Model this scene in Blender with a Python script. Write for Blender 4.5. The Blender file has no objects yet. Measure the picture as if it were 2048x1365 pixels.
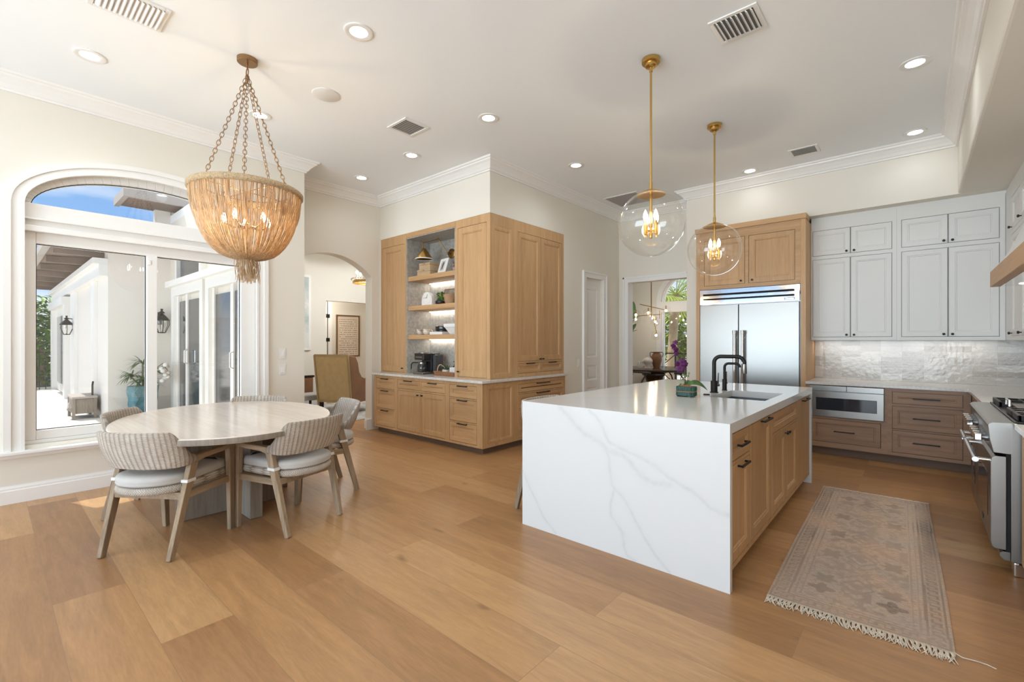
import bpy, bmesh, math, random
from mathutils import Vector, Matrix, Euler, noise as mnoise

random.seed(7)
SC = bpy.context.scene
COL = SC.collection
PI = math.pi

# ------------------------------------------------------------------ camera, world, sun, exposure
CAM_H = 1.363
cam_data = bpy.data.cameras.new('camera')
cam_data.sensor_width = 36.0
cam_data.lens = 921.2 / 2048 * 36.0
cam_data.clip_start = 0.05
cam_data.clip_end = 300
cam = bpy.data.objects.new('camera', cam_data)
cam.location = (0, 0, CAM_H)
cam.rotation_euler = (PI / 2, 0, math.radians(41.22))
COL.objects.link(cam)
SC.camera = cam

world = bpy.data.worlds.new('sky')
SC.world = world
world.use_nodes = True
wn = world.node_tree
wn.nodes.clear()
_out = wn.nodes.new('ShaderNodeOutputWorld')
_bg = wn.nodes.new('ShaderNodeBackground')
_tc = wn.nodes.new('ShaderNodeTexCoord')
_sep = wn.nodes.new('ShaderNodeSeparateXYZ')
_ramp = wn.nodes.new('ShaderNodeValToRGB')
_ramp.color_ramp.elements[0].position = 0.0
_ramp.color_ramp.elements[0].color = (0.80, 0.90, 1.0, 1)
_ramp.color_ramp.elements[1].position = 0.62
_ramp.color_ramp.elements[1].color = (1.0, 0.98, 0.95, 1)
_e = _ramp.color_ramp.elements.new(0.10)
_e.color = (0.30, 0.52, 0.86, 1)
_e = _ramp.color_ramp.elements.new(0.34)
_e.color = (0.13, 0.34, 0.74, 1)
_nz = wn.nodes.new('ShaderNodeTexNoise')
_nz.inputs['Scale'].default_value = 2.2
_nz.inputs['Detail'].default_value = 5
_map = wn.nodes.new('ShaderNodeMapping')
_map.inputs['Scale'].default_value = (1, 1, 4.5)
_cr = wn.nodes.new('ShaderNodeValToRGB')
_cr.color_ramp.elements[0].position = 0.44
_cr.color_ramp.elements[1].position = 0.68
_mx = wn.nodes.new('ShaderNodeMix')
_mx.data_type = 'RGBA'
_mx.inputs[7].default_value = (0.98, 0.99, 1.0, 1)
wn.links.new(_tc.outputs['Generated'], _sep.inputs[0])
wn.links.new(_sep.outputs['Z'], _ramp.inputs[0])
wn.links.new(_tc.outputs['Generated'], _map.inputs[0])
wn.links.new(_map.outputs[0], _nz.inputs['Vector'])
wn.links.new(_nz.outputs['Fac'], _cr.inputs[0])
wn.links.new(_cr.outputs[0], _mx.inputs[0])
wn.links.new(_ramp.outputs[0], _mx.inputs[6])
wn.links.new(_mx.outputs[2], _bg.inputs[0])
_bg.inputs[1].default_value = 0.68
wn.links.new(_bg.outputs[0], _out.inputs[0])

sun_data = bpy.data.lights.new('sun', 'SUN')
sun_data.energy = 2.6
sun_data.angle = math.radians(0.6)
sun_data.color = (1.0, 0.95, 0.87)
sun = bpy.data.objects.new('sun', sun_data)
_el, _hd = math.radians(57), Vector((0.94, 0.34))
_dir = Vector((_hd.x * math.cos(_el), _hd.y * math.cos(_el), -math.sin(_el)))
sun.rotation_euler = _dir.to_track_quat('-Z', 'Y').to_euler()
sun.location = (-12, -6, 12)
COL.objects.link(sun)

fill = bpy.data.lights.new('rear_fill_light', 'AREA')   # added fill light behind the camera, tilted up, in place of window daylight
fill.shape = 'RECTANGLE'
fill.size, fill.size_y = 11.0, 6.0
fill.energy = 850
fill.color = (0.70, 0.87, 1.0)
fill_o = bpy.data.objects.new('rear_fill_light', fill)
fill_o.location = (-1.9, -6.4, .9)
fill_o.rotation_euler = (math.radians(142), 0, 0)
COL.objects.link(fill_o)

SC.view_settings.view_transform = 'Standard'
SC.view_settings.look = 'None'
SC.view_settings.gamma = 1.0
SC.view_settings.use_curve_mapping = False
SC.view_settings.exposure = 0.85
SC.cycles.use_denoising = True
SC.cycles.max_bounces = 10
SC.cycles.diffuse_bounces = 6
SC.cycles.glossy_bounces = 5
SC.cycles.transparent_max_bounces = 24
SC.cycles.caustics_reflective = False
SC.cycles.caustics_refractive = False
SC.cycles.sample_clamp_indirect = 6.0

LAMP_C = (0.86, 0.94, 1.0)   # daylight-white lamps
LAMP_W = 11.0          # watts of one recessed ceiling lamp

# ------------------------------------------------------------------ helpers
ORG = {}


def empty(name, loc, label=None, cat=None, group=None, rz=0.0):
    o = bpy.data.objects.new(name, None)
    o.location = loc
    o.rotation_euler = (0, 0, rz)
    o.empty_display_size = 0.1
    COL.objects.link(o)
    ORG[o.name] = Vector(loc)
    tag(o, label, cat, group)
    return o


def tag(o, label=None, cat=None, group=None, kind=None):
    if label: o['label'] = label
    if cat: o['category'] = cat
    if group: o['group'] = group
    if kind: o['kind'] = kind
    return o


class MB:
    """Collects verts and faces for one mesh."""

    def __init__(self):
        self.v, self.f, self.uv = [], [], None

    def add(self, vs, fs):
        b = len(self.v)
        self.v += [tuple(p) for p in vs]
        self.f += [tuple(i + b for i in q) for q in fs]

    def box(self, x0, x1, y0, y1, z0, z1):
        if x0 > x1: x0, x1 = x1, x0
        if y0 > y1: y0, y1 = y1, y0
        if z0 > z1: z0, z1 = z1, z0
        self.add([(x0, y0, z0), (x1, y0, z0), (x1, y1, z0), (x0, y1, z0), (x0, y0, z1), (x1, y0, z1), (x1, y1, z1), (x0, y1, z1)],
                 [(3, 2, 1, 0), (4, 5, 6, 7), (0, 1, 5, 4), (1, 2, 6, 5), (2, 3, 7, 6), (3, 0, 4, 7)])
        return self

    def hexa(self, low, high):
        """Two loops of four points, joined."""
        self.add(list(low) + list(high), [(3, 2, 1, 0), (4, 5, 6, 7), (0, 1, 5, 4), (1, 2, 6, 5), (2, 3, 7, 6), (3, 0, 4, 7)])
        return self

    def bar(self, p0, p1, w0, d0, w1=None, d1=None, side=(1, 0, 0)):
        """Rectangular bar that may taper from p0 to p1; side gives the width direction."""
        w1 = w0 if w1 is None else w1
        d1 = d0 if d1 is None else d1
        p0, p1 = Vector(p0), Vector(p1)
        t = (p1 - p0).normalized()
        s = Vector(side)
        s = (s - t * s.dot(t)).normalized()
        n = t.cross(s)
        ring = lambda p, w, d: [p - s * w / 2 - n * d / 2, p + s * w / 2 - n * d / 2, p + s * w / 2 + n * d / 2, p - s * w / 2 + n * d / 2]
        return self.hexa(ring(p0, w0, d0), ring(p1, w1, d1))

    def loops(self, rings, close=True, cap0=True, cap1=True):
        n = len(rings[0])
        vs = [p for r in rings for p in r]
        fs = []
        for i in range(len(rings) - 1):
            for j in range(n if close else n - 1):
                k = (j + 1) % n
                fs.append((i * n + j, i * n + k, (i + 1) * n + k, (i + 1) * n + j))
        if cap0: fs.append(tuple(reversed(range(n))))
        if cap1: fs.append(tuple((len(rings) - 1) * n + j for j in range(n)))
        self.add(vs, fs)
        return self

    def tube(self, path, r, n=8, cap=True, closed=False):
        P = [Vector(p) for p in path]
        m = len(P)
        R = r if isinstance(r, (list, tuple)) else [r] * m
        rings, ref = [], None
        for i in range(m):
            a = P[i - 1] if (i > 0 or closed) else P[i]
            b = P[(i + 1) % m] if (i < m - 1 or closed) else P[i]
            t = (b - a)
            t = t.normalized() if t.length > 1e-9 else Vector((0, 0, 1))
            if ref is None:
                ref = Vector((0, 0, 1)) if abs(t.z) < 0.9 else Vector((1, 0, 0))
            s = ref - t * ref.dot(t)
            if s.length < 1e-6: s = t.orthogonal()
            s.normalize()
            ref = s
            u = t.cross(s)
            rings.append([P[i] + (s * math.cos(2 * PI * k / n) + u * math.sin(2 * PI * k / n)) * R[i] for k in range(n)])
        if closed:
            rings.append(rings[0])
            return self.loops(rings, True, False, False)
        return self.loops(rings, True, cap, cap)

    def cyl(self, p0, p1, r0, r1=None, n=16, cap=True):
        return self.tube([p0, p1], [r0, r0 if r1 is None else r1], n, cap)

    def lathe(self, prof, c=(0, 0, 0), n=24, sx=1.0, sy=1.0, cap0=False, cap1=False):
        c = Vector(c)
        rings = [[c + Vector((r * sx * math.cos(2 * PI * k / n), r * sy * math.sin(2 * PI * k / n), z)) for k in range(n)] for r, z in prof]
        return self.loops(rings, True, cap0, cap1)

    def sphere(self, c, r, n=16, m=10, sz=1.0):
        return self.lathe([(max(r * math.sin(PI * i / m), 1e-5), -r * sz * math.cos(PI * i / m)) for i in range(m + 1)], c, n)

    def prism(self, poly, fn, lo, hi):
        """poly: 2-D outline; fn(u, v, d) to 3-D; extruded from lo to hi."""
        return self.loops([[fn(u, v, lo) for u, v in poly], [fn(u, v, hi) for u, v in poly]])

    def strip(self, A, B, fn, lo, hi):
        """Solid between two polylines A and B (same length), extruded."""
        for i in range(len(A) - 1):
            q = [A[i], A[i + 1], B[i + 1], B[i]]
            self.hexa([fn(u, v, lo) for u, v in q], [fn(u, v, hi) for u, v in q])
        return self

    def grid(self, fn, nu, nv, closed_u=False, uv=False):
        b = len(self.v)
        if uv and self.uv is None: self.uv = {}
        for j in range(nv + 1):
            for i in range(nu + 1):
                self.v.append(tuple(fn(i / nu, j / nv)))
                if uv: self.uv[len(self.v) - 1] = (i / nu, j / nv)
        for j in range(nv):
            for i in range(nu):
                a = b + j * (nu + 1) + i
                self.f.append((a, a + 1, a + nu + 2, a + nu + 1))
        return self

    def xform(self, M, start=0):
        for i in range(start, len(self.v)):
            self.v[i] = tuple(M @ Vector(self.v[i]))
        return self

    def build(self, name, mat, parent=None, smooth=False, bevel=0.0, seg=2, world=True, angle=40, clean=True):
        off = ORG.get(parent.name, Vector((0, 0, 0))) if (parent is not None and world) else Vector((0, 0, 0))
        me = bpy.data.meshes.new(name)
        me.from_pydata([tuple(Vector(p) - off) for p in self.v], [], self.f)
        me.update()
        if self.uv:
            L = me.uv_layers.new(name='UVMap')
            for lp in me.loops:
                L.data[lp.index].uv = self.uv.get(lp.vertex_index, (0, 0))
        if clean:
            bm = bmesh.new()
            bm.from_mesh(me)
            bmesh.ops.recalc_face_normals(bm, faces=bm.faces)
            bm.to_mesh(me)
            bm.free()
        if smooth:
            for p in me.polygons: p.use_smooth = True
            if angle < 179:
                try: me.set_sharp_from_angle(angle=math.radians(angle))
                except Exception: pass
        if mat: me.materials.append(mat)
        o = bpy.data.objects.new(name, me)
        COL.objects.link(o)
        if parent is not None:
            o.parent = parent
            ORG[o.name] = Vector(off)
        else:
            ORG[o.name] = Vector((0, 0, 0))
        if bevel > 0:
            md = o.modifiers.new('edge', 'BEVEL')
            md.width = bevel
            md.segments = seg
            md.limit_method = 'ANGLE'
            md.angle_limit = math.radians(40)
        return o


def struct(name, mb, mat, bevel=0.0, smooth=False):
    o = mb.build(name, mat, None, bevel=bevel, smooth=smooth)
    o['kind'] = 'structure'
    return o


def copy_tree(o, parent=None):
    c = o.copy()
    COL.objects.link(c)
    if parent is not None: c.parent = parent
    for ch in list(o.children): copy_tree(ch, c)
    return c


def part(name, mat, parent, fn, **kw):
    m = MB()
    fn(m)
    return m.build(name, mat, parent, **kw)


def lamp(name, kind, loc, energy, color, parent=None, **kw):
    d = bpy.data.lights.new(name, kind)
    d.energy = energy
    d.color = color
    for k, v in kw.items(): setattr(d, k, v)
    o = bpy.data.objects.new(name, d)
    COL.objects.link(o)
    off = ORG.get(parent.name, Vector((0, 0, 0))) if parent is not None else Vector((0, 0, 0))
    o.location = Vector(loc) - off
    if parent is not None: o.parent = parent
    return o


# ------------------------------------------------------------------ materials
def nmat(name):
    m = bpy.data.materials.new(name)
    m.use_nodes = True
    nt = m.node_tree
    return m, nt, nt.nodes['Principled BSDF']


def flat(name, col, rough=0.5, metal=0.0, spec=0.5, bump=0.0, bscale=60.0, emit=None, estr=0.0, coat=0.0, vary=0.0, vscale=4.0, sub=0.0):
    m, nt, p = nmat(name)
    p.inputs['Base Color'].default_value = (*col, 1)
    p.inputs['Roughness'].default_value = rough
    p.inputs['Metallic'].default_value = metal
    p.inputs['Specular IOR Level'].default_value = spec
    p.inputs['Coat Weight'].default_value = coat
    if emit:
        p.inputs['Emission Color'].default_value = (*emit, 1)
        p.inputs['Emission Strength'].default_value = estr
    if bump or vary:
        tc = nt.nodes.new('ShaderNodeTexCoord')
        nz = nt.nodes.new('ShaderNodeTexNoise')
        nz.inputs['Detail'].default_value = 6
        nt.links.new(tc.outputs['Object'], nz.inputs['Vector'])
    if bump:
        nz.inputs['Scale'].default_value = bscale
        b = nt.nodes.new('ShaderNodeBump')
        b.inputs['Strength'].default_value = bump
        b.inputs['Distance'].default_value = 0.01
        nt.links.new(nz.outputs['Fac'], b.inputs['Height'])
        nt.links.new(b.outputs[0], p.inputs['Normal'])
    if vary:
        n2 = nt.nodes.new('ShaderNodeTexNoise')
        n2.inputs['Scale'].default_value = vscale
        n2.inputs['Detail'].default_value = 5
        nt.links.new(tc.outputs['Object'], n2.inputs['Vector'])
        r = nt.nodes.new('ShaderNodeValToRGB')
        r.color_ramp.elements[0].position, r.color_ramp.elements[1].position = 0.3, 0.7
        r.color_ramp.elements[0].color = (*[c * (1 - vary) for c in col], 1)
        r.color_ramp.elements[1].color = (*[min(1, c * (1 + vary)) for c in col], 1)
        nt.links.new(n2.outputs['Fac'], r.inputs[0])
        nt.links.new(r.outputs[0], p.inputs['Base Color'])
    return m


def wood(name, c1, c2, axis='z', rough=0.45, scale=1.0, grain=0.55, bump=0.08, vary=0.10, uv=False):
    m, nt, p = nmat(name)
    tc = nt.nodes.new('ShaderNodeTexCoord')
    mp = nt.nodes.new('ShaderNodeMapping')
    s = {'x': (0.8, 14, 14), 'y': (14, 0.8, 14), 'z': (14, 14, 0.8)}[axis]
    mp.inputs['Scale'].default_value = [k * scale for k in s]
    oi = nt.nodes.new('ShaderNodeObjectInfo')
    addv = nt.nodes.new('ShaderNodeVectorMath')
    addv.operation = 'ADD'
    mul = nt.nodes.new('ShaderNodeMath')
    mul.operation = 'MULTIPLY'
    mul.inputs[1].default_value = 37.0
    nt.links.new(oi.outputs['Random'], mul.inputs[0])
    nt.links.new(tc.outputs['Object'], mp.inputs[0])
    nt.links.new(mp.outputs[0], addv.inputs[0])
    nt.links.new(mul.outputs[0], addv.inputs[1])
    n1 = nt.nodes.new('ShaderNodeTexNoise')
    n1.inputs['Scale'].default_value = 1.0
    n1.inputs['Detail'].default_value = 6
    n1.inputs['Distortion'].default_value = 0.6
    n2 = nt.nodes.new('ShaderNodeTexNoise')
    n2.inputs['Scale'].default_value = 5.0
    n2.inputs['Detail'].default_value = 3
    nt.links.new(addv.outputs[0], n1.inputs['Vector'])
    nt.links.new(addv.outputs[0], n2.inputs['Vector'])
    mixn = nt.nodes.new('ShaderNodeMix')
    mixn.inputs[0].default_value = 0.45
    nt.links.new(n1.outputs['Fac'], mixn.inputs[2])
    nt.links.new(n2.outputs['Fac'], mixn.inputs[3])
    r = nt.nodes.new('ShaderNodeValToRGB')
    r.color_ramp.elements[0].position = 0.5 - 0.2 * (1.2 - grain)
    r.color_ramp.elements[1].position = 0.5 + 0.2 * (1.2 - grain)
    r.color_ramp.elements[0].color = (*c2, 1)
    r.color_ramp.elements[1].color = (*c1, 1)
    nt.links.new(mixn.outputs[0], r.inputs[0])
    hv = nt.nodes.new('ShaderNodeHueSaturation')
    mr = nt.nodes.new('ShaderNodeMapRange')
    mr.inputs[3].default_value = 1 - vary
    mr.inputs[4].default_value = 1 + vary
    nt.links.new(oi.outputs['Random'], mr.inputs[0])
    nt.links.new(mr.outputs[0], hv.inputs['Value'])
    nt.links.new(r.outputs[0], hv.inputs['Color'])
    nt.links.new(hv.outputs[0], p.inputs['Base Color'])
    p.inputs['Roughness'].default_value = rough
    b = nt.nodes.new('ShaderNodeBump')
    b.inputs['Strength'].default_value = bump
    b.inputs['Distance'].default_value = 0.004
    nt.links.new(mixn.outputs[0], b.inputs['Height'])
    nt.links.new(b.outputs[0], p.inputs['Normal'])
    return m


def thin_glass(name, tint=(1, 1, 1), refl=1.0, ior=1.45, dark=0.0):
    """A pane: mostly lets light straight through, reflects by angle."""
    m = bpy.data.materials.new(name)
    m.use_nodes = True
    nt = m.node_tree
    nt.nodes.clear()
    out = nt.nodes.new('ShaderNodeOutputMaterial')
    tr = nt.nodes.new('ShaderNodeBsdfTransparent')
    tr.inputs[0].default_value = (*tint, 1)
    gl = nt.nodes.new('ShaderNodeBsdfGlossy')
    gl.inputs['Roughness'].default_value = 0.0
    gl.inputs[0].default_value = (refl, refl, refl, 1)
    lw = nt.nodes.new('ShaderNodeLayerWeight')
    lw.inputs['Blend'].default_value = 0.5
    pw = nt.nodes.new('ShaderNodeMath'); pw.operation = 'POWER'
    pw.inputs[1].default_value = 5.0
    fr = nt.nodes.new('ShaderNodeMath'); fr.operation = 'MULTIPLY_ADD'
    f0 = ((ior - 1) / (ior + 1)) ** 2
    fr.inputs[1].default_value = 0.85 - f0
    fr.inputs[2].default_value = f0 * 1.6
    nt.links.new(lw.outputs['Facing'], pw.inputs[0])
    nt.links.new(pw.outputs[0], fr.inputs[0])
    mx = nt.nodes.new('ShaderNodeMixShader')
    nt.links.new(fr.outputs[0], mx.inputs[0])
    nt.links.new(tr.outputs[0], mx.inputs[1])
    nt.links.new(gl.outputs[0], mx.inputs[2])
    nt.links.new(mx.outputs[0], out.inputs[0])
    return m


M = {}
M['wall'] = flat('wall_paint', (0.785, 0.745, 0.665), 0.7, spec=0.25, bump=0.02, bscale=120)
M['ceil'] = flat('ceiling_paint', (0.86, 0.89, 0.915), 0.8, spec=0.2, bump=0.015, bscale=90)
M['trim'] = flat('trim_paint', (0.84, 0.825, 0.80), 0.35, spec=0.4)
M['white_cab'] = flat('white_lacquer', (0.76, 0.755, 0.735), 0.38, spec=0.4)
M['oak_v'] = wood('oak_upright_grain', (0.58, 0.355, 0.175), (0.475, 0.28, 0.13), 'z', vary=0.05)
M['oak_x'] = wood('oak_level_grain', (0.58, 0.355, 0.175), (0.475, 0.28, 0.13), 'x', vary=0.05)
M['oak_y'] = wood('oak_cross_grain', (0.58, 0.355, 0.175), (0.475, 0.28, 0.13), 'y', vary=0.05)
M['brown_x'] = wood('brown_oak_level_grain', (0.38, 0.235, 0.145), (0.28, 0.17, 0.105), 'x', vary=0.05)  # browner, darker oak tone for the back run
M['brown_v'] = wood('brown_oak_upright_grain', (0.38, 0.235, 0.145), (0.28, 0.17, 0.105), 'z', vary=0.05)
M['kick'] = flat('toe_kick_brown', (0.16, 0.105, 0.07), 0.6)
M['black'] = flat('matte_black_metal', (0.018, 0.017, 0.016), 0.42, metal=0.6)
M['blackp'] = flat('black_plastic', (0.012, 0.012, 0.013), 0.3)
M['bronze'] = flat('dark_bronze', (0.05, 0.038, 0.03), 0.4, metal=0.8)
M['brass'] = flat('satin_brass', (0.62, 0.40, 0.13), 0.26, metal=1.0)
M['obrass'] = flat('aged_brass', (0.36, 0.22, 0.07), 0.32, metal=1.0)
M['antique'] = flat('antique_bronze', (0.33, 0.19, 0.09), 0.38, metal=0.9)
M['steel'] = flat('brushed_steel', (0.29, 0.275, 0.255), 0.30, metal=1.0)
M['steel_dk'] = flat('dark_steel', (0.22, 0.22, 0.23), 0.3, metal=1.0)
M['basin'] = flat('satin_sink_steel', (0.16, 0.16, 0.165), 0.38, metal=1.0)
M['chrome'] = flat('polished_steel', (0.78, 0.78, 0.78), 0.1, metal=1.0)
M['dark'] = flat('dark_recess', (0.01, 0.01, 0.01), 0.8)
M['duct'] = flat('grey_duct', (0.20, 0.20, 0.20), 0.8)
M['grille'] = flat('grey_return_grille', (0.36, 0.34, 0.33), 0.6)
M['speaker'] = flat('speaker_cloth', (0.72, 0.71, 0.70), 0.8, bump=.2, bscale=300)
M['ovenglass'] = flat('black_oven_glass', (0.012, 0.018, 0.03), 0.06, spec=0.8)
M['pane'] = thin_glass('window_glass', (0.97, 0.98, 0.98))
M['globe'] = thin_glass('globe_glass', (0.985, 0.98, 0.965), ior=1.5)
M['bulb'] = flat('lit_bulb', (1, 0.9, 0.7), 0.3, emit=(1.0, 0.80, 0.52), estr=16)
M['lens'] = flat('lit_lamp_lens', (1, 1, 1), 0.4, emit=(1.0, 0.96, 0.90), estr=6)
M['led'] = flat('led_strip', (1, 1, 1), 0.4, emit=(1.0, 0.95, 0.85), estr=4)
M['plastic'] = flat('white_plastic', (0.80, 0.79, 0.77), 0.35)
M['cushion'] = flat('grey_linen', (0.52, 0.50, 0.47), 0.9, spec=0.15, bump=0.25, bscale=500, vary=0.05)
M['weath_z'] = wood('weathered_teak_upright', (0.37, 0.27, 0.175), (0.23, 0.16, 0.10), 'z', rough=0.7, bump=0.25, vary=0.06)
M['weath_y'] = wood('weathered_teak_level', (0.37, 0.27, 0.175), (0.23, 0.16, 0.10), 'y', rough=0.7, bump=0.25, vary=0.06)
M['tabletop'] = wood('limewashed_tabletop', (0.80, 0.71, 0.61), (0.72, 0.61, 0.51), 'x', rough=0.16, scale=0.8, bump=0.12, vary=0.0)
M['greywood'] = wood('grey_washed_wood', (0.31, 0.26, 0.21), (0.20, 0.165, 0.13), 'z', rough=0.6, bump=0.2, vary=0.05)
M['cream'] = flat('cream_ceramic', (0.78, 0.70, 0.60), 0.4)
M['paper'] = flat('white_paper', (0.82, 0.80, 0.77), 0.6)
M['white'] = flat('white_ceramic', (0.80, 0.80, 0.79), 0.3)
M['leaf'] = flat('dark_green_leaf', (0.06, 0.14, 0.03), 0.4, vary=0.25, vscale=20)
M['leaf_l'] = flat('bright_green_leaf', (0.16, 0.30, 0.05), 0.5, vary=0.35, vscale=9)
M['leaf_y'] = flat('sunny_green_leaf', (0.33, 0.42, 0.08), 0.5, vary=0.35, vscale=3)
M['leaf_g'] = flat('grey_green_leaf', (0.12, 0.17, 0.10), 0.5, vary=0.3, vscale=12)
M['bark'] = flat('palm_bark', (0.38, 0.29, 0.20), 0.9, bump=0.5, bscale=12, vary=0.25)
M['soil'] = flat('bark_chips', (0.30, 0.13, 0.05), 0.9, bump=0.8, bscale=70, vary=0.4, vscale=50)
M['stucco'] = flat('white_stucco', (0.78, 0.745, 0.70), 0.85, spec=0.2, bump=0.06, bscale=60)
M['terrace'] = flat('pale_stone_terrace', (0.72, 0.69, 0.65), 0.8, vary=0.04, vscale=1.5)
M['roofbrown'] = flat('brown_timber_eave', (0.20, 0.145, 0.115), 0.8, vary=0.2, vscale=3)
M['fascia'] = flat('grey_gutter', (0.40, 0.36, 0.33), 0.6)
M['darkglass'] = flat('dark_door_glass', (0.05, 0.055, 0.06), 0.08, spec=0.8)
M['purple'] = flat('purple_petal', (0.085, 0.005, 0.075), 0.5, vary=0.35, vscale=60)
M['stem'] = flat('dark_plant_stem', (0.06, 0.065, 0.03), 0.6)
M['terracotta'] = flat('brown_clay', (0.26, 0.115, 0.045), 0.35, vary=0.2, vscale=8)
M['darkwood'] = flat('black_stained_wood', (0.022, 0.016, 0.013), 0.3)
M['espresso'] = flat('polished_dark_table', (0.055, 0.028, 0.016), 0.18)
M['seatcord'] = flat('pale_cord_seat', (0.62, 0.58, 0.52), 0.8, bump=0.3, bscale=200)
M['leather'] = flat('tan_leather', (0.235, 0.115, 0.055), 0.45, bump=0.1, bscale=90, vary=0.15)
M['rattan_frame'] = flat('rattan_pole', (0.42, 0.30, 0.15), 0.5, vary=0.15)

# ------------------------------------------------------------------ surface materials with their own pattern
def lk(nt, a, b): nt.links.new(a, b)


def floor_mat():
    m, nt, p = nmat('oak_plank_floor')
    N = nt.nodes.new
    tc = N('ShaderNodeTexCoord')
    mp = N('ShaderNodeMapping')
    mp.inputs['Location'].default_value = (0.4, -0.224, 0)
    lk(nt, tc.outputs['Object'], mp.inputs[0])
    br = N('ShaderNodeTexBrick')
    br.offset = 0.37
    br.offset_frequency = 2
    br.inputs['Scale'].default_value = 1.0
    br.inputs['Brick Width'].default_value = 2.15
    br.inputs['Row Height'].default_value = 0.2935
    br.inputs['Mortar Size'].default_value = 0.0013
    br.inputs['Mortar Smooth'].default_value = 0.0
    br.inputs['Bias'].default_value = 0.0
    br.inputs['Color1'].default_value = (0, 0, 0, 1)
    br.inputs['Color2'].default_value = (1, 1, 1, 1)
    br.inputs['Mortar'].default_value = (0.5, 0.5, 0.5, 1)
    lk(nt, mp.outputs[0], br.inputs['Vector'])
    tone = N('ShaderNodeValToRGB')
    e = tone.color_ramp.elements
    e[0].position, e[0].color = 0.0, (0.35, 0.182, 0.080, 1)
    e[1].position, e[1].color = 1.0, (0.52, 0.305, 0.142, 1)
    q = e.new(0.5); q.color = (0.45, 0.245, 0.107, 1)
    lk(nt, br.outputs['Color'], tone.inputs[0])
    # grain, shifted from plank to plank
    sc = N('ShaderNodeVectorMath'); sc.operation = 'SCALE'
    sc.inputs['Scale'].default_value = 23.0
    lk(nt, br.outputs['Color'], sc.inputs[0])
    ad = N('ShaderNodeVectorMath'); ad.operation = 'ADD'
    lk(nt, mp.outputs[0], ad.inputs[0]); lk(nt, sc.outputs[0], ad.inputs[1])
    ms = N('ShaderNodeMapping'); ms.inputs['Scale'].default_value = (1.1, 9.0, 1)
    lk(nt, ad.outputs[0], ms.inputs[0])
    n1 = N('ShaderNodeTexNoise'); n1.inputs['Scale'].default_value = 1.6; n1.inputs['Detail'].default_value = 7; n1.inputs['Distortion'].default_value = 1.3
    lk(nt, ms.outputs[0], n1.inputs['Vector'])
    n2 = N('ShaderNodeTexNoise'); n2.inputs['Scale'].default_value = 14; n2.inputs['Detail'].default_value = 3
    lk(nt, ms.outputs[0], n2.inputs['Vector'])
    mixn = N('ShaderNodeMix'); mixn.inputs[0].default_value = 0.35
    lk(nt, n1.outputs['Fac'], mixn.inputs[2]); lk(nt, n2.outputs['Fac'], mixn.inputs[3])
    gr = N('ShaderNodeMapRange'); gr.inputs[1].default_value = 0.3; gr.inputs[2].default_value = 0.7; gr.inputs[3].default_value = 0.78; gr.inputs[4].default_value = 1.14
    lk(nt, mixn.outputs[0], gr.inputs[0])
    mu = N('ShaderNodeMix'); mu.data_type = 'RGBA'; mu.blend_type = 'MULTIPLY'; mu.inputs[0].default_value = 1
    lk(nt, tone.outputs[0], mu.inputs[6]); lk(nt, gr.outputs[0], mu.inputs[7])
    # knots
    kv = N('ShaderNodeMapping'); kv.inputs['Scale'].default_value = (1.0, 1.9, 1)
    lk(nt, ad.outputs[0], kv.inputs[0])
    kn = N('ShaderNodeTexNoise'); kn.inputs['Scale'].default_value = 5
    lk(nt, kv.outputs[0], kn.inputs['Vector'])
    kd = N('ShaderNodeMix'); kd.data_type = 'RGBA'; kd.blend_type = 'ADD'; kd.inputs[0].default_value = 0.16
    lk(nt, kv.outputs[0], kd.inputs[6]); lk(nt, kn.outputs['Color'], kd.inputs[7])
    vo = N('ShaderNodeTexVoronoi'); vo.inputs['Scale'].default_value = 2.0
    lk(nt, kd.outputs[2], vo.inputs['Vector'])
    kr = N('ShaderNodeMapRange'); kr.inputs[1].default_value = 0.015; kr.inputs[2].default_value = 0.12; kr.inputs[3].default_value = 0.75; kr.inputs[4].default_value = 0.0
    lk(nt, vo.outputs['Distance'], kr.inputs[0])
    kc = N('ShaderNodeMix'); kc.data_type = 'RGBA'; kc.inputs[7].default_value = (0.17, 0.085, 0.04, 1)
    lk(nt, kr.outputs[0], kc.inputs[0]); lk(nt, mu.outputs[2], kc.inputs[6])
    # seams: a light bevel line
    sm = N('ShaderNodeMix'); sm.data_type = 'RGBA'; sm.inputs[7].default_value = (0.30, 0.175, 0.085, 1)
    lk(nt, br.outputs['Fac'], sm.inputs[0]); lk(nt, kc.outputs[2], sm.inputs[6])
    lk(nt, sm.outputs[2], p.inputs['Base Color'])
    p.inputs['Roughness'].default_value = 0.33
    p.inputs['Specular IOR Level'].default_value = 0.42
    b = N('ShaderNodeBump'); b.inputs['Strength'].default_value = 0.10; b.inputs['Distance'].default_value = 0.004
    lk(nt, mixn.outputs[0], b.inputs['Height'])
    lk(nt, b.outputs[0], p.inputs['Normal'])
    return m


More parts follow.
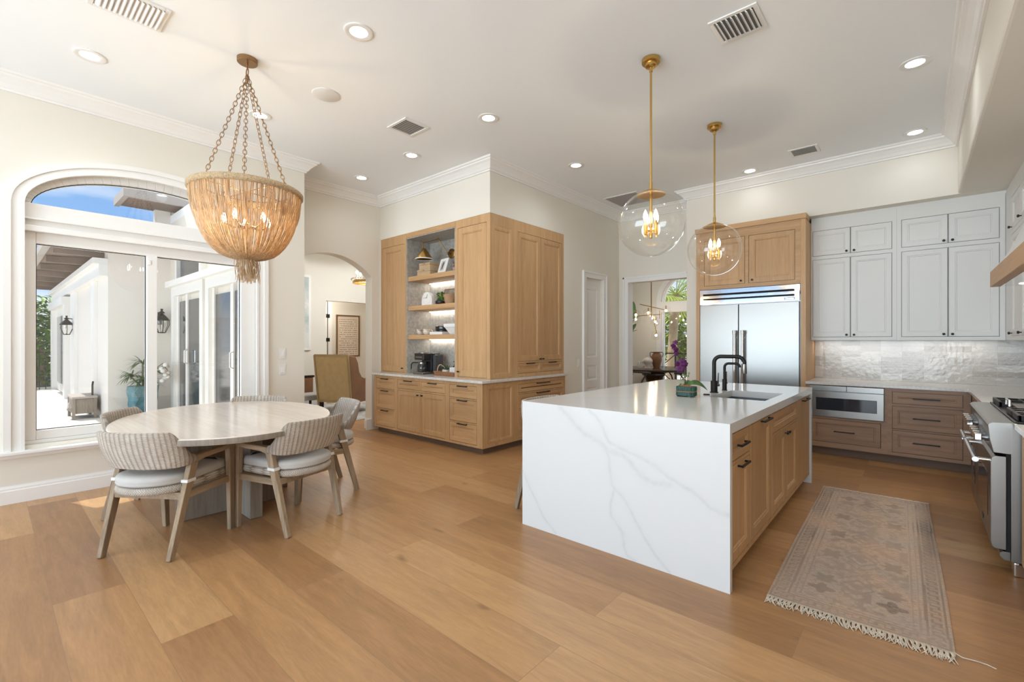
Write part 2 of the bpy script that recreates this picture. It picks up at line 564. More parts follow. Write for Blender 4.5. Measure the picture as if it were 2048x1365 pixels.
def tile_mat():
    m, nt, p = nmat('glossy_handmade_tile')
    N = nt.nodes.new
    tc = N('ShaderNodeTexCoord')
    sep = N('ShaderNodeSeparateXYZ'); lk(nt, tc.outputs['Object'], sep.inputs[0])
    su = N('ShaderNodeMath'); su.operation = 'ADD'
    lk(nt, sep.outputs['X'], su.inputs[0]); lk(nt, sep.outputs['Y'], su.inputs[1])
    cm = N('ShaderNodeCombineXYZ'); lk(nt, su.outputs[0], cm.inputs[0]); lk(nt, sep.outputs['Z'], cm.inputs[1])
    mp = N('ShaderNodeMapping'); mp.inputs['Location'].default_value = (0.015, 0.0, 0)
    lk(nt, cm.outputs[0], mp.inputs[0])
    br = N('ShaderNodeTexBrick'); br.offset = 0.0
    for k, v in dict(Scale=1.0).items(): br.inputs[k].default_value = v
    br.inputs['Brick Width'].default_value = 0.2
    br.inputs['Row Height'].default_value = 0.0685
    br.inputs['Mortar Size'].default_value = 0.0016
    br.inputs['Color1'].default_value = (0, 0, 0, 1); br.inputs['Color2'].default_value = (1, 1, 1, 1); br.inputs['Mortar'].default_value = (.5, .5, .5, 1)
    lk(nt, mp.outputs[0], br.inputs['Vector'])
    r = N('ShaderNodeValToRGB')
    r.color_ramp.elements[0].color = (0.45, 0.405, 0.36, 1)
    r.color_ramp.elements[1].color = (0.70, 0.665, 0.62, 1)
    q = r.color_ramp.elements.new(0.45); q.color = (0.57, 0.53, 0.485, 1)
    lk(nt, br.outputs['Color'], r.inputs[0])
    sm = N('ShaderNodeMix'); sm.data_type = 'RGBA'; sm.inputs[7].default_value = (0.62, 0.59, 0.55, 1)
    lk(nt, br.outputs['Fac'], sm.inputs[0]); lk(nt, r.outputs[0], sm.inputs[6])
    lk(nt, sm.outputs[2], p.inputs['Base Color'])
    p.inputs['Roughness'].default_value = 0.13
    nz = N('ShaderNodeTexNoise'); nz.inputs['Scale'].default_value = 22; nz.inputs['Detail'].default_value = 2
    lk(nt, tc.outputs['Object'], nz.inputs['Vector'])
    inv = N('ShaderNodeMath'); inv.operation = 'MULTIPLY_ADD'; inv.inputs[1].default_value = -0.5
    lk(nt, br.outputs['Fac'], inv.inputs[0]); lk(nt, nz.outputs['Fac'], inv.inputs[2])
    b = N('ShaderNodeBump'); b.inputs['Strength'].default_value = 0.35; b.inputs['Distance'].default_value = 0.008
    lk(nt, inv.outputs[0], b.inputs['Height']); lk(nt, b.outputs[0], p.inputs['Normal'])
    return m


def stone_mat(name, base, spot, scale, rough=0.3):
    m, nt, p = nmat(name)
    N = nt.nodes.new
    tc = N('ShaderNodeTexCoord')
    n1 = N('ShaderNodeTexNoise'); n1.inputs['Scale'].default_value = scale; n1.inputs['Detail'].default_value = 8; n1.inputs['Roughness'].default_value = 0.7
    lk(nt, tc.outputs['Object'], n1.inputs['Vector'])
    r = N('ShaderNodeValToRGB'); r.color_ramp.elements[0].position, r.color_ramp.elements[1].position = 0.36, 0.62
    r.color_ramp.elements[0].color = (*spot, 1); r.color_ramp.elements[1].color = (*base, 1)
    lk(nt, n1.outputs['Fac'], r.inputs[0]); lk(nt, r.outputs[0], p.inputs['Base Color'])
    p.inputs['Roughness'].default_value = rough
    return m


def quartz_mat():
    """White slab; the veins come from the mesh's own «vein» attribute."""
    m, nt, p = nmat('veined_white_quartz')
    N = nt.nodes.new
    at = N('ShaderNodeAttribute'); at.attribute_name = 'vein'
    tc = N('ShaderNodeTexCoord')
    nz = N('ShaderNodeTexNoise'); nz.inputs['Scale'].default_value = 30; nz.inputs['Detail'].default_value = 5
    lk(nt, tc.outputs['Object'], nz.inputs['Vector'])
    mr = N('ShaderNodeMapRange'); mr.inputs[1].default_value = 0.3; mr.inputs[2].default_value = 0.7; mr.inputs[3].default_value = 0.45; mr.inputs[4].default_value = 1.0
    lk(nt, nz.outputs['Fac'], mr.inputs[0])
    mu = N('ShaderNodeMath'); mu.operation = 'MULTIPLY'
    lk(nt, at.outputs['Fac'], mu.inputs[0]); lk(nt, mr.outputs[0], mu.inputs[1])
    mx = N('ShaderNodeMix'); mx.data_type = 'RGBA'
    mx.inputs[6].default_value = (0.715, 0.72, 0.72, 1); mx.inputs[7].default_value = (0.56, 0.57, 0.58, 1)
    lk(nt, mu.outputs[0], mx.inputs[0]); lk(nt, mx.outputs[2], p.inputs['Base Color'])
    p.inputs['Roughness'].default_value = 0.12
    p.inputs['Specular IOR Level'].default_value = 0.5
    return m


def weave_mat(name, c1, c2, rows=60, cols=70, rough=0.75, strength=0.7, phase=PI, rowamp=.5):
    """Woven strands running across upright ribs, on the mesh's UV."""
    m, nt, p = nmat(name)
    N = nt.nodes.new
    uv = N('ShaderNodeUVMap')
    sep = N('ShaderNodeSeparateXYZ'); lk(nt, uv.outputs[0], sep.inputs[0])
    def sine(src, k, off=None):
        a = N('ShaderNodeMath'); a.operation = 'MULTIPLY'; a.inputs[1].default_value = k
        lk(nt, src, a.inputs[0])
        if off is not None:
            b = N('ShaderNodeMath'); b.operation = 'ADD'
            lk(nt, a.outputs[0], b.inputs[0]); lk(nt, off, b.inputs[1]); a = b
        s = N('ShaderNodeMath'); s.operation = 'SINE'; lk(nt, a.outputs[0], s.inputs[0])
        return s.outputs[0]
    fl = N('ShaderNodeMath'); fl.operation = 'MULTIPLY'; fl.inputs[1].default_value = cols
    lk(nt, sep.outputs['X'], fl.inputs[0])
    f2 = N('ShaderNodeMath'); f2.operation = 'FLOOR'; lk(nt, fl.outputs[0], f2.inputs[0])
    f3 = N('ShaderNodeMath'); f3.operation = 'MULTIPLY'; f3.inputs[1].default_value = phase
    lk(nt, f2.outputs[0], f3.inputs[0])
    sv = sine(sep.outputs['Y'], rows * 2 * PI, f3.outputs[0])
    su = sine(sep.outputs['X'], cols * PI)
    ab = N('ShaderNodeMath'); ab.operation = 'ABSOLUTE'; lk(nt, su, ab.inputs[0])
    h = N('ShaderNodeMath'); h.operation = 'MULTIPLY_ADD'; h.inputs[1].default_value = rowamp
    lk(nt, sv, h.inputs[0]); lk(nt, ab.outputs[0], h.inputs[2])
    mr = N('ShaderNodeMapRange'); mr.inputs[1].default_value = -0.3; mr.inputs[2].default_value = 1.0
    lk(nt, h.outputs[0], mr.inputs[0])
    tc = N('ShaderNodeTexCoord'); nz = N('ShaderNodeTexNoise'); nz.inputs['Scale'].default_value = 14; nz.inputs['Detail'].default_value = 4
    lk(nt, tc.outputs['Object'], nz.inputs['Vector'])
    mm = N('ShaderNodeMath'); mm.operation = 'MULTIPLY'
    n2 = N('ShaderNodeMapRange'); n2.inputs[1].default_value = 0.25; n2.inputs[2].default_value = 0.65; n2.inputs[3].default_value = 0.6; n2.inputs[4].default_value = 1.0
    lk(nt, nz.outputs['Fac'], n2.inputs[0])
    lk(nt, mr.outputs[0], mm.inputs[0]); lk(nt, n2.outputs[0], mm.inputs[1])
    mx = N('ShaderNodeMix'); mx.data_type = 'RGBA'; mx.inputs[6].default_value = (*c2, 1); mx.inputs[7].default_value = (*c1, 1)
    lk(nt, mm.outputs[0], mx.inputs[0]); lk(nt, mx.outputs[2], p.inputs['Base Color'])
    p.inputs['Roughness'].default_value = rough
    b = N('ShaderNodeBump'); b.inputs['Strength'].default_value = strength; b.inputs['Distance'].default_value = 0.004
    lk(nt, h.outputs[0], b.inputs['Height']); lk(nt, b.outputs[0], p.inputs['Normal'])
    return m


def rug_mat():
    m, nt, p = nmat('faded_rug_weave')
    N = nt.nodes.new
    uv = N('ShaderNodeUVMap')
    at = N('ShaderNodeAttribute'); at.attribute_name = 'motif'
    tc = N('ShaderNodeTexCoord')
    mp = N('ShaderNodeMapping'); mp.inputs['Scale'].default_value = (10, 45, 1)
    lk(nt, tc.outputs['Object'], mp.inputs[0])
    nz = N('ShaderNodeTexNoise'); nz.inputs['Scale'].default_value = 4; nz.inputs['Detail'].default_value = 8; nz.inputs['Roughness'].default_value = 0.75
    lk(nt, mp.outputs[0], nz.inputs['Vector'])
    n2 = N('ShaderNodeTexNoise'); n2.inputs['Scale'].default_value = 3.0; n2.inputs['Detail'].default_value = 4
    lk(nt, tc.outputs['Object'], n2.inputs['Vector'])
    wear = N('ShaderNodeMapRange'); wear.inputs[1].default_value = 0.42; wear.inputs[2].default_value = 0.60; wear.inputs[3].default_value = 0.05; wear.inputs[4].default_value = 1.0
    lk(nt, nz.outputs['Fac'], wear.inputs[0])
    mu = N('ShaderNodeMath'); mu.operation = 'MULTIPLY'
    lk(nt, at.outputs['Fac'], mu.inputs[0]); lk(nt, wear.outputs[0], mu.inputs[1])
    base = N('ShaderNodeValToRGB')
    base.color_ramp.elements[0].position, base.color_ramp.elements[1].position = 0.35, 0.65
    base.color_ramp.elements[0].color = (0.54, 0.45, 0.38, 1); base.color_ramp.elements[1].color = (0.62, 0.46, 0.35, 1)
    lk(nt, n2.outputs['Fac'], base.inputs[0])
    mx = N('ShaderNodeMix'); mx.data_type = 'RGBA'; mx.inputs[7].default_value = (0.09, 0.075, 0.065, 1)
    lk(nt, mu.outputs[0], mx.inputs[0]); lk(nt, base.outputs[0], mx.inputs[6])
    sp = N('ShaderNodeMix'); sp.data_type = 'RGBA'; sp.blend_type = 'MULTIPLY'; sp.inputs[0].default_value = 1
    sr = N('ShaderNodeMapRange'); sr.inputs[1].default_value = 0.3; sr.inputs[2].default_value = 0.7; sr.inputs[3].default_value = 0.45; sr.inputs[4].default_value = 1.3
    lk(nt, nz.outputs['Fac'], sr.inputs[0])
    lk(nt, mx.outputs[2], sp.inputs[6]); lk(nt, sr.outputs[0], sp.inputs[7])
    lk(nt, sp.outputs[2], p.inputs['Base Color'])
    p.inputs['Roughness'].default_value = 0.95
    p.inputs['Specular IOR Level'].default_value = 0.1
    b = N('ShaderNodeBump'); b.inputs['Strength'].default_value = 0.5; b.inputs['Distance'].default_value = 0.004
    lk(nt, nz.outputs['Fac'], b.inputs['Height']); lk(nt, b.outputs[0], p.inputs['Normal'])
    return m


def beads_mat():
    m = bpy.data.materials.new('amber_bead_strands')
    m.use_nodes = True
    nt = m.node_tree; nt.nodes.clear(); N = nt.nodes.new
    out = N('ShaderNodeOutputMaterial')
    tc = N('ShaderNodeTexCoord')
    nz = N('ShaderNodeTexNoise'); nz.inputs['Scale'].default_value = 1; nz.inputs['Detail'].default_value = 2
    mpb = N('ShaderNodeMapping'); mpb.inputs['Scale'].default_value = (70, 70, 5)
    lk(nt, tc.outputs['Object'], mpb.inputs[0]); lk(nt, mpb.outputs[0], nz.inputs['Vector'])
    r = N('ShaderNodeValToRGB'); r.color_ramp.elements[0].position, r.color_ramp.elements[1].position = 0.35, 0.65
    r.color_ramp.elements[0].color = (0.64, 0.44, 0.235, 1); r.color_ramp.elements[1].color = (0.88, 0.70, 0.46, 1)
    lk(nt, nz.outputs['Fac'], r.inputs[0])
    d = N('ShaderNodeBsdfDiffuse'); t = N('ShaderNodeBsdfTranslucent'); g = N('ShaderNodeBsdfGlossy'); g.inputs['Roughness'].default_value = 0.3
    lk(nt, r.outputs[0], d.inputs[0]); lk(nt, r.outputs[0], t.inputs[0])
    m1 = N('ShaderNodeMixShader'); m1.inputs[0].default_value = 0.55
    lk(nt, d.outputs[0], m1.inputs[1]); lk(nt, t.outputs[0], m1.inputs[2])
    m2 = N('ShaderNodeMixShader'); m2.inputs[0].default_value = 0.06
    lk(nt, m1.outputs[0], m2.inputs[1]); lk(nt, g.outputs[0], m2.inputs[2])
    lk(nt, m2.outputs[0], out.inputs[0])
    return m


M['floor'] = floor_mat()
M['tile'] = tile_mat()
M['niche'] = stone_mat('grey_speckled_stone', (0.50, 0.48, 0.44), (0.33, 0.31, 0.28), 26, 0.35)
M['counter'] = stone_mat('pale_quartz_counter', (0.74, 0.72, 0.69), (0.58, 0.56, 0.53), 40, 0.2)
M['quartz'] = quartz_mat()
M['wicker'] = weave_mat('whitewashed_wicker', (0.69, 0.63, 0.56), (0.27, 0.195, 0.13), rows=58, cols=26, phase=PI * .5, rowamp=.42, strength=.9)
M['wicker_rim'] = weave_mat('whitewashed_wicker_rim', (0.68, 0.63, 0.57), (0.28, 0.20, 0.13), rows=3, cols=110)
M['cane'] = weave_mat('woven_cane', (0.74, 0.56, 0.30), (0.46, 0.32, 0.15), rows=34, cols=60, strength=0.5)
M['basket'] = weave_mat('woven_basket', (0.62, 0.40, 0.24), (0.28, 0.15, 0.07), rows=6, cols=40)
M['rug'] = rug_mat()
M['fringe'] = flat('undyed_fringe_yarn', (0.66, 0.59, 0.49), 0.9, vary=0.15, vscale=40)
M['beads'] = beads_mat()
M['rope'] = flat('beaded_rope_ring', (0.50, 0.36, 0.21), 0.8, bump=0.9, bscale=130, vary=0.3, vscale=90)

# ------------------------------------------------------------------ the room
CEIL = 3.58
XL, XA = -5.70, -6.30          # window wall, arch wall
XB, YF = -3.915, 4.06          # corner of the drywall block above the coffee cabinets
YB = 7.32                      # back wall
XR = 1.04                      # range wall
XS, YS, ZS = 0.34, 6.84, 2.935 # dropped soffit

m = MB().box(XL - .2, XR + .2, -3.2, 11.2, -.15, 0).box(-13, XL - .2, 2.3, 11.2, -.15, 0)
struct('floor', m, M['floor'])
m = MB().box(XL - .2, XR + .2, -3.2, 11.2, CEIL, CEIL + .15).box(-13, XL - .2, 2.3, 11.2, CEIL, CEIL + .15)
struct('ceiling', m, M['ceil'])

# window wall with its arched opening
WC, WA = 1.127, 0.93                      # centre and half width of the opening
SPR, RISE = 2.54, 0.44                    # spring height and rise
def earc(c, a, b, z0, n=28): return [(c - a * math.cos(PI * i / n), z0 + b * math.sin(PI * i / n)) for i in range(n + 1)]
m = MB()
x0, x1 = XL - .2, XL
m.box(x0, x1, -3.2, WC - WA, 0, CEIL).box(x0, x1, WC + WA, 2.6, 0, CEIL).box(x0, x1, WC - WA, WC + WA, 0, .47)
arc = earc(WC, WA, RISE, SPR)
m.strip(arc, [(u, CEIL) for u, _ in arc], lambda u, v, d: (d, u, v), x0, x1)
struct('wall_left', m, M['wall'])
struct('wall_garden', MB().box(-10.6, XL - .2, 2.3, 2.6, 0, CEIL), M['wall'])

# arch wall
AC, AH, AAP = 3.26, 0.655, 2.625
AR = (AH ** 2 + .28 ** 2) / (2 * .28)
def seg_arc(c, h, ap, r, n=24):
    return [(c - h + 2 * h * i / n, ap - (r - math.sqrt(max(r * r - (-h + 2 * h * i / n) ** 2, 0)))) for i in range(n + 1)]
m = MB()
arc = seg_arc(AC, AH, AAP, AR)
m.box(XA - .18, XA, 2.6, AC - AH, 0, CEIL).box(XA - .18, XA, AC + AH, YF + .05, 0, CEIL)
m.strip(arc, [(u, CEIL) for u, _ in arc], lambda u, v, d: (d, u, v), XA - .18, XA)
struct('wall_arch', m, M['wall'])

# drywall block: bulkhead over the cabinets, core behind them, door wall
m = MB()
m.box(XA - .18, XB, YF, YB, 2.94, CEIL)
m.box(XA - .18, -4.52, 4.52, YB, 0, 2.94)
D0, D1, DT = 6.235, 6.765, 2.372           # door opening
m.box(-4.52, XB, 5.632, D0, 0, 2.94).box(-4.52, XB, D1, YB, 0, 2.94).box(-4.52, XB, D0, D1, DT, 2.94).box(-4.52, XB - .14, D0, D1, 0, DT)
m.box(XA - .18, XA + .02, YF, 4.52, 0, 2.94)
struct('wall_block', m, M['wall'])

# back wall with the wide opening to the dining room
O0, O1, OT = -3.735, -2.72, 2.37
m = MB().box(-13, O0, YB, YB + .15, 0, CEIL).box(O1, XR + .2, YB, YB + .15, 0, CEIL).box(O0, O1, YB, YB + .15, OT, CEIL)
struct('wall_back', m, M['wall'])
struct('wall_wing', MB().box(-2.55, -2.34, YS, YB, 0, ZS), M['wall'])
struct('wall_soffit', MB().box(-2.55, XR, YS, YB, ZS, CEIL), M['wall'])
struct('wall_soffit_side', MB().box(XS, XR, -3.2, YS, ZS, CEIL), M['wall'], bevel=0.018)
struct('wall_right', MB().box(XR, XR + .2, -3.2, YB, 0, CEIL), M['wall'])

# living room seen through the arch
m = MB().box(-9.75, -9.6, 2.6, 4.85, 0, CEIL).box(-9.75, -9.6, 6.6, YB, 0, CEIL).box(-9.75, -9.6, 4.85, 6.6, 2.24, CEIL)
struct('wall_living', m, M['wall'])
m = MB().box(-11.35, -11.2, 4.2, YB, 0, CEIL)
struct('wall_hall', m, M['wall'])
struct('wall_hall_end', MB().box(-11.2, -9.75, 4.55, 4.7, 0, CEIL), M['wall'])

# dining room beyond the back wall
YD = 10.8
DWC, DWA = -3.86, 0.78
m = MB().box(-6.2, DWC - DWA, YD, YD + .2, 0, CEIL).box(DWC + DWA, XR, YD, YD + .2, 0, CEIL).box(DWC - DWA, DWC + DWA, YD, YD + .2, 0, .3)
arc = earc(DWC, DWA, .70, 2.31)
m.strip(arc, [(u, CEIL) for u, _ in arc], lambda u, v, d: (u, d, v), YD, YD + .2)
struct('wall_dining', m, M['wall'])
struct('wall_dining_side', MB().box(-6.2, -6.05, YB + .15, YD, 0, CEIL), M['wall'])


def sweep(mb, path, prof, closed=False):
    """Sweep a profile of (out, z) along a plan path; the room lies to the right of the path."""
    n = len(path)
    rings = []
    for i in range(n):
        P = Vector(path[i])
        ns = []
        if i > 0:
            d = (P - Vector(path[i - 1])).normalized(); ns.append(Vector((d.y, -d.x)))
        if i < n - 1:
            d = (Vector(path[i + 1]) - P).normalized(); ns.append(Vector((d.y, -d.x)))
        if len(ns) == 2:
            b = (ns[0] + ns[1]).normalized(); o = b / max(b.dot(ns[0]), .2)
        else: o = ns[0]
        rings.append([(P.x + o.x * t, P.y + o.y * t, z) for t, z in prof])
    return mb.loops(rings, True, True, True)


def crown(z=CEIL, s=1.0):
    p = [(0.0005, z - .135), (.018, z - .135), (.02, z - .118), (.032, z - .112), (.05, z - .085), (.082, z - .052), (.108, z - .036), (.112, z - .022), (.128, z - .018), (.138, z - .0005), (.0005, z - .0005)]
    return [(a * s, z - (z - b) * s) for a, b in p]


def base(h=.153, t=.022):
    return [(.0005, .0005), (t, .0005), (t, h * .72), (t * .75, h * .76), (t * .75, h * .86), (t * .35, h * .97), (t * .3, h), (.0005, h)]


m = sweep(MB(), [(XL, -3.2), (XL, 2.6), (XA, 2.6), (XA, YF), (XB, YF), (XB, YB), (-2.55, YB), (-2.55, YS), (XS, YS), (XS, -3.2)], crown())
struct('trim_1', m, M['trim'])
struct('baseboard_left', sweep(MB(), [(XL, -3.2), (XL, 2.6), (XA, 2.6), (XA, AC - AH - .0)], base(.15, .022)), M['trim'])
m = MB()
sweep(m, [(XA - .18, AC + AH), (XA, AC + AH), (XA, YF - .235)], base(.16, .022))
struct('baseboard_arch', m, M['trim'])
m = sweep(MB(), [(XB, 5.632), (XB, D0 - .1)], base())
sweep(m, [(XB, D1 + .1), (XB, YB)], base())
struct('baseboard_door_wall', m, M['trim'])
struct('baseboard_living', sweep(MB(), [(-9.6, 2.6), (-9.6, 4.85)], base()), M['trim'])
struct('baseboard_dining', sweep(MB(), [(-6.05, YD), (DWC - DWA - .1, YD)], base()), M['trim'])


# window 1: the big arched slider
W = empty('window_1', (XL, WC, 0)); W['kind'] = 'structure'
fx = lambda u, v, d: (d, u, v)
m = MB()
for (ya, yb, o) in ((.09, .215, -1), (2.039, 2.163, 1)):     # upright casing, stepped
    m.box(XL, XL + .028, ya, yb, .44, SPR)
    e0, e1 = (ya, ya + .045) if o < 0 else (yb - .045, yb)
    m.box(XL + .028, XL + .045, e0, e1, .44, SPR)
    i0, i1 = (yb - .022, yb) if o < 0 else (ya, ya + .022)
    m.box(XL + .028, XL + .038, i0, i1, .44, SPR)
def ering(m, a0, b0, a1, b1, d0, d1, c=WC, z=SPR, f=fx):
    A, B = earc(c, a0, b0, z, 40), earc(c, a1, b1, z, 40)
    m.strip(A, B, f, d0, d1)
ering(m, 1.037, .51, .912, .40, XL, XL + .028)
ering(m, 1.037, .51, .99, .465, XL + .028, XL + .045)
ering(m, .935, .42, .912, .40, XL + .028, XL + .038)
m.build('casing', M['trim'], W)
m = MB()
ering(m, .93, .44, .875, .345, XL - .17, XL - .06)
m.box(XL - .17, XL - .03, .2, 2.056, 2.36, 2.555)                 # transom
m.box(XL - .029, XL + .006, .2, 2.056, 2.41, 2.425).box(XL - .05, XL - .002, .2, 2.056, 2.31, 2.359)
m.box(XL - .17, XL - .055, .2, .285, .502, 2.355).box(XL - .17, XL - .055, 1.905, 2.056, .502, 2.355)
m.box(XL - .17, XL - .06, .286, 1.904, 2.215, 2.355).box(XL - .17, XL - .06, .286, 1.904, .502, .58)
m.box(XL - .15, XL - .045, 1.052, 1.136, .581, 2.214)
m.box(XL - .2, XL - .05, .2, 2.056, .471, .501)
m.build('sash_frame', M['trim'], W, bevel=.004)
part('latch', M['plastic'], W, lambda m: m.box(XL - .05, XL - .035, 1.06, 1.085, 2.12, 2.17), bevel=.004)
for nm, (ya, yb) in zip(('pane', 'pane'), ((.285, 1.052), (1.136, 1.905))):
    m = MB().box(XL - .11, XL - .106, ya, yb, .58, 2.215)
    o = m.build(nm, M['pane'], W)
    g = MB()
    for q in ((ya, ya + .006, .58, 2.215), (yb - .006, yb, .58, 2.215), (ya, yb, .58, .586), (ya, yb, 2.209, 2.215)):
        g.box(XL - .105, XL - .098, *q)
    g.build('gasket', M['blackp'], o)
A = earc(WC, .876, .346, SPR, 40)
m = MB()
m.prism(A, fx, XL - .11, XL - .106)
o = m.build('arched_pane', M['pane'], W)
part('gasket', M['blackp'], o, lambda m: m.strip(earc(WC, .877, .347, SPR, 40), earc(WC, .869, .339, SPR, 40), fx, XL - .105, XL - .098))
m = MB().box(XL - .05, XL + .085, .03, 2.225, .412, .44).box(XL, XL + .03, .06, 2.19, .375, .412)
struct('trim_sill', m, M['trim'], bevel=.006)

# window 2: arched dining window
W2 = empty('window_2', (DWC, YD, 0)); W2['kind'] = 'structure'
fy = lambda u, v, d: (u, d, v)
m = MB()
m.box(DWC - DWA - .11, DWC - DWA, YD - .03, YD, .2, 2.31).box(DWC + DWA, DWC + DWA + .11, YD - .03, YD, .2, 2.31)
ering(m, DWA + .11, .81, DWA, .70, YD - .03, YD, DWC, 2.31, fy)
m.box(DWC - DWA, DWC + DWA, YD - .03, YD + .1, 2.06, 2.31)
m.build('casing', M['trim'], W2)
m = MB()
ering(m, DWA, .70, DWA - .06, .64, YD + .02, YD + .1, DWC, 2.31, fy)
m.box(DWC - DWA, DWC - DWA + .05, YD + .02, YD + .1, .3, 2.06).box(DWC + DWA - .05, DWC + DWA, YD + .02, YD + .1, .3, 2.06).box(DWC - DWA, DWC + DWA, YD + .02, YD + .1, .3, .36)
m.build('sash_frame', M['trim'], W2)
part('pane', M['pane'], W2, lambda m: m.box(DWC - DWA + .05, DWC + DWA - .05, YD + .055, YD + .06, .36, 2.06))
part('arched_pane', M['pane'], W2, lambda m: m.prism(earc(DWC, DWA - .06, .64, 2.31), fy, YD + .055, YD + .06))

# casing of the dining opening
m = MB()
m.box(O0 - .09, O0, YB - .022, YB, 0, OT + .09).box(O0, O1, YB - .022, YB, OT, OT + .09)
m.box(O0 - .09, O0 - .065, YB - .036, YB - .022, 0, OT + .09).box(O0 - .09, O1, YB - .036, YB - .022, OT + .065, OT + .09)
m.box(O0 - .012, O0 + .006, YB - .03, YB + .15, 0, OT)
struct('trim_2', m, M['trim'])

# door 1 in the block wall
Dr = empty('door_1', (XB, (D0 + D1) / 2, 0)); Dr['kind'] = 'structure'
m = MB()
for a, b in ((D0 - .1, D0), (D1, D1 + .1)):
    m.box(XB, XB + .02, a, b, 0, DT + .1)
m.box(XB, XB + .02, D0, D1, DT, DT + .1)
m.box(XB + .02, XB + .034, D0 - .1, D0 - .07, 0, DT + .1).box(XB + .02, XB + .034, D1 + .07, D1 + .1, 0, DT + .1).box(XB + .02, XB + .034, D0 - .07, D1 + .07, DT + .07, DT + .1)
m.build('door_casing', M['trim'], Dr)
XD = XB - .05
m = MB().box(XD - .045, XD - .012, D0, D1, .01, DT)
def raised(m, y0, y1, z0, z1):
    r = [(0, 0), (.012, -.0085), (.035, -.0085), (.05, -.002)]
    rings = [[(XD + d, y0 + i, z0 + i), (XD + d, y1 - i, z0 + i), (XD + d, y1 - i, z1 - i), (XD + d, y0 + i, z1 - i)] for i, d in r]
    m.loops(rings, True, False, True)
st = .11
m.box(XD - .012, XD, D0, D0 + st, .01, DT).box(XD - .012, XD, D1 - st, D1, .01, DT)
for a, b in ((.01, .2), (.61, .73), (.965, 1.10), (DT - .17, DT)):
    m.box(XD - .012, XD, D0 + st, D1 - st, a, b)
raised(m, D0 + st, D1 - st, 1.10, DT - .17)
raised(m, D0 + st, D1 - st, .73, .965)
raised(m, D0 + st, D1 - st, .2, .61)
m.build('door_leaf', M['trim'], Dr)
m = MB().box(XD, XD + .018, D0 + .012, D0 + .03, .75, .92)
m.build('pull_handle', M['black'], Dr, bevel=.004)
# structure outside the left window is built with the garden further down

# ------------------------------------------------------------------ cabinet joinery
class Face:
    """A cabinet front: u runs along it, v is height, d is out of it."""

    def __init__(self, kind, at):
        self.k, self.at = kind, at

    def __call__(self, u, v, d):
        k, a = self.k, self.at
        if k == 'S': return (u, a - d, v)
        if k == 'E': return (a + d, u, v)
        if k == 'W': return (a - d, u, v)

    def box(self, m, u0, u1, v0, v1, d0, d1):
        a, b = self(u0, v0, d0), self(u1, v1, d1)
        return m.box(a[0], b[0], a[1], b[1], a[2], b[2])


def shaker(m, F, u0, u1, v0, v1, rail=.055, d=0.0, t=.02, recess=.012):
    q = lambda i, dd: [F(u0 + i, v0 + i, dd), F(u1 - i, v0 + i, dd), F(u1 - i, v1 - i, dd), F(u0 + i, v1 - i, dd)]
    rings = [q(0, d - t), q(0, d - .0015), q(.0015, d)]
    if rail:
        rings += [q(rail, d), q(rail + .004, d - .004), q(rail + .012, d - .004), q(rail + .016, d - recess)]
    return m.loops(rings, True, True, True)


def frame_fill(m, F, u0, u1, v0, v1, holes, d0=-.022, d1=0.0):
    us = sorted({u0, u1, *[h[0] for h in holes], *[h[1] for h in holes]})
    vs = sorted({v0, v1, *[h[2] for h in holes], *[h[3] for h in holes]})
    for i in range(len(us) - 1):
        j = 0
        while j < len(vs) - 1:
            inside = lambda jj: any(h[0] - 1e-6 <= us[i] and us[i + 1] <= h[1] + 1e-6 and h[2] - 1e-6 <= vs[jj] and vs[jj + 1] <= h[3] + 1e-6 for h in holes)
            if inside(j):
                j += 1
                continue
            k = j
            while k + 1 < len(vs) - 1 and not inside(k + 1): k += 1
            F.box(m, us[i], us[i + 1], vs[j], vs[k + 1], d0, d1)
            j = k + 1


GAP = .0042


def pull(F, parent, u, v, length=.16, mat=None, horiz=True, out=.032, r=.0055):
    m = MB()
    h = length / 2
    if horiz:
        F.box(m, u - h, u + h, v - r, v + r, out - 2 * r, out)
        for s in (-1, 1): F.box(m, u + s * (h - .012) - r, u + s * (h - .012) + r, v - r, v + r, 0, out - r)
    else:
        F.box(m, u - r, u + r, v - h, v + h, out - 2 * r, out)
        for s in (-1, 1): F.box(m, u - r, u + r, v + s * (h - .012) - r, v + s * (h - .012) + r, 0, out - r)
    return m.build('handle', mat or M['black'], parent, bevel=.0015)


def knob(F, parent, u, v, mat=None, r=.013, square=False):
    m = MB()
    if square:
        F.box(m, u - .004, u + .004, v - .004, v + .004, 0, .018)
        F.box(m, u - .018, u + .018, v - .009, v + .009, .018, .028)
    else:
        m.cyl(F(u, v, 0), F(u, v, .016), .005, n=10)
        m.tube([F(u, v, .014), F(u, v, .018), F(u, v, .027), F(u, v, .030)], [r * .7, r, r, r * .7], n=14)
    return m.build('knob', mat or M['black'], parent, smooth=not square, bevel=.002 if square else 0)


def door(root, F, h, mat, rail=.055, name='door', kn=None, sq=False, hd=None, kmat=None):
    u0, u1, v0, v1 = h
    m = MB()
    shaker(m, F, u0 + GAP, u1 - GAP, v0 + GAP, v1 - GAP, rail)
    o = m.build(name, mat, root)
    if kn: knob(F, o, kn[0], kn[1], kmat, square=sq)
    if hd: pull(F, o, *hd)
    return o


# ------------------------------------------------------------------ coffee cabinets
OV, OX, OY = M['oak_v'], M['oak_x'], M['oak_y']
FL = Face('S', 3.875)
CT = .887


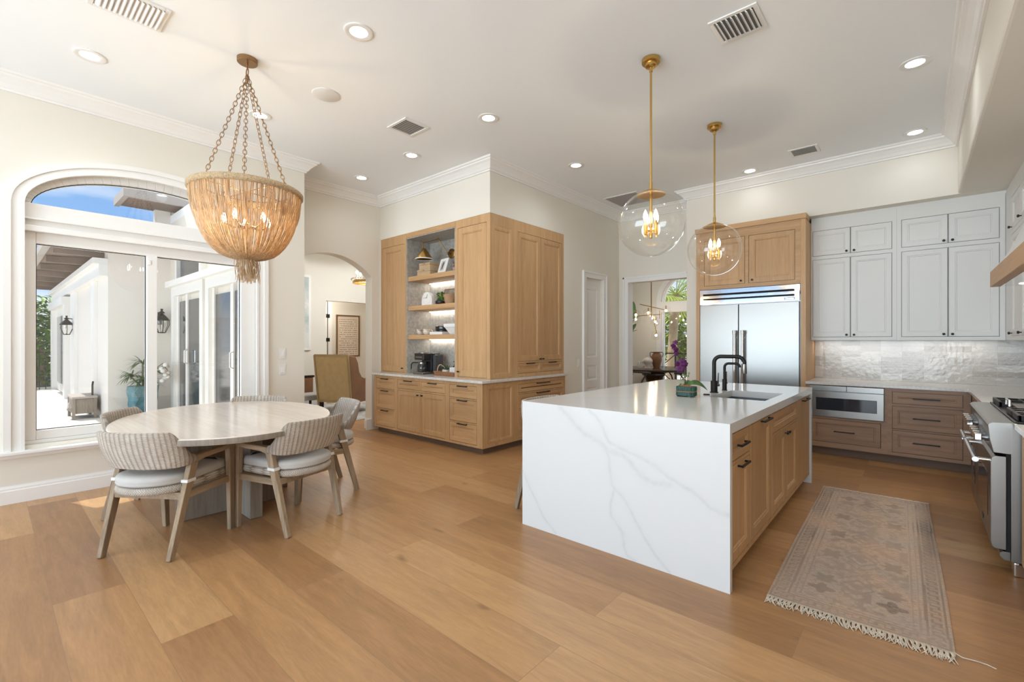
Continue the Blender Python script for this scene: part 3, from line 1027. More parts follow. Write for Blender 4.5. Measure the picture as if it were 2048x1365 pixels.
def base_unit(name, label, F, u0, u1, body, doors=(), drawers=(), panels=(), mat_d=None, mat_w=None, group=None, cat='cabinet', z0=.078, z1=CT - .03, loc=None, grp=None, kick=True, mat_f=None):
    a = F((u0 + u1) / 2, 0, 0)
    r = empty(name, (a[0], a[1], 0), label, cat, grp)
    part('carcass', mat_f or mat_d or OV, r, lambda m: m.box(*body))
    holes = [d[0] for d in doors] + [d[0] for d in drawers] + [p for p in panels]
    m = MB(); frame_fill(m, F, u0, u1, z0, z1, holes)
    m.build('face_frame', mat_d or OV, r)
    for h, kn in doors: door(r, F, h, mat_d or OV, kn=kn, sq=True)
    for h, ln in drawers:
        m = MB(); shaker(m, F, h[0] + GAP, h[1] - GAP, h[2] + GAP, h[3] - GAP, .045)
        o = m.build('drawer', mat_w or OX, r)
        if ln: pull(F, o, (h[0] + h[1]) / 2, h[3] - .012 if ln > 0 else (h[2] + h[3]) / 2, abs(ln))
    for h in panels:
        m = MB(); shaker(m, F, h[0], h[1], h[2], h[3], .05)
        m.build('side_panel', mat_d or OV, r)
    return r


D3 = lambda a, b: [((a, b, .655, .815), .17), ((a, b, .365, .640), .17), ((a, b, .085 + .02, .350), .17)]
YBK = 4.5
r = base_unit('base_cabinet', 'oak base cabinet of three drawers beside the arched doorway, under the coffee worktop', FL, -6.17, -5.605, (-6.17, -5.605, 3.897, YBK, .078, CT - .03), drawers=D3(-6.12, -5.645), grp='coffee base cabinets')
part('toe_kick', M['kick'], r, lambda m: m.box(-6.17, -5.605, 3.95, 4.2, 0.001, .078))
r = base_unit('base_cabinet', 'oak base cabinet with two doors below the coffee maker', FL, -5.605, -4.495, (-5.605, -4.495, 3.897, YBK, .078, CT - .03),
              doors=[((-5.575, -5.05, .105, .665), (-5.085, .625)), ((-5.03, -4.53, .105, .665), (-4.995, .625))],
              drawers=[((-5.575, -5.05, .685, .815), .17), ((-5.03, -4.53, .685, .815), .17)], grp='coffee base cabinets')
part('toe_kick', M['kick'], r, lambda m: m.box(-5.605, -4.495, 3.95, 4.2, 0.001, .078))
r = base_unit('base_cabinet', 'oak base cabinet of three drawers at the outer corner of the coffee station', FL, -4.495, XB + .055, (-4.495, XB + .033, 3.897, YBK, .078, CT - .03), drawers=D3(-4.45, -3.955), grp='coffee base cabinets')
FE = Face('E', XB + .055)
m = MB(); frame_fill(m, FE, 3.897, YBK, .078, CT - .03, [(3.95, 4.43, .12, .815)]); m.build('side_frame', OV, r)
m = MB(); shaker(m, FE, 3.95, 4.43, .12, .815, .03); m.build('side_panel', OV, r)
part('toe_kick', M['kick'], r, lambda m: m.box(-4.495, XB - .01, 3.95, YBK, 0.001, .078))
r = base_unit('base_cabinet', 'oak base cabinet with two wide drawers facing the island', FE, YBK, 5.585, (-4.5, XB + .033, YBK, 5.585, .078, CT - .03),
              drawers=[((4.535, 5.55, .69, .805), .28), ((4.535, 5.55, .48, .675), .28), ((4.535, 5.55, .105, .465), .28)], mat_w=OY)
part('toe_kick', M['kick'], r, lambda m: m.box(-4.5, XB - .01, YBK, 5.585, 0.001, .078))

m = MB()
m.prism([(-6.195, 3.84), (XB + .085, 3.84), (XB + .085, 5.60), (XB + .001, 5.60), (XB + .001, 4.46), (-6.195, 4.46)], lambda u, v, d: (u, v, d), CT - .03, CT)
o = m.build('coffee_worktop', M['counter'], None, bevel=.003)
tag(o, 'pale stone worktop wrapping the corner over the oak coffee base cabinets', 'worktop')

FU = Face('S', 4.06)
ZT, ZL = 2.938, CT + .001
FUE = Face('E', XB)
r = empty('tall_cabinet', (-5.94, 4.06, ZL), 'tall narrow oak cabinet with one door beside the arched doorway', 'cabinet', 'oak cabinets of the coffee station')
part('carcass', OV, r, lambda m: m.box(-6.275, -5.625, 4.082, 4.5, ZL, ZT))
m = MB(); frame_fill(m, FU, -6.275, -5.625, ZL, ZT, [(-6.235, -5.668, ZL + .012, 2.80)]); m.build('face_frame', OV, r)
door(r, FU, (-6.235, -5.668, ZL + .012, 2.80), OV, .075, kn=(-5.70, .96), sq=True)
r = empty('tall_cabinet', (-4.2, 4.06, ZL), 'tall oak cabinet on the outer corner beside the lit shelves', 'cabinet', 'oak cabinets of the coffee station')
part('carcass', OV, r, lambda m: m.box(-4.548, XB - .022, 4.082, 4.5, ZL, ZT))
m = MB(); frame_fill(m, FU, -4.548, XB, ZL, ZT, [(-4.50, -3.975, ZL + .012, 2.835)]); m.build('face_frame', OV, r)
door(r, FU, (-4.50, -3.975, ZL + .012, 2.835), OV, .075, kn=(-4.475, .965), sq=True)
m = MB(); frame_fill(m, FUE, 4.082, 4.5, ZL, ZT, [(4.10, 4.47, ZL + .02, 2.80)]); m.build('side_frame', OV, r)
m = MB(); shaker(m, FUE, 4.10, 4.47, ZL + .02, 2.80, .04); m.build('side_panel', OV, r)
r = empty('tall_cabinet', (XB, 5.06, ZL), 'tall oak pantry cabinet with paired doors over two small drawers, facing the island', 'cabinet', 'oak cabinets of the coffee station')
part('carcass', OV, r, lambda m: m.box(-4.5, XB - .022, 4.502, 5.63, ZL, ZT))
hs = [(4.585, 5.075, 1.09, 2.80), (5.08, 5.585, 1.09, 2.80)]
ds = [(4.585, 5.075, .935, 1.07), (5.08, 5.585, .935, 1.07)]
m = MB(); frame_fill(m, FUE, 4.502, 5.63, ZL, ZT, hs + ds); m.build('face_frame', OV, r)
door(r, FUE, hs[0], OV, .06, kn=(5.045, 1.115), sq=True)
door(r, FUE, hs[1], OV, .06, kn=(5.11, 1.115), sq=True)
for h in ds:
    m = MB(); shaker(m, FUE, h[0] + GAP, h[1] - GAP, h[2] + GAP, h[3] - GAP, .03); o = m.build('drawer', OY, r)
    pull(FUE, o, (h[0] + h[1]) / 2, h[3] - .008, .16)

# the lit shelf niche
NX0, NX1, NYB = -5.622, -4.552, 4.487
r = empty('shelf_unit', (-5.08, 4.08, ZL), 'open niche of three thick oak shelves lined with grey stone and lit from below', 'shelf unit')
part('back_panel', M['niche'], r, lambda m: m.box(NX0, NX1, NYB, NYB + .01, ZL, 2.86))
part('side_panel', M['niche'], r, lambda m: m.box(NX0, NX0 + .014, 4.065, NYB, ZL, 2.86))
part('side_panel', M['niche'], r, lambda m: m.box(NX1 - .014, NX1, 4.065, NYB, ZL, 2.86))
part('top_panel', M['niche'], r, lambda m: m.box(NX0, NX1, 4.065, NYB, 2.855, 2.868))
part('top_rail', OX, r, lambda m: m.box(NX0, NX1, 4.06, 4.49, 2.869, ZT))
SH = [(2.237, 2.303), (1.808, 1.872), (1.388, 1.452)]
for a, b in SH:
    o = part('shelf', OX, r, lambda m: m.box(NX0 + .015, NX1 - .015, 4.085, NYB - .001, a, b), bevel=.002)
    part('light_strip', M['led'], o, lambda m: m.box(NX0 + .03, NX1 - .03, NYB - .022, NYB - .008, a - .006, a))
    lamp('shelf_strip_light', 'AREA', ((NX0 + NX1) / 2, NYB - .03, a - .012), .7, (1, .93, .8), r, shape='RECTANGLE', size=.95, size_y=.02)

# ------------------------------------------------------------------ island
IX0, IX1, IY0, IY1, IZ, IT = -2.205, -.75, 2.635, 5.25, .915, .055
VEINS = [[(-1.879, 0.909), (-1.801, 0.853), (-1.746, 0.801), (-1.666, 0.743), (-1.588, 0.72), (-1.525, 0.691), (-1.488, 0.658), (-1.393, 0.652), (-1.335, 0.614), (-1.279, 0.557), (-1.224, 0.521), (-1.16, 0.504), (-1.068, 0.518)], [(-1.626, 0.899), (-1.563, 0.856), (-1.525, 0.806), (-1.5, 0.743), (-1.476, 0.709), (-1.393, 0.684), (-1.301, 0.662), (-1.224, 0.633), (-1.16, 0.609), (-1.088, 0.563), (-1.009, 0.53), (-0.952, 0.513), (-0.896, 0.474), (-0.859, 0.445), (-0.806, 0.43), (-0.75, 0.425)], [(-1.5, 0.667), (-1.476, 0.606), (-1.476, 0.531), (-1.47, 0.456), (-1.44, 0.419), (-1.381, 0.379), (-1.335, 0.316), (-1.279, 0.226), (-1.224, 0.149), (-1.171, 0.083), (-1.083, 0.007)], [(-1.452, 0.406), (-1.47, 0.316), (-1.464, 0.242), (-1.416, 0.19), (-1.375, 0.148), (-1.37, 0.065), (-1.347, 0.019), (-1.301, 0.007)], [(-2.201, 0.396), (-2.129, 0.273), (-2.066, 0.189), (-2.004, 0.094), (-1.901, 0.014)]]
TOPV = [[(-2.1, 3.0), (-1.9, 3.2), (-1.75, 3.3), (-1.5, 3.7), (-1.45, 4.1), (-1.6, 4.6), (-1.75, 5.2)], [(-1.626, 2.64), (-1.5, 2.9), (-1.2, 3.1), (-1.0, 3.2), (-.76, 3.3)]]
VW = [.016, .011, .009, .009, .008]


def vein_at(p, q, lines, widths):
    n = mnoise.noise(Vector((p * 9, q * 9, 3.1))) * .012 + mnoise.noise(Vector((p * 30, q * 30, 7.7))) * .005
    p, q = p + n, q - n
    best = 0.0
    for L, w in zip(lines, widths):
        for (ax, ay), (bx, by) in zip(L, L[1:]):
            if p < min(ax, bx) - .08 or p > max(ax, bx) + .08 or q < min(ay, by) - .08 or q > max(ay, by) + .08: continue
            dx, dy = bx - ax, by - ay
            t = max(0, min(1, ((p - ax) * dx + (q - ay) * dy) / (dx * dx + dy * dy)))
            d = math.hypot(p - ax - t * dx, q - ay - t * dy)
            v = math.exp(-(d / w) ** 2) * .48 + math.exp(-(d / (w * 3.2)) ** 2) * .16
            best = max(best, v)
    return best


def veined(name, m, parent, fn):
    o = m.build(name, M['quartz'], parent, clean=True)
    a = o.data.attributes.new('vein', 'FLOAT', 'POINT')
    off = ORG[o.name]
    a.data.foreach_set('value', [fn(v.co + off) for v in o.data.vertices])
    return o


isl = empty('kitchen_island', ((IX0 + IX1) / 2, (IY0 + IY1) / 2, 0), 'kitchen island wrapped in white veined quartz with oak cabinets along one side', 'kitchen island')
SX0, SX1, SY0, SY1 = -1.255, -.845, 3.83, 4.47     # sink cut-out
m = MB()
NU, NVv = 300, 200
m.grid(lambda s, t: (IX0 + (IX1 - IX0) * s, IY0, (IZ) * t), NU, NVv)
k0 = len(m.v)
m.add([(IX0, IY0, 0), (IX1, IY0, 0), (IX1, IY0 + .04, 0), (IX0, IY0 + .04, 0), (IX0, IY0, IZ - IT), (IX1, IY0, IZ - IT), (IX1, IY0 + .04, IZ - IT), (IX0, IY0 + .04, IZ - IT), (IX0, IY0, IZ), (IX1, IY0, IZ)],
      [(1, 2, 6, 5), (2, 3, 7, 6), (3, 0, 4, 7), (0, 3, 2, 1)])
veined('waterfall_panel', m, isl, lambda p: vein_at(p.x, p.z, VEINS, VW) if p.y < IY0 + .001 else 0)
m = MB()
def gridz(u0, u1, v0, v1, z, n, k): m.grid(lambda s, t: (u0 + (u1 - u0) * s, v0 + (v1 - v0) * t, z), n, k)
xs, ys = [IX0, SX0, SX1, IX1], [IY0, SY0, SY1, IY1]
ns, ks = [40, 16, 4], [50, 26, 32]
for i in range(3):
    for j in range(3):
        if (i, j) != (1, 1): gridz(xs[i], xs[i + 1], ys[j], ys[j + 1], IZ, ns[i], ks[j])
z0 = IZ - IT
quads = [((IX1, IY0), (IX1, IY1)), ((IX1, IY1), (IX0, IY1)), ((IX0, IY1), (IX0, IY0)), ((SX0, SY0), (SX1, SY0)), ((SX1, SY0), (SX1, SY1)), ((SX1, SY1), (SX0, SY1)), ((SX0, SY1), (SX0, SY0))]
for a, b in quads: m.add([(*a, z0), (*b, z0), (*b, IZ), (*a, IZ)], [(0, 1, 2, 3)])
for i in range(3):
    for j in range(3):
        if (i, j) != (1, 1): m.add([(xs[i], ys[j] + (.04 if j == 0 else 0), z0), (xs[i + 1], ys[j] + (.04 if j == 0 else 0), z0), (xs[i + 1], ys[j + 1], z0), (xs[i], ys[j + 1], z0)], [(3, 2, 1, 0)])
veined('countertop', m, isl, lambda p: .3 * vein_at(p.x, p.y, TOPV, [.02, .015]) if p.z > IZ - .001 else 0)
m = MB().box(IX0, IX1, IY1 - .04, IY1, 0, IZ - IT)
veined('waterfall_panel', m, isl, lambda p: 0)
FI = Face('E', IX1 - .018)
U0, U1, V0, V1 = IY0 + .042, IY1 - .042, .085, IZ - IT - .002
part('carcass', OV, isl, lambda m: [m.box(IX0 + .32, IX1 - .04, U0, SY0 - .03, V0, V1), m.box(IX0 + .32, IX1 - .04, SY1 + .03, U1, V0, V1), m.box(IX0 + .32, IX1 - .04, SY0 - .03, SY1 + .03, V0, .60)])
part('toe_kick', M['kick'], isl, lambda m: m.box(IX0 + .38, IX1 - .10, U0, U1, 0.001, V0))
dr = [(2.70, 3.10, .685, .845), (2.70, 3.10, .115, .665)]
tp = (3.125, 3.655, .115, .845)
ff = (3.70, 4.60, .695, .845)
dd = [(3.70, 4.145, .115, .68), (4.15, 4.60, .115, .68)]
dw = (4.645, 5.195, .1, .85)
m = MB(); frame_fill(m, FI, U0, U1, V0, V1, dr + [tp, ff, *dd, dw]); m.build('face_frame', OV, isl)
m = MB(); shaker(m, FI, dr[0][0] + GAP, dr[0][1] - GAP, dr[0][2] + GAP, dr[0][3] - GAP, .04); o = m.build('drawer', OY, isl); pull(FI, o, 2.91, .765, .17)
m = MB(); shaker(m, FI, dr[1][0] + GAP, dr[1][1] - GAP, dr[1][2] + GAP, dr[1][3] - GAP, .055); o = m.build('door', OV, isl); pull(FI, o, 2.92, .645, .17)
door(isl, FI, tp, OV, .06, hd=(3.47, .832, .22))
m = MB(); shaker(m, FI, ff[0] + GAP, ff[1] - GAP, ff[2] + GAP, ff[3] - GAP, .045); m.build('sink_panel', OY, isl)
door(isl, FI, dd[0], OV, .055, kn=(4.11, .645), sq=True)
door(isl, FI, dd[1], OV, .055, kn=(4.19, .645), sq=True)
door(isl, FI, dw, OV, 0, name='dishwasher_door', hd=(4.95, .825, .26))

# sink, faucets, button
r = empty('kitchen_sink', ((SX0 + SX1) / 2, (SY0 + SY1) / 2, IZ - IT - .2), 'steel undermount sink let into the island top', 'sink')
m = MB()
a, b, c, d = SX0 - .01, SX1 + .01, SY0 - .01, SY1 + .01
zt, zb = IZ - IT - .001, IZ - IT - .215
rg = lambda i, z: [(a + i, c + i, z), (b - i, c + i, z), (b - i, d - i, z), (a + i, d - i, z)]
m.loops([rg(-.015, zt), rg(0, zt), rg(.012, zb + .02), rg(.03, zb), ], True, False, True)
m.build('basin', M['basin'], r, smooth=True, angle=30)
part('drain', M['chrome'], r, lambda m: m.lathe([(.001, zb + .004), (.035, zb + .004), (.045, zb + .001)], (-1.05, 4.15, 0), 20))


def arc_pts(c, r, a0, a1, ux, uz, n=8):
    c, ux, uz = Vector(c), Vector(ux), Vector(uz)
    return [c + ux * r * math.cos(a0 + (a1 - a0) * i / n) + uz * r * math.sin(a0 + (a1 - a0) * i / n) for i in range(n + 1)]


def faucet(name, label, x, y, h, reach, rt, spray, rb):
    r = empty(name, (x, y, IZ), label, 'faucet')
    u = Vector((.98, .2, 0)).normalized()
    Z = Vector((0, 0, 1))
    B = Vector((x, y, IZ))
    part('base_collar', M['black'], r, lambda m: m.lathe([(.0, 0), (rb * 1.25, 0), (rb * 1.25, .006), (rb, .008), (rb, .10), (rb * .97, .102), (rt, .103)], B, 24), smooth=True, angle=35)
    R = .055 if spray else .035
    top = B + Z * h
    pts = [B + Z * .09, B + Z * (h - R)]
    pts += arc_pts(B + Z * (h - R) + u * R, R, PI, PI / 2, u, Z)[1:]
    e = B + Z * h + u * (reach - R)
    pts += [e]
    pts += arc_pts(e - Z * R, R, PI / 2, -.12 if spray else .02, u, Z)[1:]
    part('spout', M['black'], r, lambda m: m.tube(pts, rt, 14), smooth=True)
    t = pts[-1] - pts[-2]; t.normalize()
    if spray:
        part('spray_head', M['steel'], r, lambda m: m.tube([pts[-1], pts[-1] + t * .012, pts[-1] + t * .075, pts[-1] + t * .082], [rt * 1.12, rt * 1.15, rt * 1.3, rt * 1.15], 16), smooth=True, angle=35)
    s = Vector((.2, .98, 0)) if not spray else Vector((.55, .8, 0)).normalized()
    hb = B + Z * (.065)
    def hh(m):
        m.cyl(hb, hb + s * (rb + .02), .013 if spray else .009, n=14)
        m.tube([hb + s * (rb + .012), hb + s * (rb + .012) + Z * .05, hb + s * (rb + .016) + Z * .105], [.008, .0065, .005], 10)
    part('lever', M['steel_dk'], r, hh, smooth=True, angle=35)


faucet('kitchen_faucet', 'tall matte black pull-down faucet standing beside the island sink', -1.317, 4.17, .315, .235, .0165, True, .028)
faucet('water_tap', 'shorter slim black filtered water tap behind the tall faucet', -1.305, 4.42, .245, .125, .0115, False, .019)
m = MB().lathe([(.0, 0), (.026, 0), (.026, .004), (.022, .009), (0, .010)], (-1.306, 3.945, IZ), 24)
o = m.build('disposal_button', M['black'], None, smooth=True, angle=35)
tag(o, 'small round black button set in the island top beside the faucet', 'button')

# ------------------------------------------------------------------ refrigerator wall
FF = Face('S', 6.62)
r = empty('fridge_surround', (-1.675, 6.62, 0), 'oak surround with two cupboard doors above the steel refrigerator', 'cabinet')
part('side_panel', OV, r, lambda m: m.box(-2.335, -2.285, 6.62, YB - .002, 0, 2.87))
part('side_panel', OV, r, lambda m: m.box(-1.065, -1.012, 6.62, YB - .002, 0, 2.87))
part('carcass', OV, r, lambda m: m.box(-2.284, -1.066, 6.642, YS - .002, 2.075, 2.87))
hs = [(-2.225, -1.70, 2.125, 2.755), (-1.655, -1.125, 2.125, 2.755)]
m = MB(); frame_fill(m, FF, -2.284, -1.066, 2.075, 2.87, hs); m.build('face_frame', OX, r)
door(r, FF, hs[0], OV, .06, kn=(-1.745, 2.165), kmat=M['bronze'])
door(r, FF, hs[1], OV, .06, kn=(-1.61, 2.165), kmat=M['bronze'])
m = MB(); m.box(-2.345, -1.005, 6.60, YS - .002, 2.871, ZS); m.build('top_rail', OX, r)

r = empty('refrigerator', (-1.675, 6.6, 0), 'large stainless steel built-in refrigerator with two doors and a louvred top panel', 'refrigerator')
part('body', M['steel_dk'], r, lambda m: m.box(-2.282, -1.068, 6.655, 7.25, 0.002, 2.072))
part('door', M['steel'], r, lambda m: m.box(-2.275, -1.776, 6.60, 6.652, .11, 1.855), bevel=.004)
part('door', M['steel'], r, lambda m: m.box(-1.770, -1.078, 6.60, 6.652, .11, 1.855), bevel=.004)
part('kick_grille', M['steel_dk'], r, lambda m: m.box(-2.275, -1.075, 6.63, 6.654, .003, .10))
g = part('top_grille', M['chrome'], r, lambda m: [m.box(-2.275, -1.075, 6.60, 6.654, a, b) for a, b in ((1.866, 1.925), (1.948, 1.985), (2.012, 2.066))] + [m.box(-2.275, -2.232, 6.6002, 6.654, 1.925, 2.012), m.box(-1.128, -1.075, 6.6002, 6.654, 1.925, 2.012)])
part('slot', M['dark'], g, lambda m: [m.box(-2.232, -1.128, 6.63, 6.653, a, b) for a, b in ((1.925, 1.948), (1.985, 2.012))])
bd = part('badge', M['chrome'], r, lambda m: m.box(-1.24, -1.12, 6.592, 6.60, 1.874, 1.914), bevel=.002)
part('badge_outline', M['blackp'], bd, lambda m: [m.box(-1.236, -1.231, 6.59, 6.592, 1.878, 1.910), m.box(-1.236, -1.124, 6.59, 6.592, 1.878, 1.8815), m.box(-1.21, -1.165, 6.59, 6.592, 1.9055, 1.910), m.box(-1.155, -1.124, 6.59, 6.592, 1.9055, 1.910), m.box(-1.132, -1.124, 6.59, 6.592, 1.885, 1.900), m.box(-1.224, -1.220, 6.59, 6.592, 1.884, 1.904)])
for x in (-1.808, -1.708):
    def hd(m):
        m.cyl((x, 6.535, .75), (x, 6.535, 1.455), .0185, n=18)
        for z in (.80, 1.41): m.cyl((x, 6.535, z), (x, 6.601, z), .012, n=12)
    o = part('door_handle', M['chrome'], r, hd, smooth=True)
    part('end_cap', M['chrome'], o, lambda m: m.tube([(x, 6.535, 1.455), (x, 6.535, 1.458), (x, 6.535, 1.50), (x, 6.535, 1.504)], [.0185, .023, .023, .018], 18), smooth=True)

# white wall cabinets
WY = 7.0
FW = Face('S', WY)
WC_ = M['white_cab']
ZU0, ZU1 = 1.372, 2.90


def wall_unit(label, u0, u1, holes, kn):
    r = empty('wall_cabinet', ((u0 + u1) / 2, WY, ZU0), label, 'cabinet', 'white wall cabinets over the back counter')
    part('carcass', WC_, r, lambda m: m.box(u0, u1, WY + .022, YB - .004, ZU0, ZU1))
    m = MB(); frame_fill(m, FW, u0, u1, ZU0, ZU1, holes); m.build('face_frame', WC_, r)
    part('shadow_gap', M['dark'], r, lambda m: [m.box(h[0] + .001, h[1] - .001, WY + .0205, WY + .0215, h[2] + .001, h[3] - .001) for h in holes])  # dark sheet behind the doors stands in for shade in the gaps
    for h, k in zip(holes, kn): door(r, FW, h, WC_, .05, kn=k, kmat=M['bronze'])
    return r


wall_unit('white wall cabinet with four doors next to the oak refrigerator surround', -1.010, -.166,
          [(-.995, -.603, 1.412, 2.402), (-.601, -.206, 1.412, 2.402), (-.995, -.603, 2.446, 2.768), (-.601, -.206, 2.446, 2.768)],
          [(-.64, 1.44), (-.565, 1.44), (-.64, 2.475), (-.565, 2.475)])
wall_unit('white wall cabinet with four doors reaching the corner by the hood', -.165, .705,
          [(-.124, .270, 1.410, 2.400), (.272, .664, 1.410, 2.400), (-.124, .270, 2.446, 2.770), (.272, .664, 2.446, 2.770)],
          [(.235, 1.44), (.305, 1.44), (.235, 2.475), (.305, 2.475)])
struct('trim_3', MB().box(-1.01, XR, WY + .004, YB, ZU1 + .001, ZS), WC_)
FR_ = Face('W', .707)
r = empty('wall_cabinet', (.707, 6.3, ZU0), 'white wall cabinet on the range wall between the corner and the hood', 'cabinet')
part('carcass', WC_, r, lambda m: m.box(.73, XR - .003, 5.62, WY - .002, ZU0, ZU1))
hs = [(6.12, 6.62, 1.412, 2.402), (6.12, 6.62, 2.446, 2.77), (5.66, 6.08, 1.412, 2.402), (5.66, 6.08, 2.446, 2.77)]
m = MB(); frame_fill(m, FR_, 5.62, WY - .002, ZU0, ZU1, hs); m.build('face_frame', WC_, r)
for h, k in zip(hs, [(6.58, 1.44), (6.58, 2.475), (6.04, 1.44), (6.04, 2.475)]): door(r, FR_, h, WC_, .05, kn=k, kmat=M['bronze'])
struct('trim_4', MB().box(.712, XR, 5.62, WY, ZU1 + .001, ZS), WC_)
# tiled splash
ZC = .872
m = MB().box(-1.010, XR - .012, YB - .012, YB - .0005, ZC + .001, ZU0 - .002).box(XR - .012, XR - .0005, 3.0, YB - .012, ZC + .001, ZU0 - .002).box(XR - .012, XR - .0005, 3.6, 5.615, ZU0, 1.8)
struct('trim_backsplash', m, M['tile'])
for i in range(2):
    x = (-.6, .25)[i]
    lamp('under_cabinet_light', 'AREA', (x, 7.18, ZU0 - .008), .5, (1, .95, .88), None, shape='RECTANGLE', size=.75, size_y=.03)

# base run under the back counter
FB = Face('S', 6.6)
SX, SV = M['brown_x'], M['brown_v']
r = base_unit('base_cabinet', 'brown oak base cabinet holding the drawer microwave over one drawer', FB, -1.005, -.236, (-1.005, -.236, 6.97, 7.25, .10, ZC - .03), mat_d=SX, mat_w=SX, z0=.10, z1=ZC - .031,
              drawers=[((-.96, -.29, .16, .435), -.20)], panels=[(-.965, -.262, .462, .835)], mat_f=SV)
for o in [c for c in r.children if c.name.startswith('side_panel')]: bpy.data.objects.remove(o)
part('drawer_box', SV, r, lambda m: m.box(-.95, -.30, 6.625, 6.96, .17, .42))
part('toe_kick', M['kick'], r, lambda m: m.box(-1.005, -.236, 6.66, 7.2, .001, .10))
r = empty('microwave_drawer', (-.6, 6.6, .47), 'stainless steel drawer microwave with a black glass front under the back counter', 'microwave')
part('body', M['steel_dk'], r, lambda m: m.box(-.958, -.268, 6.602, 6.96, .467, .83))
part('drawer_front', M['steel'], r, lambda m: m.box(-.962, -.264, 6.575, 6.601, .466, .765), bevel=.003)
part('glass', M['ovenglass'], r, lambda m: m.box(-.90, -.325, 6.572, 6.576, .545, .69), bevel=.004)
part('control_panel', M['steel'], r, lambda m: m.box(-.60, -.264, 6.578, 6.601, .77, .832), bevel=.002)
part('control_panel', M['steel'], r, lambda m: m.box(-.962, -.603, 6.578, 6.601, .77, .832), bevel=.002)

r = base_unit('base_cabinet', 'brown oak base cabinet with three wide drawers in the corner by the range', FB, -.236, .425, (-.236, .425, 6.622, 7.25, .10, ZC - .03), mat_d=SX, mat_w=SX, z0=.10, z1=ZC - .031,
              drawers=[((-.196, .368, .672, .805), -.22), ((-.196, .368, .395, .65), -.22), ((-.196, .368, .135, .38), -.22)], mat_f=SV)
part('toe_kick', M['kick'], r, lambda m: m.box(-.236, .46, 6.66, 7.2, .001, .10))
FBR = Face('W', .43)
r = empty('base_cabinet', (.43, 5.85, 0), 'brown oak base cabinet turning the corner beyond the range', 'cabinet')
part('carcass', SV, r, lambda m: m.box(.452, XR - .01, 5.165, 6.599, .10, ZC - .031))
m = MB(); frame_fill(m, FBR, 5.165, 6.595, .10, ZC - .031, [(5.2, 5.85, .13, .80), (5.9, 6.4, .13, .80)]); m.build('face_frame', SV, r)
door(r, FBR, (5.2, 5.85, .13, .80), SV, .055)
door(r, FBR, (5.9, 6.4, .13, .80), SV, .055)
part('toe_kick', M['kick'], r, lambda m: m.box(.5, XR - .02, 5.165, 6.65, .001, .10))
m = MB()
m.prism([(-1.009, 6.575), (.402, 6.575), (.402, 5.16), (XR - .013, 5.16), (XR - .013, YB - .013), (-1.009, YB - .013)], lambda u, v, d: (u, v, d), ZC - .03, ZC)
o = m.build('back_worktop', M['counter'], None, bevel=.002)
tag(o, 'pale worktop running under the tiled wall and round the corner to the range', 'worktop')

# cabinet and worktop on the near side of the range
r = empty('base_cabinet', (.7, 3.3, 0), 'oak base cabinet on the near side of the range', 'cabinet')
part('carcass', OV, r, lambda m: m.box(.475, XR - .01, 2.6, 3.86, .10, .855))
m = MB(); frame_fill(m, Face('W', .452), 2.6, 3.86, .10, .855, [(2.65, 3.22, .13, .82), (3.27, 3.82, .13, .82)]); m.build('face_frame', OV, r)
for h in ((2.65, 3.22, .13, .82), (3.27, 3.82, .13, .82)): door(r, Face('W', .452), h, OV, .055)
part('toe_kick', M['kick'], r, lambda m: m.box(.52, XR - .02, 2.6, 3.86, .001, .10))
o = MB().box(.425, XR - .013, 2.58, 3.872, .856, .888).build('side_worktop', M['counter'], None, bevel=.003)
tag(o, 'short pale worktop on the near side of the range', 'worktop')

# ------------------------------------------------------------------ range
RY0, RY1 = 3.90, 5.12
r = empty('range', (.7, (RY0 + RY1) / 2, 0), 'professional stainless steel gas range with two ovens', 'range')
ST = M['steel']
part('body', ST, r, lambda m: m.box(.415, XR - .03, RY0, RY1, .085, .885), bevel=.003)
part('ledge', ST, r, lambda m: m.prism([(.425, .888), (.345, .886), (.330, .880), (.322, .868), (.330, .78), (.345, .708), (.425, .705)], lambda u, v, d: (u, d, v), RY0 + .001, RY1 - .001), bevel=.002)
part('side_trim', M['dark'], r, lambda m: m.box(.398, .4145, RY0 + .012, RY1 - .012, .13, .71))
split = RY0 + .80
def oven_door(y0, y1, label=None):
    m = MB()
    prof = [(.398, .145), (.350, .145), (.338, .155), (.333, .185), (.333, .64), (.338, .675), (.352, .69), (.398, .69)]
    m.prism(prof, lambda u, v, d: (u, d, v), y0, y1)
    o = m.build('oven_door', ST, r, bevel=.003)
    part('window', M['ovenglass'], o, lambda m: m.box(.3305, .3335, y0 + .13, y1 - .13, .30, .56), bevel=.001)
    def hd(m):
        m.cyl((.272, y0 + .04, .648), (.272, y1 - .04, .648), .0155, n=16)
        for yy in (y0 + .075, y1 - .075): m.cyl((.272, yy, .648), (.345, yy, .648), .012, n=12)
    h = part('handle', M['chrome'], o, hd, smooth=True, angle=50)
    return o
oven_door(RY0 + .004, split - .003)
oven_door(split + .003, RY1 - .004)
part('badge', M['blackp'], r, lambda m: m.box(.3285, .3332, RY0 + .36, RY0 + .43, .215, .24), bevel=.001)
part('toe_panel', ST, r, lambda m: m.prism([(.413, .135), (.385, .135), (.372, .125), (.372, .105), (.39, .086), (.413, .086)], lambda u, v, d: (u, d, v), RY0 + .01, RY1 - .01))
for y in (RY0 + .04, RY1 - .04):
    for x in (.47, .95): part('foot', M['chrome'], r, lambda m: m.box(x - .045, x + .03, y - .035, y + .035, .0, .084), bevel=.01)
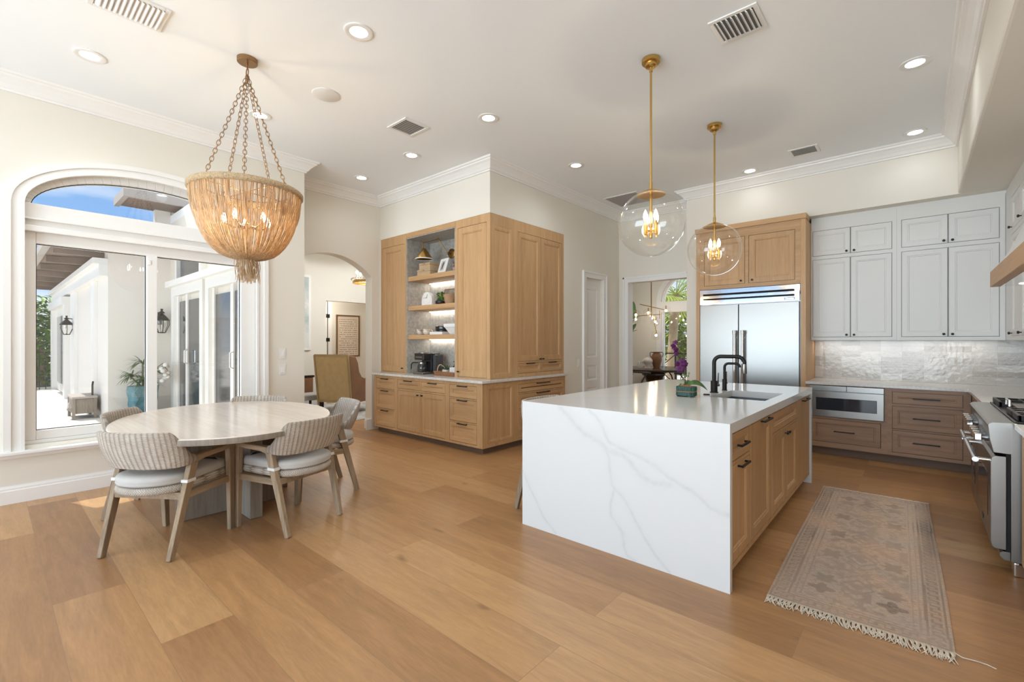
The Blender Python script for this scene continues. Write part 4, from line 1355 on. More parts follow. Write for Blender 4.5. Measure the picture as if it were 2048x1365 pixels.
def rknob(y, z, x=.329):
    m = MB()
    m.cyl((x + .006, y, z), (x - .012, y, z), .023, .022, 18)
    m.cyl((x - .012, y, z), (x - .024, y, z), .016, .016, 18)
    o = m.build('knob', M['steel_dk'], r, smooth=True, angle=35)
    part('grip', M['chrome'], o, lambda m: m.box(x - .058, x - .022, y - .019, y + .019, z - .022, z + .022), bevel=.005)
for i in range(4): rknob(RY0 + .13 + .105 * i, .775)
for i in range(4): rknob(RY0 + .70 + .105 * i, .79)
part('cooktop', M['blackp'], r, lambda m: m.box(.432, XR - .04, RY0 + .012, RY1 - .012, .886, .896), bevel=.003)
part('griddle', ST, r, lambda m: m.box(.50, .93, RY0 + .50, RY0 + .80, .897, .93), bevel=.004)
part('griddle_handle', M['chrome'], r, lambda m: m.tube([(.47, RY0 + .58, .928), (.47, RY0 + .58, .965), (.47, RY0 + .72, .965), (.47, RY0 + .72, .928)], .007, 10), smooth=True)
for y0, y1 in ((RY0 + .03, RY0 + .25), (RY0 + .255, RY0 + .475), (RY0 + .825, RY0 + 1.19)):
    def gr(m):
        z0, z1 = .915, .933
        m.box(.445, .975, y0, y0 + .016, .898, z1).box(.445, .975, y1 - .016, y1, .898, z1).box(.445, .463, y0, y1, .898, z1).box(.957, .975, y0, y1, .898, z1)
        for k in range(1, 4):
            x = .454 + (.957 - .454) * k / 4
            m.box(x - .007, x + .007, y0, y1, z0, z1)
        yc = (y0 + y1) / 2
        m.box(.445, .975, yc - .007, yc + .007, z0, z1)
    part('grate', M['black'], r, gr, bevel=.004)
    for x in (.58, .84): part('burner', M['obrass'], r, lambda m: m.lathe([(0, .897), (.042, .897), (.042, .907), (.03, .912), (0, .912)], (x, (y0 + y1) / 2, 0), 20))

# hood
HX, HY0, HY1, HZ0, HZ1 = .44, 3.55, 5.19, 1.785, 1.905
r = empty('range_hood', (.8, (HY0 + HY1) / 2, HZ0), 'white sloped range hood with an oak band along its lower edge', 'range hood')
part('band', OY, r, lambda m: m.box(HX, XR - .014, HY0, HY1, HZ0, HZ1), bevel=.004)
hood = MB()
rr = lambda x, e, z: [(x, HY0 + e, z), (XR - .014, HY0 + e, z), (XR - .014, HY1 - e, z), (x, HY1 - e, z)]
hood.loops([rr(HX + .012, .012, HZ1 + .001), rr(HX + .10, .02, 2.05), rr(.70, .22, 2.50), rr(.78, .34, 2.9), rr(.78, .34, ZS - .001)])
hood.build('hood_body', WC_, r)
part('insert', M['chrome'], r, lambda m: m.box(HX + .05, XR - .06, HY0 + .05, HY1 - .05, HZ0 - .004, HZ0 - .0005))
for y in (HY1 - .24, HY1 - .60, HY1 - .96, HY1 - 1.32):
    part('hood_lamp', M['lens'], r, lambda m: m.lathe([(0, HZ0 - .007), (.04, HZ0 - .007), (.045, HZ0 - .0045), (0, HZ0 - .0045)], (HX + .17, y, 0), 20))
    lamp('hood_spot', 'SPOT', (HX + .17, y, HZ0 - .02), 6, (1, .93, .82), r, spot_size=1.9, spot_blend=.6, shadow_soft_size=.04)

# ------------------------------------------------------------------ ceiling fittings
def can_light(x, y, label, on=True, rad=.10, inner=.062, z=CEIL, en=1.0):
    r = empty('recessed_light', (x, y, z), label, 'ceiling light', 'recessed ceiling lights')
    part('trim_ring', M['plastic'], r, lambda m: m.lathe([(rad, z - .0005), (rad, z - .006), (rad * .9, z - .009), (inner, z - .004), (inner, z - .0005)], (x, y, 0), 32), smooth=True, angle=50)
    part('lens', M['lens'], r, lambda m: m.lathe([(0.0005, z - .003), (inner, z - .003)], (x, y, 0), 32), clean=False)
    lamp('ceiling_spot', 'SPOT', (x, y, z - .03), LAMP_W * en, LAMP_C, r, spot_size=2.75, spot_blend=.9, shadow_soft_size=.07)
    return r


can_light(-4.82, .53, 'recessed ceiling light over the window end of the dining table')
can_light(-3.0, 1.758, 'recessed ceiling light out in the open between dining table and island, by the round speaker')
can_light(-4.84, 1.77, 'recessed ceiling light behind the chandelier chains', rad=.10)
can_light(-3.19, 3.286, 'recessed ceiling light by the square ceiling vent, in front of the coffee station')
can_light(-4.52, 3.343, 'recessed ceiling light over the lit coffee shelves', en=.6)
can_light(-5.655, 3.357, 'recessed ceiling light in the alcove by the archway', en=.6)
can_light(-3.22, 4.90, 'recessed ceiling light beside the tall oak pantry doors')
can_light(-1.62, 6.55, 'recessed ceiling light in front of the refrigerator', en=.2)
can_light(-.003, 4.875, 'recessed ceiling light over the rug, along the range side', en=.5)
can_light(-.003, 6.497, 'recessed ceiling light in the kitchen corner by the white cabinets', en=.2)
for x, y, k in ((-1.3, 1.3, 1), (-1.3, -.9, 1), (-3.2, -.5, 1), (-4.8, -1.2, 1), (-3.0, -2.2, 1), (-.6, -2.2, .4), (-.4, 1.6, .3), (-.4, 3.2, .3)):  # added unseen spots without fittings, brightening the near part of the room
    lamp('ceiling_spot', 'SPOT', (x, y, CEIL - .03), LAMP_W * k, LAMP_C, None, spot_size=2.75, spot_blend=.9, shadow_soft_size=.07)


def vent(name, label, x0, x1, y0, y1, n, along, tilt, cat='air vent', depth=.03, dk=True):
    cx, cy = (x0 + x1) / 2, (y0 + y1) / 2
    r = empty(name, (cx, cy, CEIL), label, cat)
    b = .03
    z = CEIL
    part('frame', M['plastic'], r, lambda m: [m.box(x0, x1, y0, y0 + b, z - .01, z - .0005), m.box(x0, x1, y1 - b, y1, z - .01, z - .0005), m.box(x0, x0 + b, y0 + b, y1 - b, z - .01, z - .0005), m.box(x1 - b, x1, y0 + b, y1 - b, z - .01, z - .0005)], bevel=.003)
    part('duct', M['grille'] if 'return' in name else M['duct'], r, lambda m: m.box(x0 + b, x1 - b, y0 + b, y1 - b, z - .0022, z - .0008))
    for k in range(n):
        m = MB()
        t = (k + .5) / n
        if along == 'x':
            y = y0 + b + (y1 - y0 - 2 * b) * t
            m.hexa([(x0 + b, y - tilt, z - .002), (x1 - b, y - tilt, z - .002), (x1 - b, y - tilt + .006, z - .002), (x0 + b, y - tilt + .006, z - .002)],
                   [(x0 + b, y + tilt, z - .002 - depth), (x1 - b, y + tilt, z - .002 - depth), (x1 - b, y + tilt + .006, z - .002 - depth), (x0 + b, y + tilt + .006, z - .002 - depth)])
        else:
            x = x0 + b + (x1 - x0 - 2 * b) * t
            m.hexa([(x - tilt, y0 + b, z - .002), (x - tilt + .006, y0 + b, z - .002), (x - tilt + .006, y1 - b, z - .002), (x - tilt, y1 - b, z - .002)],
                   [(x + tilt, y0 + b, z - .002 - depth), (x + tilt + .006, y0 + b, z - .002 - depth), (x + tilt + .006, y1 - b, z - .002 - depth), (x + tilt, y1 - b, z - .002 - depth)])
        m.build('slat', M['grille'] if 'return' in name else M['plastic'], r)
    return r


vent('ceiling_vent', 'large white slatted ceiling vent above the dining table, cut by the top edge of view', -4.07, -3.75, .43, .82, 12, 'x', .011, depth=.016)
vent('ceiling_vent', 'white ceiling vent with a row of small fins above the island', -1.09, -.78, 3.31, 3.62, 8, 'y', .008, depth=.02)
vent('ceiling_vent', 'square grey slatted ceiling vent in front of the coffee station', -4.11, -3.79, 2.73, 3.03, 8, 'y', .004, depth=.005)
vent('ceiling_vent', 'small ceiling vent between the refrigerator and the rug', -1.12, -.83, 6.14, 6.40, 7, 'x', -.010, depth=.012)
vent('return_grille', 'wide grey return air grille on the ceiling near the dining room opening', -3.66, -3.10, 6.32, 6.90, 12, 'x', .016, cat='air grille', depth=.01)
m = MB().lathe([(.0005, CEIL - .008), (.112, CEIL - .008), (.12, CEIL - .004), (.12, CEIL - .0005)], (-3.99, 2.015, 0), 40)
o = m.build('ceiling_speaker', M['speaker'], None, smooth=True, angle=40)
tag(o, 'plain round white ceiling speaker near the chandelier', 'speaker')


def plate(name, label, F, u, v, grp=None):
    r = empty(name, F(u, v, 0), label, 'switch', grp)
    m = MB(); F.box(m, u - .036, u + .036, v - .06, v + .06, .0005, .006); m.build('wall_plate', M['plastic'], r, bevel=.003)
    m = MB(); F.box(m, u - .018, u + .018, v - .034, v + .034, .006, .010); m.build('rocker', M['trim'], r, bevel=.002)


plate('light_switch', 'white light switch, upper of two beside the arched window', Face('E', XL), 2.338, 1.212)
plate('light_switch', 'white light switch, lower of two beside the arched window', Face('E', XL), 2.338, 1.02)
plate('light_switch', 'white light switch on the wall beside the narrow panelled door', Face('E', XB), 6.035, 1.02)

# ------------------------------------------------------------------ pendants over the island
def pendant(x, y, zc, R, label):
    r = empty('globe_pendant', (x, y, CEIL), label, 'pendant light', 'glass globe pendants over the island')
    c = (x, y, 0)
    BR = M['brass']
    part('canopy', BR, r, lambda m: m.lathe([(0.001, CEIL - .0005), (.071, CEIL - .0005), (.071, CEIL - .028), (.066, CEIL - .033), (.046, CEIL - .035), (.044, CEIL - .058), (.034, CEIL - .066), (.015, CEIL - .07), (.0125, CEIL - .10), (.0001, CEIL - .10)], c, 32), smooth=True, angle=35)
    zt = zc + R
    part('rod', BR, r, lambda m: m.cyl((x, y, CEIL - .095), (x, y, zt + .01), .0085, n=14), smooth=True)
    part('socket_cap', BR, r, lambda m: m.lathe([(.0001, zt + .07), (.013, zt + .07), (.013, zt + .018), (.03, zt + .012), (.07, zt - .004), (.112, zt - .026), (.112, zt - .029), (.05, zt - .016), (.0001, zt - .014)], c, 32), smooth=True, angle=50)
    m = MB()
    a0 = math.asin(.10 / R)
    m.lathe([(R * math.sin(a0 + (PI - a0) * i / 26) + 1e-5, zc + R * math.cos(a0 + (PI - a0) * i / 26)) for i in range(27)], c, 48)
    m.build('glass_globe', M['globe'], r, smooth=True, angle=180)
    part('stem', BR, r, lambda m: m.cyl((x, y, zt - .01), (x, y, zc - .075), .011, n=14), smooth=True)
    part('finial', BR, r, lambda m: m.tube([(x, y, zc - .065), (x, y, zc - .075), (x, y, zc - .11), (x, y, zc - .115)], [.008, .014, .014, .01], 14), smooth=True)
    for k in range(4):
        a = PI / 4 + k * PI / 2 + .35
        px, py = x + .055 * math.cos(a), y + .055 * math.sin(a)
        def arm(m):
            m.cyl((x, y, zc - .055), (px, py, zc - .055), .006, n=10)
            m.cyl((px, py, zc - .09), (px, py, zc + .015), .0125, n=14)
        o = part('candle_arm', BR, r, arm, smooth=True, angle=40)
        part('bulb', M['bulb'], o, lambda m: m.lathe([(.0001, zc + .015), (.009, zc + .02), (.017, zc + .045), (.015, zc + .07), (.006, zc + .095), (.0001, zc + .105)], (px, py, 0), 14), smooth=True)
    lamp('pendant_glow', 'POINT', (x, y, zc + .05), 8, (1, .80, .55), r, shadow_soft_size=.02)


pendant(-1.565, 3.445, 2.285, .255, 'clear glass globe pendant on a brass rod, over the near half of the island')
pendant(-1.55, 4.92, 2.30, .262, 'clear glass globe pendant on a brass rod, in front of the refrigerator cupboards')

# ------------------------------------------------------------------ chandelier
cx, cy = -3.95, 1.352
r = empty('beaded_chandelier', (cx, cy, CEIL), 'large basket chandelier of amber bead strands hung on chains over the dining table', 'chandelier')
AN = M['antique']
part('canopy', AN, r, lambda m: m.lathe([(.001, CEIL - .0005), (.072, CEIL - .0005), (.072, CEIL - .03), (.068, CEIL - .034), (.001, CEIL - .034)], (cx, cy, 0), 32), smooth=True, angle=35)
part('hook', AN, r, lambda m: [m.cyl((cx, cy, CEIL - .034), (cx, cy, CEIL - .075), .006, n=10), m.tube([(cx + .022 * math.cos(t), cy, CEIL - .105 + .03 * math.sin(t)) for t in [2 * PI * i / 16 for i in range(16)]], .0045, 8, closed=True)], smooth=True)
ZR, RR = 2.535, .385
top = Vector((cx, cy, CEIL - .13))
vw = math.atan2(cx, -cy) if False else math.atan2(-cy, -cx)      # a chain faces the room
for k in range(5):
    a = vw + 2 * PI * k / 5 + PI + math.radians(32)
    end = Vector((cx + .30 * math.cos(a), cy + .30 * math.sin(a), ZR + .012))
    d = end - top
    L = d.length
    nl = int(L / .0345)
    d.normalize()
    s1 = d.cross(Vector((0, 0, 1))).normalized()
    s2 = d.cross(s1)
    m = MB()
    for i in range(nl):
        c = top + d * (L * (i + .5) / nl)
        s = s1 if i % 2 == 0 else s2
        pts = []
        for q in range(12):
            t = 2 * PI * q / 12
            pts.append(c + d * (.0245 * math.cos(t)) + s * (.0125 * math.sin(t)))
        m.tube(pts, .0027, 5, closed=True)
    m.build('chain', AN, r, smooth=True, angle=180)
# ring, wound with small beads
m = MB()
m.lathe([(RR - .012, ZR - .028), (RR + .006, ZR - .03), (RR + .016, ZR - .018), (RR + .017, ZR + .006), (RR + .008, ZR + .018), (RR - .012, ZR + .016), (RR - .018, ZR), (RR - .012, ZR - .028)], (cx, cy, 0), 96)
m.build('beaded_ring', M['rope'], r, smooth=True, angle=60)


def bowl_r(t):      # t from 0 at the ring to 1 at the gathered foot
    prof = [(0, RR - .004), (.12, RR - .006), (.25, RR - .018), (.38, RR - .036), (.5, RR - .056), (.62, RR - .084), (.73, RR - .118), (.82, RR - .160), (.90, RR - .215), (.96, RR - .28), (1, .055)]
    for (a, ra), (b, rb) in zip(prof, prof[1:]):
        if t <= b: return ra + (rb - ra) * (t - a) / (b - a)
    return .05


def bowl_z(t): return (ZR - .02) - .545 * (t if t < .9 else .9 + (t - .9) * .5)


rnd = random.Random(4)
m = MB()
def strand(a, t1, rs, jit, off=0.0, n=16):
    pts, R = [], []
    ph = rnd.random() * 6
    for i in range(n + 1):
        t = t1 * i / n
        aa = a + jit * math.sin(t * 5 + ph) * .012
        rr_ = bowl_r(t) - off + rnd.uniform(-.002, .002)
        pts.append((cx + rr_ * math.cos(aa), cy + rr_ * math.sin(aa), bowl_z(t) + rnd.uniform(-.001, .001)))
    m.tube(pts, rs, 4, cap=False)
for i in range(250): strand(2 * PI * i / 250 + rnd.uniform(-.007, .007), 1.0, rnd.uniform(.0024, .0040), 1.0)
for i in range(200): strand(2 * PI * i / 200 + rnd.uniform(-.01, .01), rnd.uniform(.28, .40), rnd.uniform(.0022, .003), 1.6, -.004, 7)
fr = m.build('bead_fringe', M['beads'], r, smooth=True, angle=180, clean=False)
fr['kind'] = 'stuff'
m = MB()
for i in range(110):
    a = rnd.uniform(0, 2 * PI); q = rnd.uniform(.03, .085)
    z0 = bowl_z(1) + rnd.uniform(-.005, .01); L = rnd.uniform(.13, .185)
    pts = [(cx + (q + .006 * math.sin(j * 1.3 + i)) * math.cos(a + .05 * j), cy + (q + .006 * math.sin(j + i)) * math.sin(a + .05 * j), z0 - L * j / 6) for j in range(7)]
    m.tube(pts, .0022, 4, cap=False)
fr = m.build('bead_tassel', M['beads'], r, smooth=True, angle=180, clean=False)
fr['kind'] = 'stuff'
zb = 2.30
part('candelabra', AN, r, lambda m: [m.cyl((cx, cy, ZR + .0), (cx, cy, zb - .11), .009, n=10), m.lathe([(.001, zb - .06), (.03, zb - .05), (.03, zb - .02), (.001, zb - .01)], (cx, cy, 0), 16)] + [m.tube([(cx, cy, zb - .03), (cx + .09 * math.cos(2 * PI * k / 5 + .4), cy + .09 * math.sin(2 * PI * k / 5 + .4), zb - .05), (cx + .16 * math.cos(2 * PI * k / 5 + .4), cy + .16 * math.sin(2 * PI * k / 5 + .4), zb - .015)], .006, 8) for k in range(5)] + [m.tube([(cx + (RR - .01) * math.cos(q), cy + (RR - .01) * math.sin(q), ZR) for q in (b_, b_ + PI)], .005, 6) for b_ in (.2, 1.77)] + [m.tube([(cx + .30 * math.cos(2 * PI * i / 48), cy + .30 * math.sin(2 * PI * i / 48), ZR + .008) for i in range(48)], .006, 6, closed=True)], smooth=True)
for k in range(5):
    a = 2 * PI * k / 5 + .4
    px, py = cx + .16 * math.cos(a), cy + .16 * math.sin(a)
    part('bulb', M['bulb'], r, lambda m: m.lathe([(.0001, zb - .015), (.010, zb - .012), (.018, zb + .012), (.015, zb + .035), (.005, zb + .058), (.0001, zb + .065)], (px, py, 0), 14), smooth=True)
lamp('chandelier_glow', 'POINT', (cx, cy, zb), 11, (1, .74, .42), r, shadow_soft_size=.03)

# ------------------------------------------------------------------ dining table
TCX, TCY, TA, TB, TZ, TR = -4.24, 1.312, 1.0, .757, .75, -.223
ct, st_ = math.cos(TR), math.sin(TR)
def tpt(a, s=1.0, z=0.0, e=0.0):
    x, y = (TA * s - e) * math.cos(a), (TB * s - e) * math.sin(a)
    return (TCX + x * ct - y * st_, TCY + x * st_ + y * ct, z)
r = empty('dining_table', (TCX, TCY, 0), 'large oval dining table with a limewashed top on crossed grey slabs', 'table')
m = MB()
n = 96
m.loops([[tpt(2 * PI * k / n, 1, z, e) for k in range(n)] for e, z in ((.02, TZ - .048), (.006, TZ - .044), (0, TZ - .036), (0, TZ - .006), (.006, TZ)) ])
m.build('table_top', M['tabletop'], r, smooth=True, angle=40)
part('edge_band', M['greywood'], r, lambda m: m.loops([[tpt(2 * PI * k / n, 1, z, e) for k in range(n)] for e, z in ((-.001, TZ - .042), (-.0025, TZ - .036), (-.0025, TZ - .010), (-.001, TZ - .006))], True, False, False), smooth=True, angle=60)
part('pedestal', M['greywood'], r, lambda m: m.box(-4.68, -3.812, 1.325, 1.415, 0.001, TZ - .05), bevel=.004)
part('pedestal', M['greywood'], r, lambda m: m.box(-4.245, -4.155, .96, 1.324, 0.001, TZ - .05), bevel=.004)
part('pedestal', M['greywood'], r, lambda m: m.box(-4.245, -4.155, 1.416, 1.70, 0.001, TZ - .05), bevel=.004)

# ------------------------------------------------------------------ wicker chairs
def sm01(t): t = max(0, min(1, t)); return t * t * (3 - 2 * t)


def outline(s=1.0, n=44):
    pts = [(-.225, .215), (.225, .215)]
    out = [(-.215 * s, .225 * s), (.215 * s, .225 * s), (.228 * s, .20 * s)]
    for i in range(n + 1):
        a = PI * i / n
        out.append((.228 * s * math.cos(a), (-.10 - .215 * math.sin(a) ** .85) * s if math.sin(a) > 1e-6 else -.10 * s))
    out.append((-.228 * s, .20 * s))
    return out


def make_chair(name, label, cat, group, lift=0.0, rake=.075, yb=0.0):
    r = empty(name, (0, 0, 0), label, cat, group)
    WZ, WYm = M['weath_z'], M['weath_y']
    K = dict(world=False)
    z_j, z_a = .605 + lift, .622 + lift
    yr = lambda z: -.29 + .17 * z / z_j + yb * z / z_j
    for s in (-1, 1):
        part('leg', WZ, r, lambda m: m.bar((s * .235, -.29, 0), (s * .25, yr(z_j), z_j), .030, .038, .036, .060), bevel=.004, **K)
        part('leg', WZ, r, lambda m: m.bar((s * .255, .215, 0), (s * .265, .195, z_a - .012), .030, .036, .038, .058), bevel=.004, **K)
        def arm(m):
            P = [Vector((s * .252, yr(z_j) - .012, z_j - .012)), Vector((s * .262, yr(z_j) + .06, z_j + .0)), Vector((s * .268, .08, z_a - .012)), Vector((s * .266, .215, z_a))]
            W, D = [.044, .046, .05, .05], [.05, .036, .032, .030]
            rings = []
            for i, p in enumerate(P):
                t = (P[min(i + 1, 3)] - P[max(i - 1, 0)]).normalized()
                sd = Vector((1, 0, 0)); up = sd.cross(t).normalized()
                if up.z < 0: up = -up
                rings.append([p - sd * W[i] / 2 - up * D[i] / 2, p + sd * W[i] / 2 - up * D[i] / 2, p + sd * W[i] / 2 + up * D[i] / 2, p - sd * W[i] / 2 + up * D[i] / 2])
            m.loops(rings)
        part('arm', WYm, r, arm, bevel=.006, **K)
    zf0, zf1 = .352 + lift, .398 + lift
    def fr(m):
        for s in (-1, 1): m.bar((s * .243, yr(.375), (zf0 + zf1) / 2), (s * .258, .2, (zf0 + zf1) / 2), .026, zf1 - zf0)
        m.bar((-.235, .205, (zf0 + zf1) / 2), (.235, .205, (zf0 + zf1) / 2), .028, zf1 - zf0, side=(0, 1, 0))
        m.bar((-.235, yr(.375) - .01, (zf0 + zf1) / 2), (.235, yr(.375) - .01, (zf0 + zf1) / 2), .028, zf1 - zf0, side=(0, 1, 0))
    part('seat_frame', WYm, r, fr, bevel=.003, **K)
    if lift:
        part('footrest', WYm, r, lambda m: m.bar((-.25, .205, .2), (.25, .205, .2), .028, .035, side=(0, 1, 0)), bevel=.003, **K)
    # woven seat rim
    O = outline(1.0)
    m = MB()
    prof = [(-.03, .399), (-.004, .401), (.006, .410), (.009, .424), (.006, .438), (-.004, .447), (-.03, .449)]
    def off(i, e):
        a, b = Vector(O[i - 1]), Vector(O[(i + 1) % len(O)])
        t = (b - a).normalized()
        nrm = Vector((t.y, -t.x))
        q = Vector(O[i]) + nrm * e
        return q
    nO = len(O)
    # outline runs counter-clockwise along the front then back round, so outward is to its other side
    sgn = 1 if (off(1, .01) - Vector(O[1])).x > 0 else -1
    m.uv = {}
    for e, z in prof:
        for i in range(nO + 1):
            q = off(i % nO, e * sgn)
            m.v.append((q.x, q.y, z + lift)); m.uv[len(m.v) - 1] = (i / nO, (z - .399) / .05)
    for j in range(len(prof) - 1):
        for i in range(nO):
            a = j * (nO + 1) + i
            m.f.append((a, a + 1, a + nO + 2, a + nO + 1))
    m.f.append(tuple(range(nO))); m.f.append(tuple((len(prof) - 1) * (nO + 1) + i for i in range(nO)))
    m.build('woven_seat', M['wicker_rim'], r, smooth=True, angle=60, **K)
    # cushion
    m = MB()
    rings = []
    for e, z in ((-.03, .451), (-.010, .452), (.002, .457), (.007, .466), (.004, .474), (.007, .482), (.006, .496), (-.004, .508), (-.025, .516), (-.08, .521)):
        rings.append([(off(i, e * sgn).x, off(i, e * sgn).y, z + lift) for i in range(nO)])
    m.loops(rings)
    m.build('seat_cushion', M['cushion'], r, smooth=True, angle=80, **K)
    for s in (-1, 1):
        yy = yr(.47)
        part('tie_strap', M['plastic'], r, lambda m: m.box(s * .246 - .024, s * .246 + .024, yy - .036, yy + .036, .455 + lift, .475 + lift), bevel=.003, **K)
    # wrapped backrest
    def hz(s):
        return .792 - (.792 - .632) * sm01((abs(s) - .60) / .40) ** 1.1
    def pt(s, h, d):
        a = s * PI / 2
        cx_, cy_ = .268 * math.sin(a), -.125 - .15 * max(math.cos(a), 0) ** .75 + yb
        nx, ny = math.sin(a) * .9, -max(math.cos(a), 0) - .02
        L = math.hypot(nx, ny); nx, ny = nx / L, ny / L
        zb = .562 + .02 * abs(s) ** 3
        z = zb + (hz(s) - zb) * h
        k = (z - .562) / .23
        o = d + .012 * math.sin(PI * min(h, 1)) 
        return (cx_ + nx * o + math.sin(a) * .02 * k, cy_ + ny * o - rake * k, z + lift)
    NR = 26
    def fn(u, v):
        s = 2 * u - 1
        rib = .0035 * abs(math.cos(NR * PI * u)) - .002
        t = .015 * (1 - .35 * abs(s) ** 6)
        if v < .42: h = v / .42; d = t + rib * min(1, 6 * h, 6 * (1 - h) + .3)
        elif v < .5: q = (v - .42) / .08; h = 1 + .035 * math.sin(PI * q); d = t * math.cos(PI * q)
        elif v < .92: h = 1 - (v - .5) / .42; d = -t - rib * min(1, 6 * h + .3, 6 * (1 - h) + .3)
        else: q = (v - .92) / .08; h = -.035 * math.sin(PI * q); d = -t * math.cos(PI * q)
        return pt(s, h, d)
    m = MB()
    m.grid(fn, 156, 48, uv=True)
    for uu in (0, 1):
        ring = [fn(uu, j / 48) for j in range(48)]
        m.add(ring, [tuple(range(48))])
    m.build('backrest', M['wicker'], r, smooth=True, angle=180, **K)
    return r


CH = 'chairs around the oval table'
chA = make_chair('wicker_armchair', 'whitewashed wicker armchair with its back to us at the window end of the table', 'chair', CH)
def place(o, rear_mid, f, dist=.29):
    f = Vector(f).normalized()
    o.location = (rear_mid[0] + f.x * dist, rear_mid[1] + f.y * dist, 0)
    o.rotation_euler = (0, 0, math.atan2(-f.x, f.y))
    return o
place(chA, (-3.656, .611), (-.58, .815))
for rm, f, lab in (((-3.330, 1.602), (-.962, -.272), 'whitewashed wicker armchair with its back to us on the island side of the table'),
                   ((-4.085, 2.288), (-.186, -.982), 'wicker armchair seen side-on at the table end by the archway'),
                   ((-4.835, .72), (.56, .83), 'wicker armchair pulled up to the table beside the window sill, mostly hidden'),
                   ((-5.02, 1.83), (.73, -.68), 'wicker armchair behind the table by the sliding window, only its back showing')):
    c = copy_tree(chA)
    c['label'] = lab
    place(c, rm, f)
st = make_chair('counter_stool', 'wicker counter stool tucked against the far long side of the island', 'stool', None, lift=.09, rake=.02, yb=.03)
place(st, (-2.45, 3.085), (1, 0))

# ------------------------------------------------------------------ runner rug
rc = Vector((-.258, 3.957, 0))
ang = math.atan2(.05, 2.42)
r = empty('runner_rug', rc, 'faded pink and grey patterned runner rug with white fringes beside the island', 'rug', rz=ang)
RW, RL = .735, 2.40
m = MB()
NUx, NVy = 150, 480
def rz(u, v):
    x, y = (u - .5) * RW, (v - .5) * RL
    x *= 1 + .012 * math.sin(v * 5) - .01 * (1 - v)
    return (x, y, .0075 + .0006 * math.sin(v * 21 + u * 3))
m.grid(rz, NUx, NVy, uv=True)
b0 = len(m.v)
ed = [rz(i / 20, 0) for i in range(21)] + [rz(1, i / 20) for i in range(1, 21)] + [rz(1 - i / 20, 1) for i in range(1, 21)] + [rz(0, 1 - i / 20) for i in range(1, 20)]
m.loops([[(x, y, .0006) for x, y, z in ed], ed], True, True, False)
o = m.build('pile', M['rug'], r, world=False)


def motif(x, y):
    """Dark figure of the rug, 0..1, in metres from its centre."""
    ex, ey = RW / 2 - abs(x), RL / 2 - abs(y)
    e = min(ex, ey)
    v = 0.0
    if e < .008: return .25
    if .012 < e < .022 or .082 < e < .094: v = .85
    if .108 < e < .115 or .135 < e < .142: v = max(v, .45)
    if .026 < e < .078:
        along = y if ex < ey else x
        k = (along / .062) % 1.0
        q = (e - .026) / .052
        f = (abs(k - .5) < .10 and .12 < q < .88) or (k < .5 and .10 < q < .28) or (k > .5 and .72 < q < .90) or abs(k) < .07
        v = max(v, .8 if f else .22)
    if e > .15:
        cn = mnoise.noise(Vector((math.floor(x / .013) * .23, math.floor(y / .02) * .31, 5.0)))
        v = .5 if cn > .12 else (.2 if cn > -.1 else 0)
        fx_, fy_ = x, (y + 10 * .40 + .2) % .40 - .2
        d1 = abs(fx_) / .15 + abs(fy_) / .19
        v = max(v, .55 if d1 < .22 or .42 < d1 < .56 or .82 < d1 < .92 else 0)
        for sx in (-1, 1):
            q1 = math.hypot((x - sx * .15) / .055, ((y + 4.2) % .40 - .2 + .0) / .07)
            n_ = math.cos(6 * math.atan2(((y + 4.2) % .40 - .2), x - sx * .15)) * .25
            if q1 < .9 + n_: v = max(v, .7)
            elif q1 < 1.35: v = min(v, .05)
        if ey < .40 and ey > .15:
            qx, qy = abs(x) - .15, ey - .27
            if abs(qx) < .085 and abs(qy) < .085: v = .04
            w = math.hypot(qx, qy)
            if w < .05 + .016 * math.cos(4 * math.atan2(qy, qx)): v = .85
    return v


a = o.data.attributes.new('motif', 'FLOAT', 'POINT')
a.data.foreach_set('value', [motif(v.co.x, v.co.y) * max(0, .7 + .9 * mnoise.noise(Vector((v.co.x * 4, v.co.y * 3, 1)))) for v in o.data.vertices])
rnd = random.Random(11)
for sgn, dens, ln in ((-1, 190, .075), (1, 150, .03)):
    m = MB()
    for i in range(dens):
        u = (i + .5) / dens
        x0 = (u - .5) * RW * .99
        grp = math.floor(u * 38)
        gx = ((grp + .5) / 38 - .5) * RW
        L = ln * rnd.uniform(.7, 1.15)
        sk = rnd.uniform(-.018, .018)
        y0 = sgn * (RL / 2 - .002)
        pts = [(x0, y0, .008), (x0 * .45 + gx * .55, y0 + sgn * L * .3, .0075), (x0 * .6 + gx * .4 + sk * .5, y0 + sgn * L * .65, .006), (x0 + sk * 1.4, y0 + sgn * L, .0042)]
        m.tube(pts, [.0026, .003, .0026, .0014], 4)
    f = m.build('fringe', M['fringe'], r, world=False, smooth=True, clean=False)
    f['kind'] = 'stuff'
part('loose_thread', M['fringe'], r, lambda m: m.tube([(.36, -1.195, .009), (.385, -1.21, .006), (.43, -1.2, .005), (.46, -1.2, .004), (.485, -1.212, .004)], .0022, 5), world=False, smooth=True)

